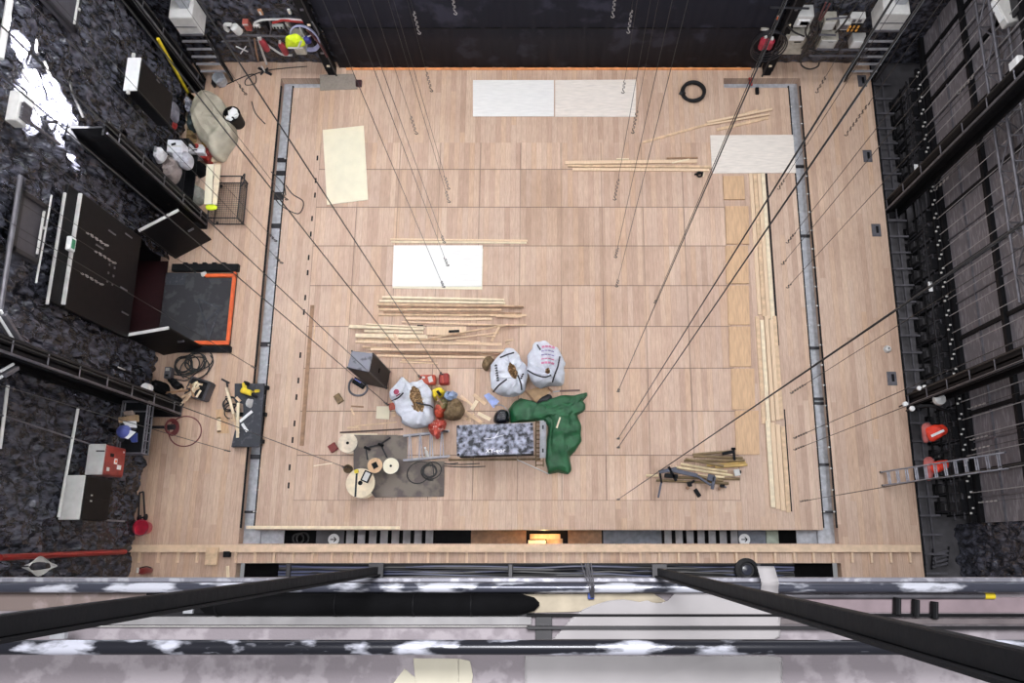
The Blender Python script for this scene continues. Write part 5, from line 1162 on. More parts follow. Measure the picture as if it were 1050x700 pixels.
backbox(ql(275, 215), ql(340, 235), .08, M_LGREY, 'socket_strip', 'short pale socket strip beside the salmon red box', 'sockets', parts=[(-.2, .5, .2, .5, M_BLACK, 'socket'), (.2, .5, .2, .5, M_BLACK, 'socket')])
backbox(ql(430, 215), ql(535, 240), .08, M_LGREY, 'socket_strip', 'longer pale socket strip between the red lead and the grey switch', 'sockets', parts=[(-.3, .5, .15, .5, M_BLACK, 'socket'), (.0, .5, .15, .5, M_BLACK, 'socket'), (.3, .5, .15, .5, M_BLACK, 'socket')])
backbox(ql(540, 195), ql(598, 252), .12, M_PUTTY, 'grey_switch', 'grey switch box above the lime vest', 'switch', parts=[(0, .3, .6, .35, M_GREYST, 'panel'), (0, .8, .4, .15, M_WHITE, 'label_plate')])
backbox(ql(310, 85), ql(365, 128), .06, mat('orange_plate', (196, 140, 100), .5), 'orange_sign', 'small orange-tinted plate high on the far wall above the salmon box', 'sign', parts=[(0, .5, .4, .6, M_WHITE, 'panel')])
backbox(ql(555, 85), ql(598, 122), .06, M_LGREY, 'pale_sign', 'small pale plate high on the far wall above the grey switch', 'sign', parts=[(0, .5, .5, .4, M_TIMA, 'panel')])
backbox(ql(345, 190), ql(430, 280), .14, M_BLACK, 'black_box', 'black box on the far wall between the two pale socket strips', 'box', parts=[(0, .5, .7, .6, M_DARKST, 'panel')])
backbox(ql(680, 155), ql(715, 185), .1, M_TIMA, 'cream_lamp', 'small cream lamp at the end of the red lead on the far wall', 'lamp', parts=[(0, .5, .6, .6, M_WHITE, 'panel')])
def wcable(pts, r, m_, name, label, cat, qf, d=.16, group=None):
    P = spline([aty(*qf(*p), YW-d-.004*i) for i, p in enumerate(pts)], 6); o = MB().tube(P, r, 6).build(name, m_, smooth=True); return tag(o, label, cat, group)
wcable([(290, 190), (350, 165), (460, 160), (600, 160), (690, 170)], .03, M_LGREY, 'wall_conduit', 'pale conduit bending along the far wall above the lime vest', 'conduit', ql)
wcable([(440, 190), (520, 168), (600, 175), (680, 182), (760, 195), (770, 230)], .035, M_RED, 'red_lead', 'dull red lead along the far wall above the lime vest', 'lead', ql, .2)
wcable([(60, 300), (200, 290), (350, 295), (550, 300)], .03, M_GREYST, 'wall_rail', 'long grey rail along the far wall beneath the salmon red box', 'rail', ql)
wcable([(20, 340), (200, 335), (350, 330)], .025, M_GREYST, 'wall_rail', 'lower grey rail along the far wall beneath the floodlight', 'rail', ql)
wcable([(340, 330), (430, 395), (520, 450), (600, 455)], .03, M_LGREY, 'grey_hose', 'grey hose sagging along the far wall to the putty box', 'hose', ql, .2)
wcable([(320, 310), (345, 400), (390, 530)], .03, M_LGREY, 'leaning_tube', 'pale tube standing against the far wall over the stand base', 'tube', ql, .25)
wcable([(240, 310), (265, 400), (290, 490)], .03, M_GREYST, 'leaning_tube', 'grey tube standing against the far wall beside the pale tube', 'tube', ql, .25)
wcable([(290, 320), (300, 400), (320, 500)], .025, M_TIMC, 'leaning_batten', 'brown batten standing against the far wall between the two tubes', 'batten', ql, .25)
wcable([(765, 180), (820, 280), (790, 290), (770, 270)], .02, M_GREYST, 'wire_hook', 'bent wire hook on the framing post above the wheel coil', 'hook', ql, .4)
wcable([(720, 240), (800, 330), (850, 400), (890, 470)], .03, mat('maroon_lead', (80, 40, 42), .5), 'maroon_lead', 'maroon lead running down the framing post', 'lead', ql, .42)
wcable([(410, 160), (425, 230), (415, 290)], .02, M_GREYST, 'short_conduit', 'short grey conduit drop beside the black wall box', 'conduit', ql)
for i, (a, b) in enumerate((((340, 320), (395, 410)), ((500, 350), (550, 440)))):
    A, B = aty(*ql(*a), YW-.3), aty(*ql(*b), YW-.3); t = thing('red_extinguisher', 'dull red extinguisher on the far wall %s' % ('under the long grey rail', 'beside the lime vest')[i], 'extinguisher', B)
    d = A-B; MB().tube([Vector(), d*.1, d*.8, d*.95, d], [.08, .09, .09, .05, .02], 14).build('cylinder', mat('dusky_red', (150, 52, 60), .45), t, smooth=True); MB().box(d*1.03, (.06, .1, .05)).build('valve', M_LGREY, t, bevel=.01)
# pale floodlight
A, B = aty(*ql(115, 215), YW-.3), aty(*ql(170, 270), YW-.3); t = thing('flood_lamp', 'pale cylinder floodlight on the far wall beside the salmon red box', 'lamp', A); d = B-A
MB().tube([Vector(), d*.1, d*.9, d], [.06, .11, .11, .07], 16).build('housing', M_LGREY, t, smooth=True); MB().tube(spline([Vector((-.02, 0, .05)), Vector((-.18, 0, .06)), Vector((-.24, 0, -.1)), Vector((-.2, 0, -.2))], 5), .05, 8).build('bracket', M_LGREY, t, smooth=True)
# vest, putty box, coiled wheel
t = backbox(ql(590, 365), ql(725, 455), .5, M_PUTTY, 'putty_box', 'putty grey box with a slanted lid standing under the lime vest', 'box', bev=.02)
bag_p = [ql(548, 300), ql(600, 285), ql(640, 280), ql(690, 320), ql(710, 355), ql(660, 370), ql(600, 365), ql(555, 375)]
P = [aty(*p, YW-.42) for p in bag_p]; c = sum(P, Vector())/len(P); vs = []; fs = []; n = len(P)*6
Q = spline([p-c for p in P], 6, True); k = 0
for r_, dep in ((1, .0), (1, -.06), (.8, -.12), (.5, -.14), (.2, -.13)):
    for p in Q:
        nv = noise.noise_vector(p*9+Vector((r_*3, 0, 0))); vs.append((p.x*r_+nv.x*.02, dep+nv.y*.05, p.z*r_+nv.z*.02))
for i in range(4):
    for j in range(len(Q)): fs.append((i*len(Q)+j, i*len(Q)+(j+1) % len(Q), (i+1)*len(Q)+(j+1) % len(Q), (i+1)*len(Q)+j))
fs.append(tuple(4*len(Q)+j for j in range(len(Q)))); fs.append(tuple(range(len(Q)-1, -1, -1)))
t = thing('safety_vest', 'lime yellow safety vest with pale bands hung over the putty grey box', 'vest', c); m = MB(); m.add(vs, fs); m.build('fabric', M_HIVIS, t, smooth=True)
MB().box((.12, -.15, -.0), (.05, .04, .42), M=Matrix.Rotation(R(30), 3, 'Y')).build('reflective_band', M_LGREY, t, bevel=.01); MB().box((-.02, -.15, -.12), (.4, .04, .05)).build('reflective_band', M_LGREY, t, bevel=.01)
p = aty(*ql(708, 305), YW-.35); t = thing('wheel_hose', 'grey hose coiled like a wheel round a blue hub on the far wall', 'hose', p); Mx = Matrix.Rotation(R(90), 3, 'X')
for k in range(3): MB().torus((.0, -.03*k, 0), .40+.02*k, .022, 36, 8, Mx @ Matrix.Diagonal((.8, 1.25, 1))).build('hose_turn', mat('lilac_hose', (150, 150, 178), .5), t, smooth=True)
MB().box((.05, -.05, -.05), (.16, .14, .22)).build('hub', mat('blue_hub', (50, 50, 130), .5), t, bevel=.03)
for a in (.4, 1.6, 2.9, 4.4): MB().bar((0, -.03, 0), (.32*math.cos(a), -.03, .48*math.sin(a)), .03, .02).build('spoke', M_LGREY, t)
# chalk cross
A = aty(*ql(200, 420), YB-.1); m = MB(); m.bar((-.14, 0, -.14), (.14, 0, .2), .03, .02); m.bar((-.14, 0, .2), (.1, 0, -.05), .03, .02); o = m.build('chalk_cross', M_LOGO); o.location = (A.x, YB-.09, A.z); tag(o, 'white painted cross low on the black far wall', 'mark')
# ---- other far corner
backbox(qr(375, 290), qr(490, 450), .35, M_PUTTY, 'control_box', 'tall putty grey control box with a white label on the far wall near the curtain', 'control box', parts=[(0, .86, .62, .22, M_WHITE, 'label_plate'), (.1, .66, .3, .04, M_BLACK, 'slot')])
backbox(qr(470, 135), qr(560, 225), .35, M_LGREY, 'control_box', 'pale control box with a black screen on the far wall above the tall putty one', 'control box', parts=[(0, .45, .7, .5, M_WHITE, 'face'), (.05, .4, .5, .36, M_BLACK, 'screen')])
backbox(qr(690, 175), qr(755, 250), .3, M_PUTTY, 'control_box', 'putty control box among conduits on the far wall, upper of the pair by the pit', 'control box', parts=[(0, .5, .8, .8, M_LGREY, 'cover')])
backbox(qr(660, 325), qr(755, 415), .3, M_PUTTY, 'control_box', 'putty control box among conduits on the far wall, lower of the pair by the pit', 'control box', parts=[(0, .5, .85, .85, M_LGREY, 'cover'), (.1, .8, .3, .06, M_BLACK, 'slot')])
backbox(qr(815, 195), qr(880, 250), .25, M_LGREY, 'switch_box', 'small grey switch box on the far wall beside the amber lamps', 'switch', parts=[(0, .5, .6, .6, M_GREYST, 'cover')])
backbox(qr(905, 150), qr(1005, 195), .2, M_LGREY, 'duct_end', 'pale duct end on the far wall above the amber lamps', 'duct', parts=[(-.2, .5, .2, .5, M_GREYST, 'vent'), (.2, .5, .2, .5, M_GREYST, 'vent')])
t = backbox(qr(890, 205), qr(965, 265), .25, M_BLACK, 'indicator_board', 'black board of small amber indicator lamps on the far wall', 'panel'); M_AMB = mat('amber_lens', (226, 160, 70), .4)
for k in range(6): MB().box((-.13+.11*(k % 3), -.14, .1+.14*(k//3)), (.05, .03, .09)).build('lens', M_AMB, t, bevel=.006)
backbox(qr(925, 335), qr(995, 400), .25, M_LGREY, 'junction_box', 'square pale junction box on the far wall next to the steps', 'box', parts=[(0, .5, .8, .8, M_WHITE, 'cover')])
backbox(qr(165, 235), qr(225, 255), .1, M_PUTTY, 'wall_plate', 'small greenish-grey plate on the far wall beside the curtain post', 'plate', parts=[(0, .5, .7, .5, M_LGREY, 'cover')])
backbox(qr(262, 132), qr(310, 165), .08, M_LGREY, 'tinted_plate', 'small pale plate tinted orange on the far wall by the curtain post', 'sign', parts=[(.2, .5, .4, .6, M_ORG, 'panel')])  # pale plate with an orange panel
backbox(qr(675, 150), qr(705, 180), .1, M_TIMA, 'cream_box', 'tiny cream box at the top of the dark cable trunk', 'box', parts=[(0, .5, .6, .6, M_LGREY, 'cover')])
for i, (a, b) in enumerate((((200, 305), (165, 395)), ((255, 320), (225, 390)))):
    A, B = aty(*qr(*a), YW-.3), aty(*qr(*b), YW-.3); t = thing('red_extinguisher', 'red extinguisher in the cable hank by the curtain post, the one %s the curtain' % ('nearer', 'farther from')[i], 'extinguisher', B); d = A-B
    MB().tube([Vector(), d*.1, d*.8, d*.95, d], [.09, .1, .1, .05, .02], 14).build('cylinder', mat('raspberry_enamel', (166, 44, 62), .4), t, smooth=True); MB().box(d*1.04, (.07, .1, .06)).build('valve', M_LGREY, t, bevel=.01)
p = aty(*qr(215, 350), YW-.5); t = thing('cable_hank', 'hank of grey cable hung round the two red extinguishers', 'cable', p)
for k in range(4): MB().torus((.02*k, -.03*k, -.03*k), .42+.03*k, .02, 32, 6, Matrix.Rotation(R(90), 3, 'X') @ Matrix.Diagonal((.9, 1.25, 1))).build('cable_turn', M_DARKST, t, smooth=True)
for i, pts in enumerate((((640, 170), (620, 280), (560, 380), (500, 480)), ((610, 175), (560, 280), (540, 360), (500, 430)), ((670, 190), (640, 300), (600, 380), (610, 440), (660, 420)), ((490, 480), (500, 540), (560, 570), (630, 550), (645, 510)), ((560, 190), (530, 260), (545, 330), (500, 400)), ((700, 20), (670, 90), (640, 160)), ((730, 30), (690, 110), (650, 170)), ((960, 20), (900, 110), (850, 190), (780, 270)), ((840, 350), (800, 420), (690, 440), (560, 400)), ((370, 190), (430, 260), (520, 300)), ((330, 330), (360, 230), (400, 190)))):
    wcable(pts, .024, M_CABLE if i not in (5, 6) else mat('maroon_lead', (80, 40, 42), .5), 'wall_cable', 'dark cable among the grey control boxes, %s' % ('thick, from the cream box to the floor', 'beside the thick one', 'swinging past the lower putty box', 'looping onto the boards', 'short, under the screen box', 'maroon, higher', 'maroon, lower', 'long, from the top edge to the putty pair', 'sagging toward the tall putty box', 'crossing under the screen box', 'at the side of the tall putty box')[i], 'cable', qr, .4+.01*i, 'cables among the control boxes')
for i, (a, b) in enumerate((((620, 405), (1040, 415)), ((560, 460), (1040, 462)), ((640, 285), (780, 290)), ((700, 160), (900, 140)), ((240, 60), (560, 70)))):
    wcable([a, b], .03, M_GREYST if i < 4 else M_DARKST, 'wall_rail', 'level rail on the far wall beside the steps, %s' % ('second from the floor', 'lowest of all', 'short, between the putty pair', 'highest grey', 'dark, above the screen box')[i], 'rail', qr, .45)
# high-level pale boxes with steps below, in both far corners
def steps(x, y, label_s, label_c, w_=.75, s=1):
    t = thing('steel_steps', label_s, 'steps', (x, y, 0))
    for k in range(5): MB().box((0, .035*k-.08, .4+.3*k), (w_, .07, .03)).build('tread', mat('worn_tread', (150, 148, 152), .5), t, bevel=.006)
    for sx in (-1, 1): MB().bar((sx*(w_/2+.02), -.14, .02), (sx*(w_/2+.02), .12, 1.85), .04, .09).build('stringer', M_BLACK, t, bevel=.005)
    for sx in (-1, 1): MB().tube([(sx*(w_/2+.06), -.2, .05), (sx*(w_/2+.06), -.2, .9), (sx*(w_/2+.06), -.1, 1.9)], .02, 8).build('handrail', M_DARKST, t, smooth=True)
    return t
steps(-9.6, 13.1, 'dark steps with pale treads in the far corner beyond the beige canvas', '')
steps(8.85, 13.1, 'dark steps with pale treads in the far corner at the pit end', '')
def duct(x0, x1, z0, z1, label):
    y = YB-.35; t = thing('duct_box', label, 'duct', ((x0+x1)/2, y, z0)); w_, h_ = x1-x0, z1-z0
    MB().box((0, 0, h_/2), (w_, .6, h_)).build('body', M_LGREY, t, bevel=.02); MB().box((0, -.305, h_/2), (w_*.9, .012, .03)).build('seam', M_GREYST, t)
    MB().box((0, -.31, .06), (w_, .03, .08)).build('flange', M_GREYST, t, bevel=.005)
    MB().box((w_*.15, .1, h_+.3), (w_*.4, .3, .6)).build('riser', M_GALV, t, bevel=.02); return t
A, B = aty(182, 38, YB-.65), aty(208, 5, YB-.65); duct(A.x+.12, A.x+.72, A.z+.05, A.z+.8, 'pale ventilation box high in the far corner above the steps by the beige canvas')
A, B = aty(895, 33, YB-.65), aty(934, 14, YB-.65); duct(A.x, B.x, A.z, B.z, 'pale ventilation box high in the far corner above the steps at the pit end')
# ================================================================== COUNTERWEIGHT PIT
arb0 = None
M_WT = mat('cast_weight', (58, 56, 58), .5, .3)
names = [x for x in ORD]; names[0] = 'first'
ys = [12.35-.44*i for i in range(27)]
for i, y in enumerate(ys):
    if abs(y-9.1) < .3 or abs(y-3.64) < .3: continue
    if arb0 is None:
        t = thing('counterweight_cradle', 'x', 'counterweight', (10.35, y, -.44)); arb0 = t
        for sy in (-.12, .12): MB().cyl((-.36, sy, .02), (-.36, sy, 1.35), .016, 8).build('rod', M_GREYST, t, smooth=True)
        MB().box((-.36, 0, .04), (.3, .32, .06)).build('base_shoe', M_BLACK, t, bevel=.006); MB().box((-.36, 0, 1.33), (.26, .3, .05)).build('top_plate', M_BLACK, t, bevel=.006)
        MB().box((-.36, 0, .3), (.24, .19, .42)).build('weight_stack', M_WT, t, bevel=.012); MB().box((-.24, 0, .3), (.02, .1, .05)).build('tie_plate', M_DARKST, t)
    else:
        t = arb0.copy(); COL.objects.link(t); t.location = (10.35, y, -.44)
        for ch in list(arb0.children):
            cc = ch.copy(); COL.objects.link(cc); cc.parent = t
    t.scale.z = 1
    USED['cw%d' % i] = 1
    t['label'] = 'black counterweight cradle in the pit, %s from the curtain end of the rack' % names[i]; t['group'] = 'counterweight cradles in the pit'
# pit side frame
t = thing('pit_railing', 'long black tube railing along the pit in front of the counterweight cradles', 'railing', (9.86, 6.6, -.45))
for z in (.25, .75, 1.15): MB().box((0, 0, z), (.04, 11.8, .05)).build('rail', M_BLACKG if z != 1.15 else M_DARKST, t, bevel=.005)
for k in range(9): MB().box((0, -5.8+1.45*k, .6), (.05, .05, 1.2)).build('post', M_DARKST, t, bevel=.005)
t = thing('guide_rack', 'tube guide rack behind the counterweight cradles under the panelled wall', 'rack', (10.6, 6.6, -.45))
for z in (.4, .9, 1.35): MB().box((-.45, 0, z), (.04, 12, .04)).build('rail', M_GREYST, t, bevel=.005)
for k in range(14): MB().box((-.45, -5.9+.9*k, .72), (.035, .035, 1.42)).build('post', M_BLACK, t)
# lock rail with paired white tags
t = thing('lock_rail', 'dark locking rail with paired white rope tags along the panelled wall', 'rail', (10.06, 6.6, .98))
MB().box((0, 0, 0), (.12, 12.2, .1)).build('rail', M_BLACK, t, bevel=.008)
tagm = None
for k in range(32):
    for j in (-1, 1):
        if tagm is None: tagm = MB().box((-.0, 0, .07), (.05, .045, .04)).build('tag', M_LGREY, t, loc=(-.02, 0, 0), bevel=.006); o = tagm
        else: o = tagm.copy(); COL.objects.link(o); o.parent = t
        o.location = (-.02+.03*j, 5.9-.378*k+.06*j, 0)
# hand ropes in front of the panels
rp = None
for i in range(26):
    y = 12.1-.44*i
    if rp is None: rp = MB().cyl((0, 0, 0), (0, 0, 8), .011, 6).build('hand_rope', mat('grey_rope', (150, 146, 146), .7), smooth=True); o = rp
    else: o = rp.copy(); COL.objects.link(o)
    o.location = (10.08-.02*(i % 2), y+.1, 1.08)
    o['label'] = 'thin hand rope rising in front of the panelled wall, %s from the curtain' % (names[i]); o['category'] = 'rope'; o['group'] = 'hand ropes by the panels'
# lattice truss high on that wall
t = thing('lattice_truss', 'grey lattice truss running level along the top of the panelled wall', 'truss', (9.96, 9.1, 4.55))
for x, z in ((-.17, 0), (.17, 0), (-.17, .5), (.17, .5)): MB().cyl((x, -4.2, z), (x, 4.2, z), .035, 10).build('chord', M_GREYST, t, smooth=True)
for s in (-.17, .17):
    m = MB()
    for k in range(14): a = -4.2+.6*k; m.cyl((s, a, 0 if k % 2 else .5), (s, a+.6, .5 if k % 2 else 0), .02, 8)
    m.build('lacing', M_GREYST, t, smooth=True)
m = MB()
for k in range(15): m.cyl((-.17, -4.2+.6*k, .5), (.17, -4.2+.6*k, .5), .02, 8); m.cyl((-.17, -4.2+.6*k, 0), (.17, -4.2+.6*k, 0), .02, 8)
m.build('cross_tube', M_GREYST, t, smooth=True)
p = atx(1032, 12, 10.1); t = thing('flood_case', 'pale angular lamp housing at the top of the lattice truss', 'lamp', (10.05, p.y, p.z)); MB().box((0, 0, 0), (.3, .7, .25), .3).build('housing', M_LGREY, t, bevel=.02); MB().box((-.16, 0, 0), (.02, .5, .16), .3).build('lens', M_WHITE, t); MB().box((.1, 0, .25), (.05, .5, .3)).build('yoke', M_DARKST, t)
p = atx(1044, 100, 9.9); t = thing('white_flood', 'bright white lamp face low on the lattice truss', 'lamp', (9.98, p.y+.7, p.z)); MB().box((0, 0, 0), (.16, .45, .35)).build('housing', M_WHITE, t, bevel=.03); MB().box((-.085, 0, 0), (.012, .36, .26)).build('face', M_WHITE, t); MB().box((.1, 0, .1), (.05, .1, .5)).build('yoke', M_GREYST, t)
# aluminium ladder leaning from the boards to the panels
A0, A1 = at(903.5, 484, .03), at(905.5, 497.5, .03)
B0, B1 = atx(1031, 463.5, 10.05), atx(1034, 480, 10.05)
t = thing('leaning_ladder', 'long aluminium ladder leaning from the boards across the pit to the panelled wall', 'ladder', A0)
l0, l1 = B0-A0, B1-A1; off = A1-A0
MB().bar((0, 0, 0), l0, .035, .08).build('rail', M_ALU, t, bevel=.006); MB().bar(off, off+l1, .035, .08).build('rail', M_ALU, t, bevel=.006)
for k in range(12):
    f = .06+k*.08
    for d_ in (-.004, .012): MB().bar(l0*(f+d_), off+l1*(f+d_), .03, .02).build('rung', M_ALU, t, bevel=.003)
for v in (Vector(), off): MB().box(v+Vector((0, 0, .0)), (.07, .05, .05)).build('foot', M_RUB, t, bevel=.008)
# red cloths in the pit
def pitbag(px, z0, h_, m_, name, label, cat, seed): o = blob_mb(px, DOME(h_), z0=z0, n=40, wr=.05, ws=6, seed=seed).build(name, m_, smooth=True); return tag(o, label, cat)
M_FRED = mat('bright_red_cloth', (226, 62, 40), .6, var=.2); M_DUSK = mat('dusky_pink_cloth', (170, 92, 88), .7, var=.2)
pitbag([(950, 440), (958, 436), (968, 436), (972, 442), (964, 449), (955, 452)], .86, .12, M_FRED, 'red_cloth', 'bright red cloth over the pit railing nearer the curtain', 'cloth', 71)
pitbag([(946, 436), (955, 434), (955, 450), (948, 453)], .74, .1, M_DUSK, 'faded_cloth', 'faded pinkish cloth beside the bright red one', 'cloth', 72)
pitbag([(956, 475), (964, 472), (972, 472), (972, 478), (964, 484), (957, 484)], .86, .12, M_FRED, 'red_cloth', 'bright red cloth over the pit railing under the leaning ladder', 'cloth', 73)
pitbag([(948, 471), (957, 470), (957, 490), (950, 490)], .74, .1, M_DUSK, 'faded_cloth', 'faded pinkish cloth under the leaning ladder', 'cloth', 74)
A, B = at(955, 447, 1.05), at(968, 441, 1.05); o = MB().bar(A, B, .06, .02).build('white_strip', M_WHITE, bevel=.004); tag(o, 'white strip laid over the bright red cloth nearer the curtain', 'strip')
for i, (px_, py_, z_) in enumerate(((962.5, 409.5, 1.3), (943.5, 397.5, .9), (929, 414, .6), (936, 418.5, .6), (949, 396, 1.0))):
    p = at(px_, py_, z_); r_ = (.15, .06, .07, .07, .05)[i]; t = thing('work_lamp', 'white round work lamp by the pit column by the ladder, %s' % ('the largest', 'small, above the largest', 'at the floor edge', 'second at the floor edge', 'smallest')[i], 'lamp', (p.x, p.y, z_-.1)); MB().lathe([(0, 0), (r_*.7, 0), (r_, r_*.6), (r_*.9, r_*1.3), (0, r_*1.6)], n=18).build('shade', M_WHITE if i else M_LGREY, t, smooth=True); MB().cyl((0, 0, -.3), (0, 0, .0), .02, 8).build('stem', M_DARKST, t)
o = MB().tube(spline([at(940, 417, 1.0), at(955, 416, 1.2), at(968, 420, 1.1), at(978, 423, 1.0)], 6), .04, 8).build('hose_length', M_RUB, smooth=True); tag(o, 'black hose draped over the pit railing by the largest work lamp', 'hose')
p = at(927, 293, .8); o = MB().box((0, 0, 0), (.1, .26, .02)).build('paper_tag', M_WHITE); o.location = (9.84, p.y, .74); tag(o, 'white paper tag on the pit railing between the columns', 'tag')
p = at(910, 172, .8); o = MB().box((0, 0, 0), (.1, .26, .02)).build('paper_tag', M_WHITE); o.location = (9.84, p.y, .74); tag(o, 'white paper tag on the pit railing near the curtain', 'tag')
t = thing('small_steps', 'small grey folded steps in the pit near the bridge', 'steps', at(978, 577, -.4)); t.location.x = min(t.location.x, 9.75); 
for k in range(4): MB().bar((-.2, -.1+.1*k, .1+.04*k), (.2, .0+.1*k, .1+.04*k), .05, .03).build('tread', M_GREYST, t)
MB().bar((-.2, -.15, .05), (-.2, .35, .25), .03, .04).build('rail', M_DARKST, t); MB().bar((.2, -.05, .05), (.2, .4, .25), .03, .04).build('rail', M_DARKST, t)
# ================================================================== FRONT LEDGE, SLOT CONTENTS
LY0 = at(566, 566).y; LY1 = at(566, 558.5).y
t = thing('front_ledge', 'long pale wooden ledge with short cross battens along the front of the stage', 'ledge', (0, 0, 0))
lx0, lx1 = at(134, 562).x, at(943, 562).x
MB().box(((lx0+lx1)/2, (LY0+LY1)/2, .05), (lx1-lx0, LY1-LY0, .1)).build('beam', M_BATT, t, bevel=.006)
rb = None; px_ = 143.5; yb = at(566, 577).y
while px_ < 940:
    X_ = at(px_, 571).x
    if rb is None: rb = MB().box((0, 0, .035), (.055, LY0-yb-.01, .07)).build('batten', M_BATT, t, bevel=.004); o = rb
    else: o = rb.copy(); COL.objects.link(o); o.parent = t
    o.location = (X_, (LY0+yb)/2, 0); px_ += 19.72
small_box(219.5, 570, (.3, .42, .06), M_TIMB, 'tan_offcut', 'square tan offcut lying across the front ledge', 'offcut'); bpy.context.scene.objects['tan_offcut'].location.z = .11
small_box(234, 568, (.16, .14, .12), M_BLACK, 'black_socket_box', 'small black box beside the front ledge next to the tan offcut', 'box')
plank((233.5, 580), (234, 592), 3, M_TIMA, 'short pale lath on the boards below the small black box', th=.02)
q = lambda x, y: (230+x/3.182, 530+y/3.182); q2 = lambda x, y: (540+x/3.182, 530+y/3.182)
def plate(a, b, z, m_, name, label, cat, th=.04, group=None):
    A, B = at(*a, z), at(*b, z); y0, y1 = -.3, .6
    o = MB().box(((A.x+B.x)/2, (y0+y1)/2, z-th/2), (abs(B.x-A.x), y1-y0, th)).build(name, m_, bevel=.004); return tag(o, label, cat, group)
zz = -.55
plate(q(40, 60), q(195, 60), -.38, M_GALV, 'slot_plate', 'pale galvanised plate in the front slot at its corner by the ledge end', 'plate')
plate(q(300, 60), q(390, 60), zz, M_PITFL, 'sign_plate', 'grey plate in the front slot bearing the first round arrow sign', 'plate')
for i in range(8):
    x = 398+i*37; plate(q(x, 60), q(x+24, 60), zz-.05+.0*i, M_GREYPL, 'metal_strip', 'grey metal strip in the front slot, %s from the first arrow sign' % names[i], 'slat', group='slats near the first arrow sign')
for i in range(7):
    x = 450+i*36; plate(q2(x, 60), q2(x+23, 60), zz-.05, M_GREYPL, 'metal_strip', 'grey metal strip in the front slot, %s counted toward the second arrow sign' % names[i], 'slat', group='slats near the second arrow sign')
plate(q2(250, 60), q2(440, 60), zz-.1, mat('blue_grey_plate', (112, 116, 126), .6), 'floor_plate', 'blue-grey plate in the front slot between the wooden boxes and the slats', 'plate')
plate(q2(692, 60), q2(780, 60), zz, mat('blue_grey_plate', (112, 116, 126), .6), 'sign_plate', 'grey plate in the front slot bearing the second round arrow sign', 'plate')
plate(q2(782, 60), q2(822, 60), zz, mat('pale_green_plate', (160, 168, 152), .6), 'green_plate', 'pale green plate in the front slot beside the second arrow sign', 'plate')
plate(q2(880, 60), q2(985, 60), -.38, M_GALV, 'slot_plate', 'pale galvanised plate at the far corner of the front slot', 'plate')
for i, (px_, py_) in enumerate((q(357, 73), q2(711, 73))):
    p = at(px_, py_, zz+.02); t = thing('arrow_sign', 'round white sign with a black arrow in the front slot, %s' % ('nearer the crimson bucket', 'nearer the pit')[i], 'sign', p)
    MB().lathe([(0, 0), (.14, 0), (.145, .006), (.14, .012), (0, .012)], n=32).build('disc', M_WHITE, t)
    m = MB(); m.box((-.01, 0, .015), (.15, .024, .004)); m.bar((.065, 0, .015), (.005, .06, .015), .024, .004); m.bar((.065, 0, .015), (.005, -.06, .015), .024, .004); m.build('arrow', M_BLACK, t)
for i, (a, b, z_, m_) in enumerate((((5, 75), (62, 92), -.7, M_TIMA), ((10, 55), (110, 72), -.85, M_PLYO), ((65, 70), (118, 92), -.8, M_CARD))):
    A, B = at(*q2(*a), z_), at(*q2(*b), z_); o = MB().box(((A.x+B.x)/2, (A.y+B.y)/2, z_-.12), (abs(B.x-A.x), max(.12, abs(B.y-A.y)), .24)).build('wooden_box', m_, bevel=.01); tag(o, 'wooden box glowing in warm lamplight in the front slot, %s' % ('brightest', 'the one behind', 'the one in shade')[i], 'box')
plate(q(805, 60), q(985, 60), -.95, M_TIMC, 'brown_board', 'brown board in the front slot beside the warm-lit boxes', 'board'); plate(q2(135, 60), q2(245, 60), -.9, M_TIMC, 'brown_board', 'brown board in the front slot between the warm-lit boxes and the blue-grey plate', 'board')
coil('slot_cable', 'bundle of dark cables in the front slot beside the first arrow sign', 'cable', 300, 552, [(0, 0, .14, 2.5), (5, 0, .16, 2)], M_CABLE, .016, 12).location.z = -.5
# ================================================================== HANGING WIRES
GW = 'hoist wires hanging over the stage'
NC = 0
def wire(px, py, label, z=1.4, r=.006, chain=None, top=25.0, lmat=M_CHAIN, X_=None):
    """a vertical wire whose hook end shows at pixel (px, py)"""
    if X_ is not None: p = atx(px, py, X_)
    else: p = at(px, py, z)
    t = thing('hoist_wire', label, 'wire', p, group=GW)
    L_ = chain or .5
    MB().cyl((0, 0, L_), (0, 0, top-p.z), r, 6).build('rope', M_WIRE, t, smooth=True)
    m = MB(); k = max(2, int(L_/.11))
    for i in range(k):
        zc = .16+(L_-.16)*(i+.5)/k; off = .018*(1 if i % 2 else -1)
        pts = [Vector((off+.014*math.cos(a), 0, zc+.055*math.sin(a))) if i % 2 else Vector((off, .014*math.cos(a), zc+.055*math.sin(a))) for a in [2*PI*j/8 for j in range(8)]]
        m.tube(pts, .0075, 5, closed=True)
    chn = m.build('chain', lmat, t, smooth=True)
    MB().tube(spline([(0, 0, .17), (.012, 0, .1), (.042, 0, .05), (.02, 0, .0), (-.02, 0, .01), (-.032, 0, .05)], 5), .011, 6).build('hook', lmat, chn, smooth=True)
    return t
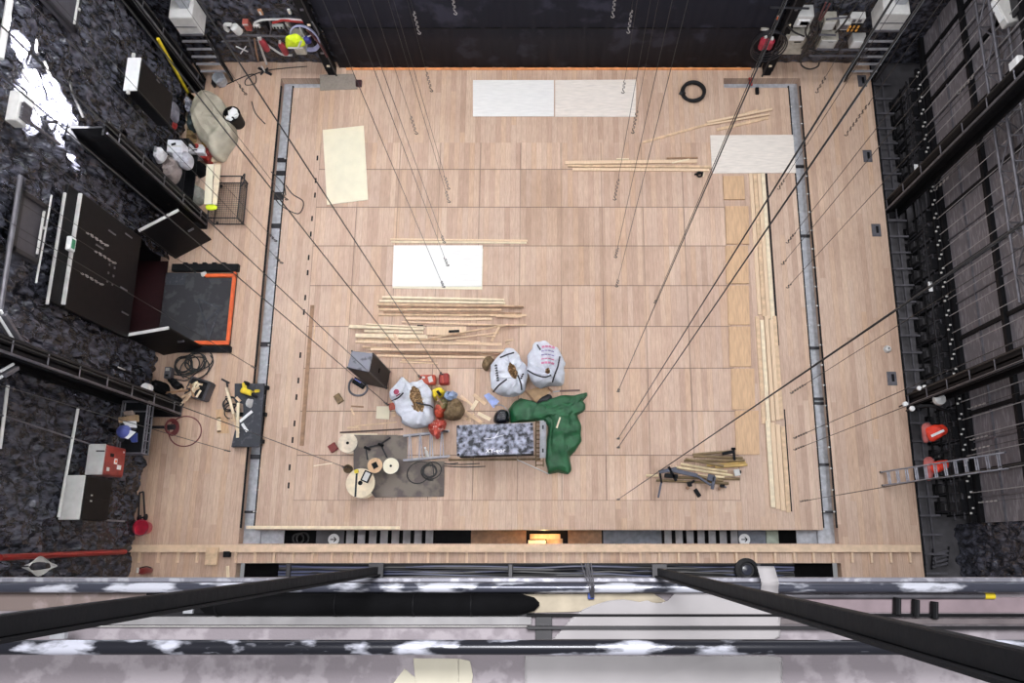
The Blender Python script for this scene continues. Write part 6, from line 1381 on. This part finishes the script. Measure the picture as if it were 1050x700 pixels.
WL = [
 (442.5, 94, 'over the bare boards just clear of the curtain', .9), (427, 137.5, 'over the bare boards level with the cream sheet top', .9),
 (460, 194, 'midway between the butted sheets and thin battens, upper of a pair', .8), (460.5, 207.5, 'midway between the butted sheets and thin battens, lower of a pair', .7),
 (455.5, 249, 'at the two thin battens above the white stack', .5), (459, 272.5, 'over the middle of the white sheet stack', .6), (455, 294.5, 'at the lower edge of the white sheet stack', .5),
 (638.5, 95.5, 'over the bleached one of the butted sheets, near its middle', .6), (648.5, 136.5, 'just below the corner of the butted sheets', 1.1), (630, 205, 'over bare panels below the long plank pair', 1.2), (631, 264, 'over bare panels level with the white stack', .7), (632, 294, 'over bare panels just below the white stack level', .6),
 (633.5, 401.5, 'over bare panels right of the green tarp top', .4), (671.5, 310.5, 'over bare panels between the white stack and the amber panels', .2), (633.5, 450, 'over bare panels beside the green tarp, upper of two', .2), (633.5, 459, 'over bare panels beside the green tarp, lower of two', .2),
 (633.5, 512, 'over the panel seam near the tool heap, slanting past it', .2),
 (398, 415, 'at the orange-red tin by the cream board square', .4), (396, 398, 'grazing the tall black cabinet', .3), (431, 387, 'over the split white sack', .3), (453, 384, 'over the red packages', .3), (354, 479, 'at the little tin beside the largest drum', .3),
 (235, 462.5, 'over the foot of the dark slate staging', .3), (262, 377.5, 'over the long slot just above the dark slate staging', .3), (283, 247.5, 'over the long slot level with the white stack', .5), (289, 270, 'over the inner lip of the long slot', .5), (294, 205, 'at the long slot beside the thin curling wire', .4),
 (200, 279, 'over the corner of the loading platform', .3), (252, 97, 'over the boards beyond the waste bin', .5), (811, 403, 'with a loose chain end over the far long slot', 1.1), (814.5, 449, 'over the strip boards level with the pit column, upper of two', 1.0), (814.5, 461, 'over the strip boards level with the pit column, lower of two', .8), (821, 514, 'over the strip boards below the leaning ladder', .7),
 (802, 271, 'over the strip boards halfway along the far long slot', .3), (807, 295, 'over the strip boards by the black gap end', .3), (807, 249, 'with a short dark end over the strip boards', .7), (798, 194, 'just below the bleached plywood sheet', .6), (837, 95, 'with a chain at the long slot far corner', .8), (867, 139, 'with a long chain over the pit-side boards', 1.6),
]
for px_, py_, lb, ch in WL:
    hv = 1.0 if ch < .9 else 1.7
    wire(px_, py_, 'thin hoist wire ending '+lb, hv, chain=ch, r=.005 if (px_ < 700 and py_ < 300) else .0065)
# thick pair and single heavy wires
# wires ending in front of the black surfaces
for px_, py_, lb in ((430, 35, 'bright chain in front of the curtain toward the lime vest'), (467, 15, 'bright chain end high in front of the black curtain'), (628, 18, 'short bright chain end in front of the black curtain middle'), (644, 34, 'longer bright chain in front of the curtain middle')):
    p = aty(px_, py_, 12.6); t = wire(px_, py_, 'hoist wire with a '+lb, p.z, chain=.9, lmat=M_CHAINL, r=.005)
for px_, py_, lb in ((110, 252, 'upper bright chain end in front of the black door panel'), (118, 270, 'middle bright chain end in front of the black door panel'), (105, 292, 'lower bright chain end in front of the black door panel')):
    p = atx(px_, py_, -9.95); wire(px_, py_, 'hoist wire with the '+lb, p.z, chain=.8, lmat=M_CHAINL)
for px_, py_, lb in ((993, 419, 'bright chain in front of the panels beside the pit column'), (995, 451, 'bright chain at the panels above the leaning ladder, upper'), (997, 461, 'bright chain at the panels above the leaning ladder, lower'), (1004, 515, 'bright chain end in front of the panels below the leaning ladder'), (990, 391, 'bright chain end in front of the pit column by the ladder'), (982, 96, 'bright chain end in front of the panels near the truss'), (958, 195, 'bright chain end by the lock rail at the farther column')):
    p = atx(px_, py_, 9.95 if px_ > 985 else 9.9); wire(px_, py_, 'hoist wire with a '+lb, p.z, chain=.8, lmat=M_CHAINL)
for i, (px_, py_, lb) in enumerate(((706, 62, 'in front of the curtain near the black hose ring'), (672, 62, 'in front of the curtain above the plywood pair end'), (681, 55, 'close beside another in front of the curtain'))):
    pass
# ================================================================== CAMERA-SIDE BRIDGE
BZ = 15.5
yA = at(566, 592, BZ).y; yB_ = -1.9
d_ = struct('floor', MB().box((0, (yA+yB_)/2, BZ-.03), (11, yA-yB_, .06)), M_CONC)
def by(py, z=BZ): return at(566, py, z).y
def bx(px, py, z=BZ): return at(px, py, z).x
def strip_b(px0, px1, py0, py1, z0, z1, m_, name, label, cat, group=None):
    o = MB().box(((bx(px0, py0, z1)+bx(px1, py0, z1))/2, (by(py0, z1)+by(py1, z1))/2, (z0+z1)/2), (abs(bx(px1, py0, z1)-bx(px0, py0, z1)), abs(by(py0, z1)-by(py1, z1)), z1-z0)).build(name, m_, bevel=.002); return tag(o, label, cat, group)
def tube_b(px0, px1, py0, py1, z, m_, name, label, cat, caps=None):
    r_ = abs(by(py0, z)-by(py1, z))/2*.98; y = (by(py0, z)+by(py1, z))/2
    t = thing(name, label, cat, (0, y, z)); a, b = bx(px0, py0, z), bx(px1, py0, z)
    MB().cyl((a, 0, 0), (b, 0, 0), r_, 18).build('tube', m_, t, smooth=True)
    for e in (a, b): MB().cyl((e-.006, 0, 0), (e+.006, 0, 0), r_*1.04, 18).build('end_collar', caps or M_DARKST, t, smooth=True)
    return t, a, b, y, r_
strip_b(-300, 1350, 592.5, 596.5, BZ, BZ+.05, mat('weathered_steel', (128, 128, 138), .5, .3, scale=14, c2=(170, 170, 180), thr=.55), 'edge_angle', 'pale steel edge strip along the stage side of the bridge', 'edge strip')
tube_b(-300, 1350, 597, 607.5, BZ+.12, M_SCUFF, 'edge_tube', 'scuffed dark tube along the stage edge of the bridge', 'tube')
t, a, b, y, r_ = tube_b(790, 1018, 607.5, 614, BZ+.03, M_GREYST, 'short_tube', 'grey tube with a yellow tip lying beside the scuffed edge tube', 'tube', M_YEL)
MB().cyl((b-.055, 0, 0), (b+.006, 0, 0), r_*1.06, 16).build('yellow_tip', M_YEL, t, smooth=True)
tube_b(-300, 1350, 655.5, 671.5, BZ+.62, M_SCUFFD, 'guard_tube', 'thick paint-scuffed black guard tube crossing the whole bridge', 'tube')
strip_b(-300, 60, 605, 626, BZ, BZ+.012, M_CONCB, 'brown_plate', 'brown speckled deck plate at the doorway end of the bridge', 'plate'); strip_b(60, 150, 605, 622, BZ, BZ+.012, M_CONCB, 'brown_plate', 'smaller brown speckled deck plate beside the black roll', 'plate')
strip_b(800, 1350, 612, 628, BZ, BZ+.012, mat('mauve_plate', (136, 120, 126), .55, var=.2), 'mauve_plate', 'mauve-grey deck plate at the pit end of the bridge', 'plate')
strip_b(60, 545, 632, 640.5, BZ, BZ+.045, M_GREYPL, 'plank_strip', 'narrow grey plank below the black roll on the bridge', 'plank'); strip_b(60, 545, 641.5, 642.6, BZ+.03, BZ+.05, M_LGREY, 'thin_batten', 'thin pale edge strip between the narrow grey plank and the guard tube', 'strip')
strip_b(-300, 62, 638, 639.5, BZ+.02, BZ+.05, M_LGREY, 'thin_batten', 'thin pale edge strip at the doorway end of the bridge', 'strip')
strip_b(540, 1350, 629.5, 632, BZ+.02, BZ+.07, M_BLACK, 'black_angle', 'thin black angle at the pit end of the bridge', 'angle'); strip_b(540, 1350, 642, 645, BZ+.06, BZ+.1, M_DARKST, 'grey_rod', 'thin dark rod crossing the torn grey paper', 'rod')
strip_b(800, 1350, 634, 640, BZ, BZ+.04, mat('taupe_plank', (104, 96, 98), .6), 'taupe_plank', 'taupe plank at the pit end of the bridge', 'plank')
strip_b(150, 548, 607, 632, BZ-.002, BZ+.004, M_DARKST, 'deck_channel', 'dark recessed channel strip under the black roll', 'channel')
# black roll with rounded ends
yr = (by(608, BZ+.1)+by(631, BZ+.1))/2; rr = (by(608, BZ+.1)-by(631, BZ+.1))/2; a, b = bx(205, 620, BZ+.1), bx(553, 620, BZ+.1)
t = thing('cloth_roll', 'long black roll of cloth with rounded ends lying on the bridge', 'cloth roll', (0, yr, BZ+.008+rr))
MB().tube([(a, 0, 0), (a+.03, 0, 0), (a+.12, 0, 0), (b-.3, 0, 0), (b-.12, 0, 0), (b-.03, 0, 0), (b, 0, 0)], [rr*.5, rr*.85, rr*.95, rr, rr*.95, rr*.6, rr*.15], 20).build('cloth', M_DRAPE, t, smooth=True)
for f in (.05, .4, .63, .8): MB().torus((a+(b-a)*f, 0, 0), rr*1.01, .006, 24, 6, Matrix.Rotation(R(90), 3, 'Y')).build('tie_cord', M_BLACK, t, smooth=True)
# hinge block at the end of the roll
strip_b(188, 198, 621, 629, BZ+.01, BZ+.06, M_GALV, 'steel_clamp', 'bright steel clamp at the doorway end of the black roll', 'clamp'); strip_b(200, 216, 616, 629, BZ+.01, BZ+.07, M_BLACK, 'black_clamp', 'black clamp next to the bright steel clamp', 'clamp')
strip_b(52, 67, 643, 655, BZ+.3, BZ+.34, M_GALV, 'steel_plate', 'small bright steel plate by the guard tube near the doorway end', 'plate')
# torn grey paper, pale board, cards
def paper(px, z, lift, m_, name, label, cat, seed=1, n=60):
    O = outline(px, n, z, False); c_ = sum(O, Vector())/n; vs = []; fs = []
    for k, r_ in enumerate((1, .97, .8, .6, .4, .2, .05)):
        for j, p in enumerate(O):
            w_ = c_+(p-c_)*r_; nz_ = noise.noise(Vector((w_.x*3, w_.y*9, seed))); up = lift*max(0, (w_.y-c_.y)/(max(o_.y for o_ in O)-c_.y))**2
            vs.append((w_.x, w_.y, z+.006+abs(nz_)*.012+up))
    for k in range(6):
        for j in range(n): fs.append((k*n+j, k*n+(j+1) % n, (k+1)*n+(j+1) % n, (k+1)*n+j))
    fs.append(tuple(6*n+j for j in range(n))); m = MB(); m.add(vs, fs); o = m.build(name, m_, smooth=True); s_ = o.modifiers.new('s', 'SOLIDIFY'); s_.thickness = .003; return tag(o, label, cat)
paper([(566, 655), (574, 648), (585, 634), (600, 623), (612, 619), (625, 615), (647, 614), (649, 617.5), (663, 616), (665, 613.5), (667, 617.5), (683, 618), (690, 609), (697, 602.5), (704, 606), (722, 608), (750, 612.5), (765, 616), (769, 613.5), (772, 620), (800, 629), (800, 655)], BZ+.05, .01, M_PAPER, 'torn_paper', 'large torn grey paper sheet lying over the bridge deck', 'paper')
paper([(538, 672), (802, 672), (802, 720), (538, 720)], BZ+.01, 0, M_PAPER, 'pale_board', 'broad pale board on the near part of the bridge beyond the guard tube', 'board', 4)
paper([(530, 609), (670, 608), (684, 617), (640, 620), (590, 627), (540, 628), (528, 615)], BZ+.015, 0, mat('tan_paper', (176, 165, 146), .8), 'tan_paper', 'tan paper under the torn grey sheet by the end of the black roll', 'paper', 6)
paper([(424, 674.5), (470, 675), (471, 720), (428, 720)], BZ+.02, 0, M_CPAPER, 'cream_card', 'cream card on the near part of the bridge, the larger upright piece', 'card', 7)
paper([(470.5, 675), (482, 677), (485, 692), (482, 720), (471, 720)], BZ+.02, 0, M_CPAPER, 'cream_card', 'narrow wavy-edged strip of cream card beside the larger piece', 'card', 8)
paper([(402, 702), (415, 685), (434, 701), (430, 725), (400, 725)], BZ+.012, 0, M_CPAPER, 'cream_card', 'slanted corner of cream card poking up at the frame edge', 'card', 9)
strip_b(549, 566, 632, 656, BZ+.01, BZ+.05, M_DARKST, 'dark_plate', 'dark steel plate at the slanted edge of the torn grey paper', 'plate')
# hanging white strip over the edge tube
t = thing('paper_strip', 'white paper strip hanging over the edge tube beside the black lamp', 'paper strip', (bx(788, 600, BZ+.19), 0, BZ)); y0, y1 = by(580, BZ+.1), by(628, BZ+.1); n = 14; vs = []; fs = []
for k in range(n+1):
    f = k/n; y = y0+(y1-y0)*f; z = .2-.25*max(0, f-.4)-.22*max(0, .25-f)
    for s in (-1, 1): vs.append((s*.052+.02*f, y, z+.006*math.sin(k*1.7)))
for k in range(n): fs.append((2*k, 2*k+1, 2*k+3, 2*k+2))
m = MB(); m.add(vs, fs); o = m.build('paper', M_PAPER, t, smooth=True); o.modifiers.new('s', 'SOLIDIFY').thickness = .003
# cable bundle along the outside of the bridge
zb = BZ-.15; ya, yb2 = by(578.5, zb), by(592, zb); a, b = bx(286, 585, zb), bx(814, 585, zb)
t = thing('cable_tray', 'dark tray of bundled cables along the outer edge of the bridge', 'cable tray', (0, (ya+yb2)/2, zb))
MB().box(((a+b)/2, 0, -.03), (b-a, ya-yb2, .02)).build('tray', M_BLACK, t); MB().box(((a+b)/2, (ya-yb2)/2, -.005), (b-a, .008, .05)).build('side_lip', M_BLACKG, t)
rnd = random.Random(11)
for k in range(9):
    yy = (ya-yb2)/2*(-.8+1.6*k/8); pts = [(a+(b-a)*i/14, yy+rnd.uniform(-.008, .008), -.01+rnd.uniform(0, .02)) for i in range(15)]
    MB().tube(spline(pts, 2), .0075, 6).build('bundled_cable', (M_CABLE, mat('navy_cable', (36, 42, 70), .45), M_RUB)[k % 3], t, smooth=True)
for f in (.02, .45, .6, .93): MB().box((a+(b-a)*f, 0, .0), (.03, ya-yb2+.01, .05)).build('strap', M_DARKST, t, bevel=.004)
p = at(765, 584, zb+.08); t = thing('round_lamp', 'round black lamp on the cable tray beside the white paper strip', 'lamp', p); MB().lathe([(0, -.03), (.06, -.03), (.072, 0), (.072, .03), (.05, .04), (.045, .025), (0, .02)], n=28).build('housing', M_RUB, t, smooth=True); MB().lathe([(0, .02), (.035, .022), (.03, .03), (0, .034)], n=20).build('lens', mat('smoked_lens', (40, 42, 52), .2), t, smooth=True)
A = [at(x, y, BZ+.22) for x, y in ((601, 576), (604, 590), (607, 600), (606, 611))]
o = None
for i, dx in enumerate((0, 3, -4, 6)):
    pts = [at(x+dx*(1-j*.25), y, BZ+(.0, .12, .2, .1)[j]) for j, (x, y) in enumerate(((600, 577), (603, 590), (606, 601), (607, 612)))]
    o = MB().tube(spline(pts, 5), .004, 5).build('tie_wire', M_GREYST, smooth=True); tag(o, 'thin tie wire drooping from the cable tray over the edge tube, %s' % names[i], 'wire', 'tie wires by the blue tag')
p = at(606, 611, BZ+.06); o = MB().box((0, 0, 0), (.04, .035, .02)).build('blue_tag', mat('cobalt_tag', (40, 70, 150), .5), bevel=.004); o.location = p; tag(o, 'blue tag at the end of the drooping tie wires', 'tag')
# upright black posts of the bridge, rising past the camera
def bpost(px, py, label, s):
    p = at(px, py, BZ-.0); t = thing('bridge_post', label, 'post', (p.x, p.y, BZ)); MB().box((0, 0, 2.3), (.028, .044, 4.6)).build('post', M_BLACK, t, bevel=.003); MB().box((s*.01, -.026, 2.3), (.044, .008, 4.6)).build('flange', M_BLACK, t)
    MB().box((0, 0, .01), (.09, .09, .02)).build('foot_plate', M_DARKST, t); 
    return t
bpost(386, 584.5, 'black upright bridge post rising past the doorway side', 1); bpost(676, 586, 'black upright bridge post rising past the pit side', -1)
for i, px_ in enumerate((918.5, 937.5, 956.5)):
    p = at(px_, 621+i*2, BZ+.05); t = thing('black_bar', 'short black slotted bar lying across the bridge, %s from the yellow tube tip' % ('third', 'second', 'first')[i], 'bar', (p.x, p.y, BZ+.07), -.12)
    MB().box((0, 0, .0), (.034, .1, .045)).build('bar', M_BLACK, t, bevel=.003); MB().box((.004, 0, .024), (.008, .09, .004)).build('slot_groove', M_DARKST, t)

# ================================================================== LIGHT
def area(name, loc, size, power, target, col=(1, 1, 1), size_y=None):
    ld = bpy.data.lights.new(name, 'AREA'); ld.energy = power; ld.size = size; ld.color = col
    if size_y: ld.shape = 'RECTANGLE'; ld.size_y = size_y
    o = bpy.data.objects.new(name, ld); COL.objects.link(o); o.location = loc
    o.rotation_euler = (Vector(target)-Vector(loc)).to_track_quat('-Z', 'Y').to_euler(); return o
K = .58
for x in (-5, 5): area('added_light', (x, 12.9, 13), 3, 960*K, (x*.4, 5, 0), (.985, .985, 1), 1.2)  # unseen upstage lamps, added for even light on the stage
for x in (-9.2, 9.2):
    area('added_light', (x, 5.5, 13.5), 4, 750*K, (-x*.1, 5.5, 0), (.985, .985, 1), 1.2)  # unseen high side lamps, added to light the stage
    for y in (2, 9.5): area('added_light', (x, y, 8.3), 1.0, 520*K, (-x, y*.6+2.2, 3.2), (.82, .89, 1), 2.4)  # low side lamps added out of view for glints on the stone
area('added_light', (0, -1.1, 14.6), 6, 300*K, (0, 6, 0), (.985, .985, 1), .8)  # lamp added out of sight beneath the bridge to light the stage
area('added_light', (0, 1.5, 24), 2, 2200*K, (0, -.5, 15), (.99, .985, 1), 2)  # overhead lamp added to brighten the bridge deck
pl = bpy.data.lights.new('passage_lamp', 'POINT'); pl.energy = 30; pl.color = (1, .62, .25); pl.shadow_soft_size = .05; o = bpy.data.objects.new('passage_lamp', pl); COL.objects.link(o); o.location = (-.2, .25, -.42)
area('added_wall_wash', (-5, 11.2, 11.5), 2, 420, (-10.4, 9.3, 5), (.9, .94, 1), 1)  # unseen bluish wash added to brighten the upper stone wall
def spot(loc, px, py, X_, power, ang, blend=.12):
    ld = bpy.data.lights.new('sunbeam', 'SPOT'); ld.energy = power; ld.spot_size = R(ang); ld.spot_blend = blend; ld.shadow_soft_size = .03; ld.color = (1, .99, .97)
    o = bpy.data.objects.new('sunbeam', ld); COL.objects.link(o); o.location = loc; T = atx(px, py, X_)
    o.rotation_euler = (T-Vector(loc)).to_track_quat('-Z', 'Y').to_euler()
SB = 800000
spot((-3, 11.5, 13), 44, 82, -10.2, SB, 4.2); spot((-3, 11.5, 13.3), 70, 118, -10.2, SB, 4.6); spot((-3, 11.3, 12.6), 28, 40, -10.2, SB, 3.2); spot((-3, 11.2, 13), 36, 105, -10.2, SB, 3.2); spot((-3, 11.2, 13), 82, 155, -10.2, SB*.6, 1.2); spot((-3, 11.4, 13), 58, 92, -10.2, SB, 4.0); spot((-3, 11.4, 13), 30, 88, -10.2, SB*.7, 2.6); spot((-3, 11.2, 13), 4, 45, -10.0, SB*.6, 2.2)
w = bpy.data.worlds.new('world'); SC.world = w; w.use_nodes = True
w.node_tree.nodes['Background'].inputs[0].default_value = (.95, .96, 1, 1); w.node_tree.nodes['Background'].inputs[1].default_value = .3
vs_ = SC.view_settings; vs_.view_transform = 'Standard'; vs_.look = 'None'; vs_.exposure = -.19; vs_.gamma = 1; vs_.use_curve_mapping = False
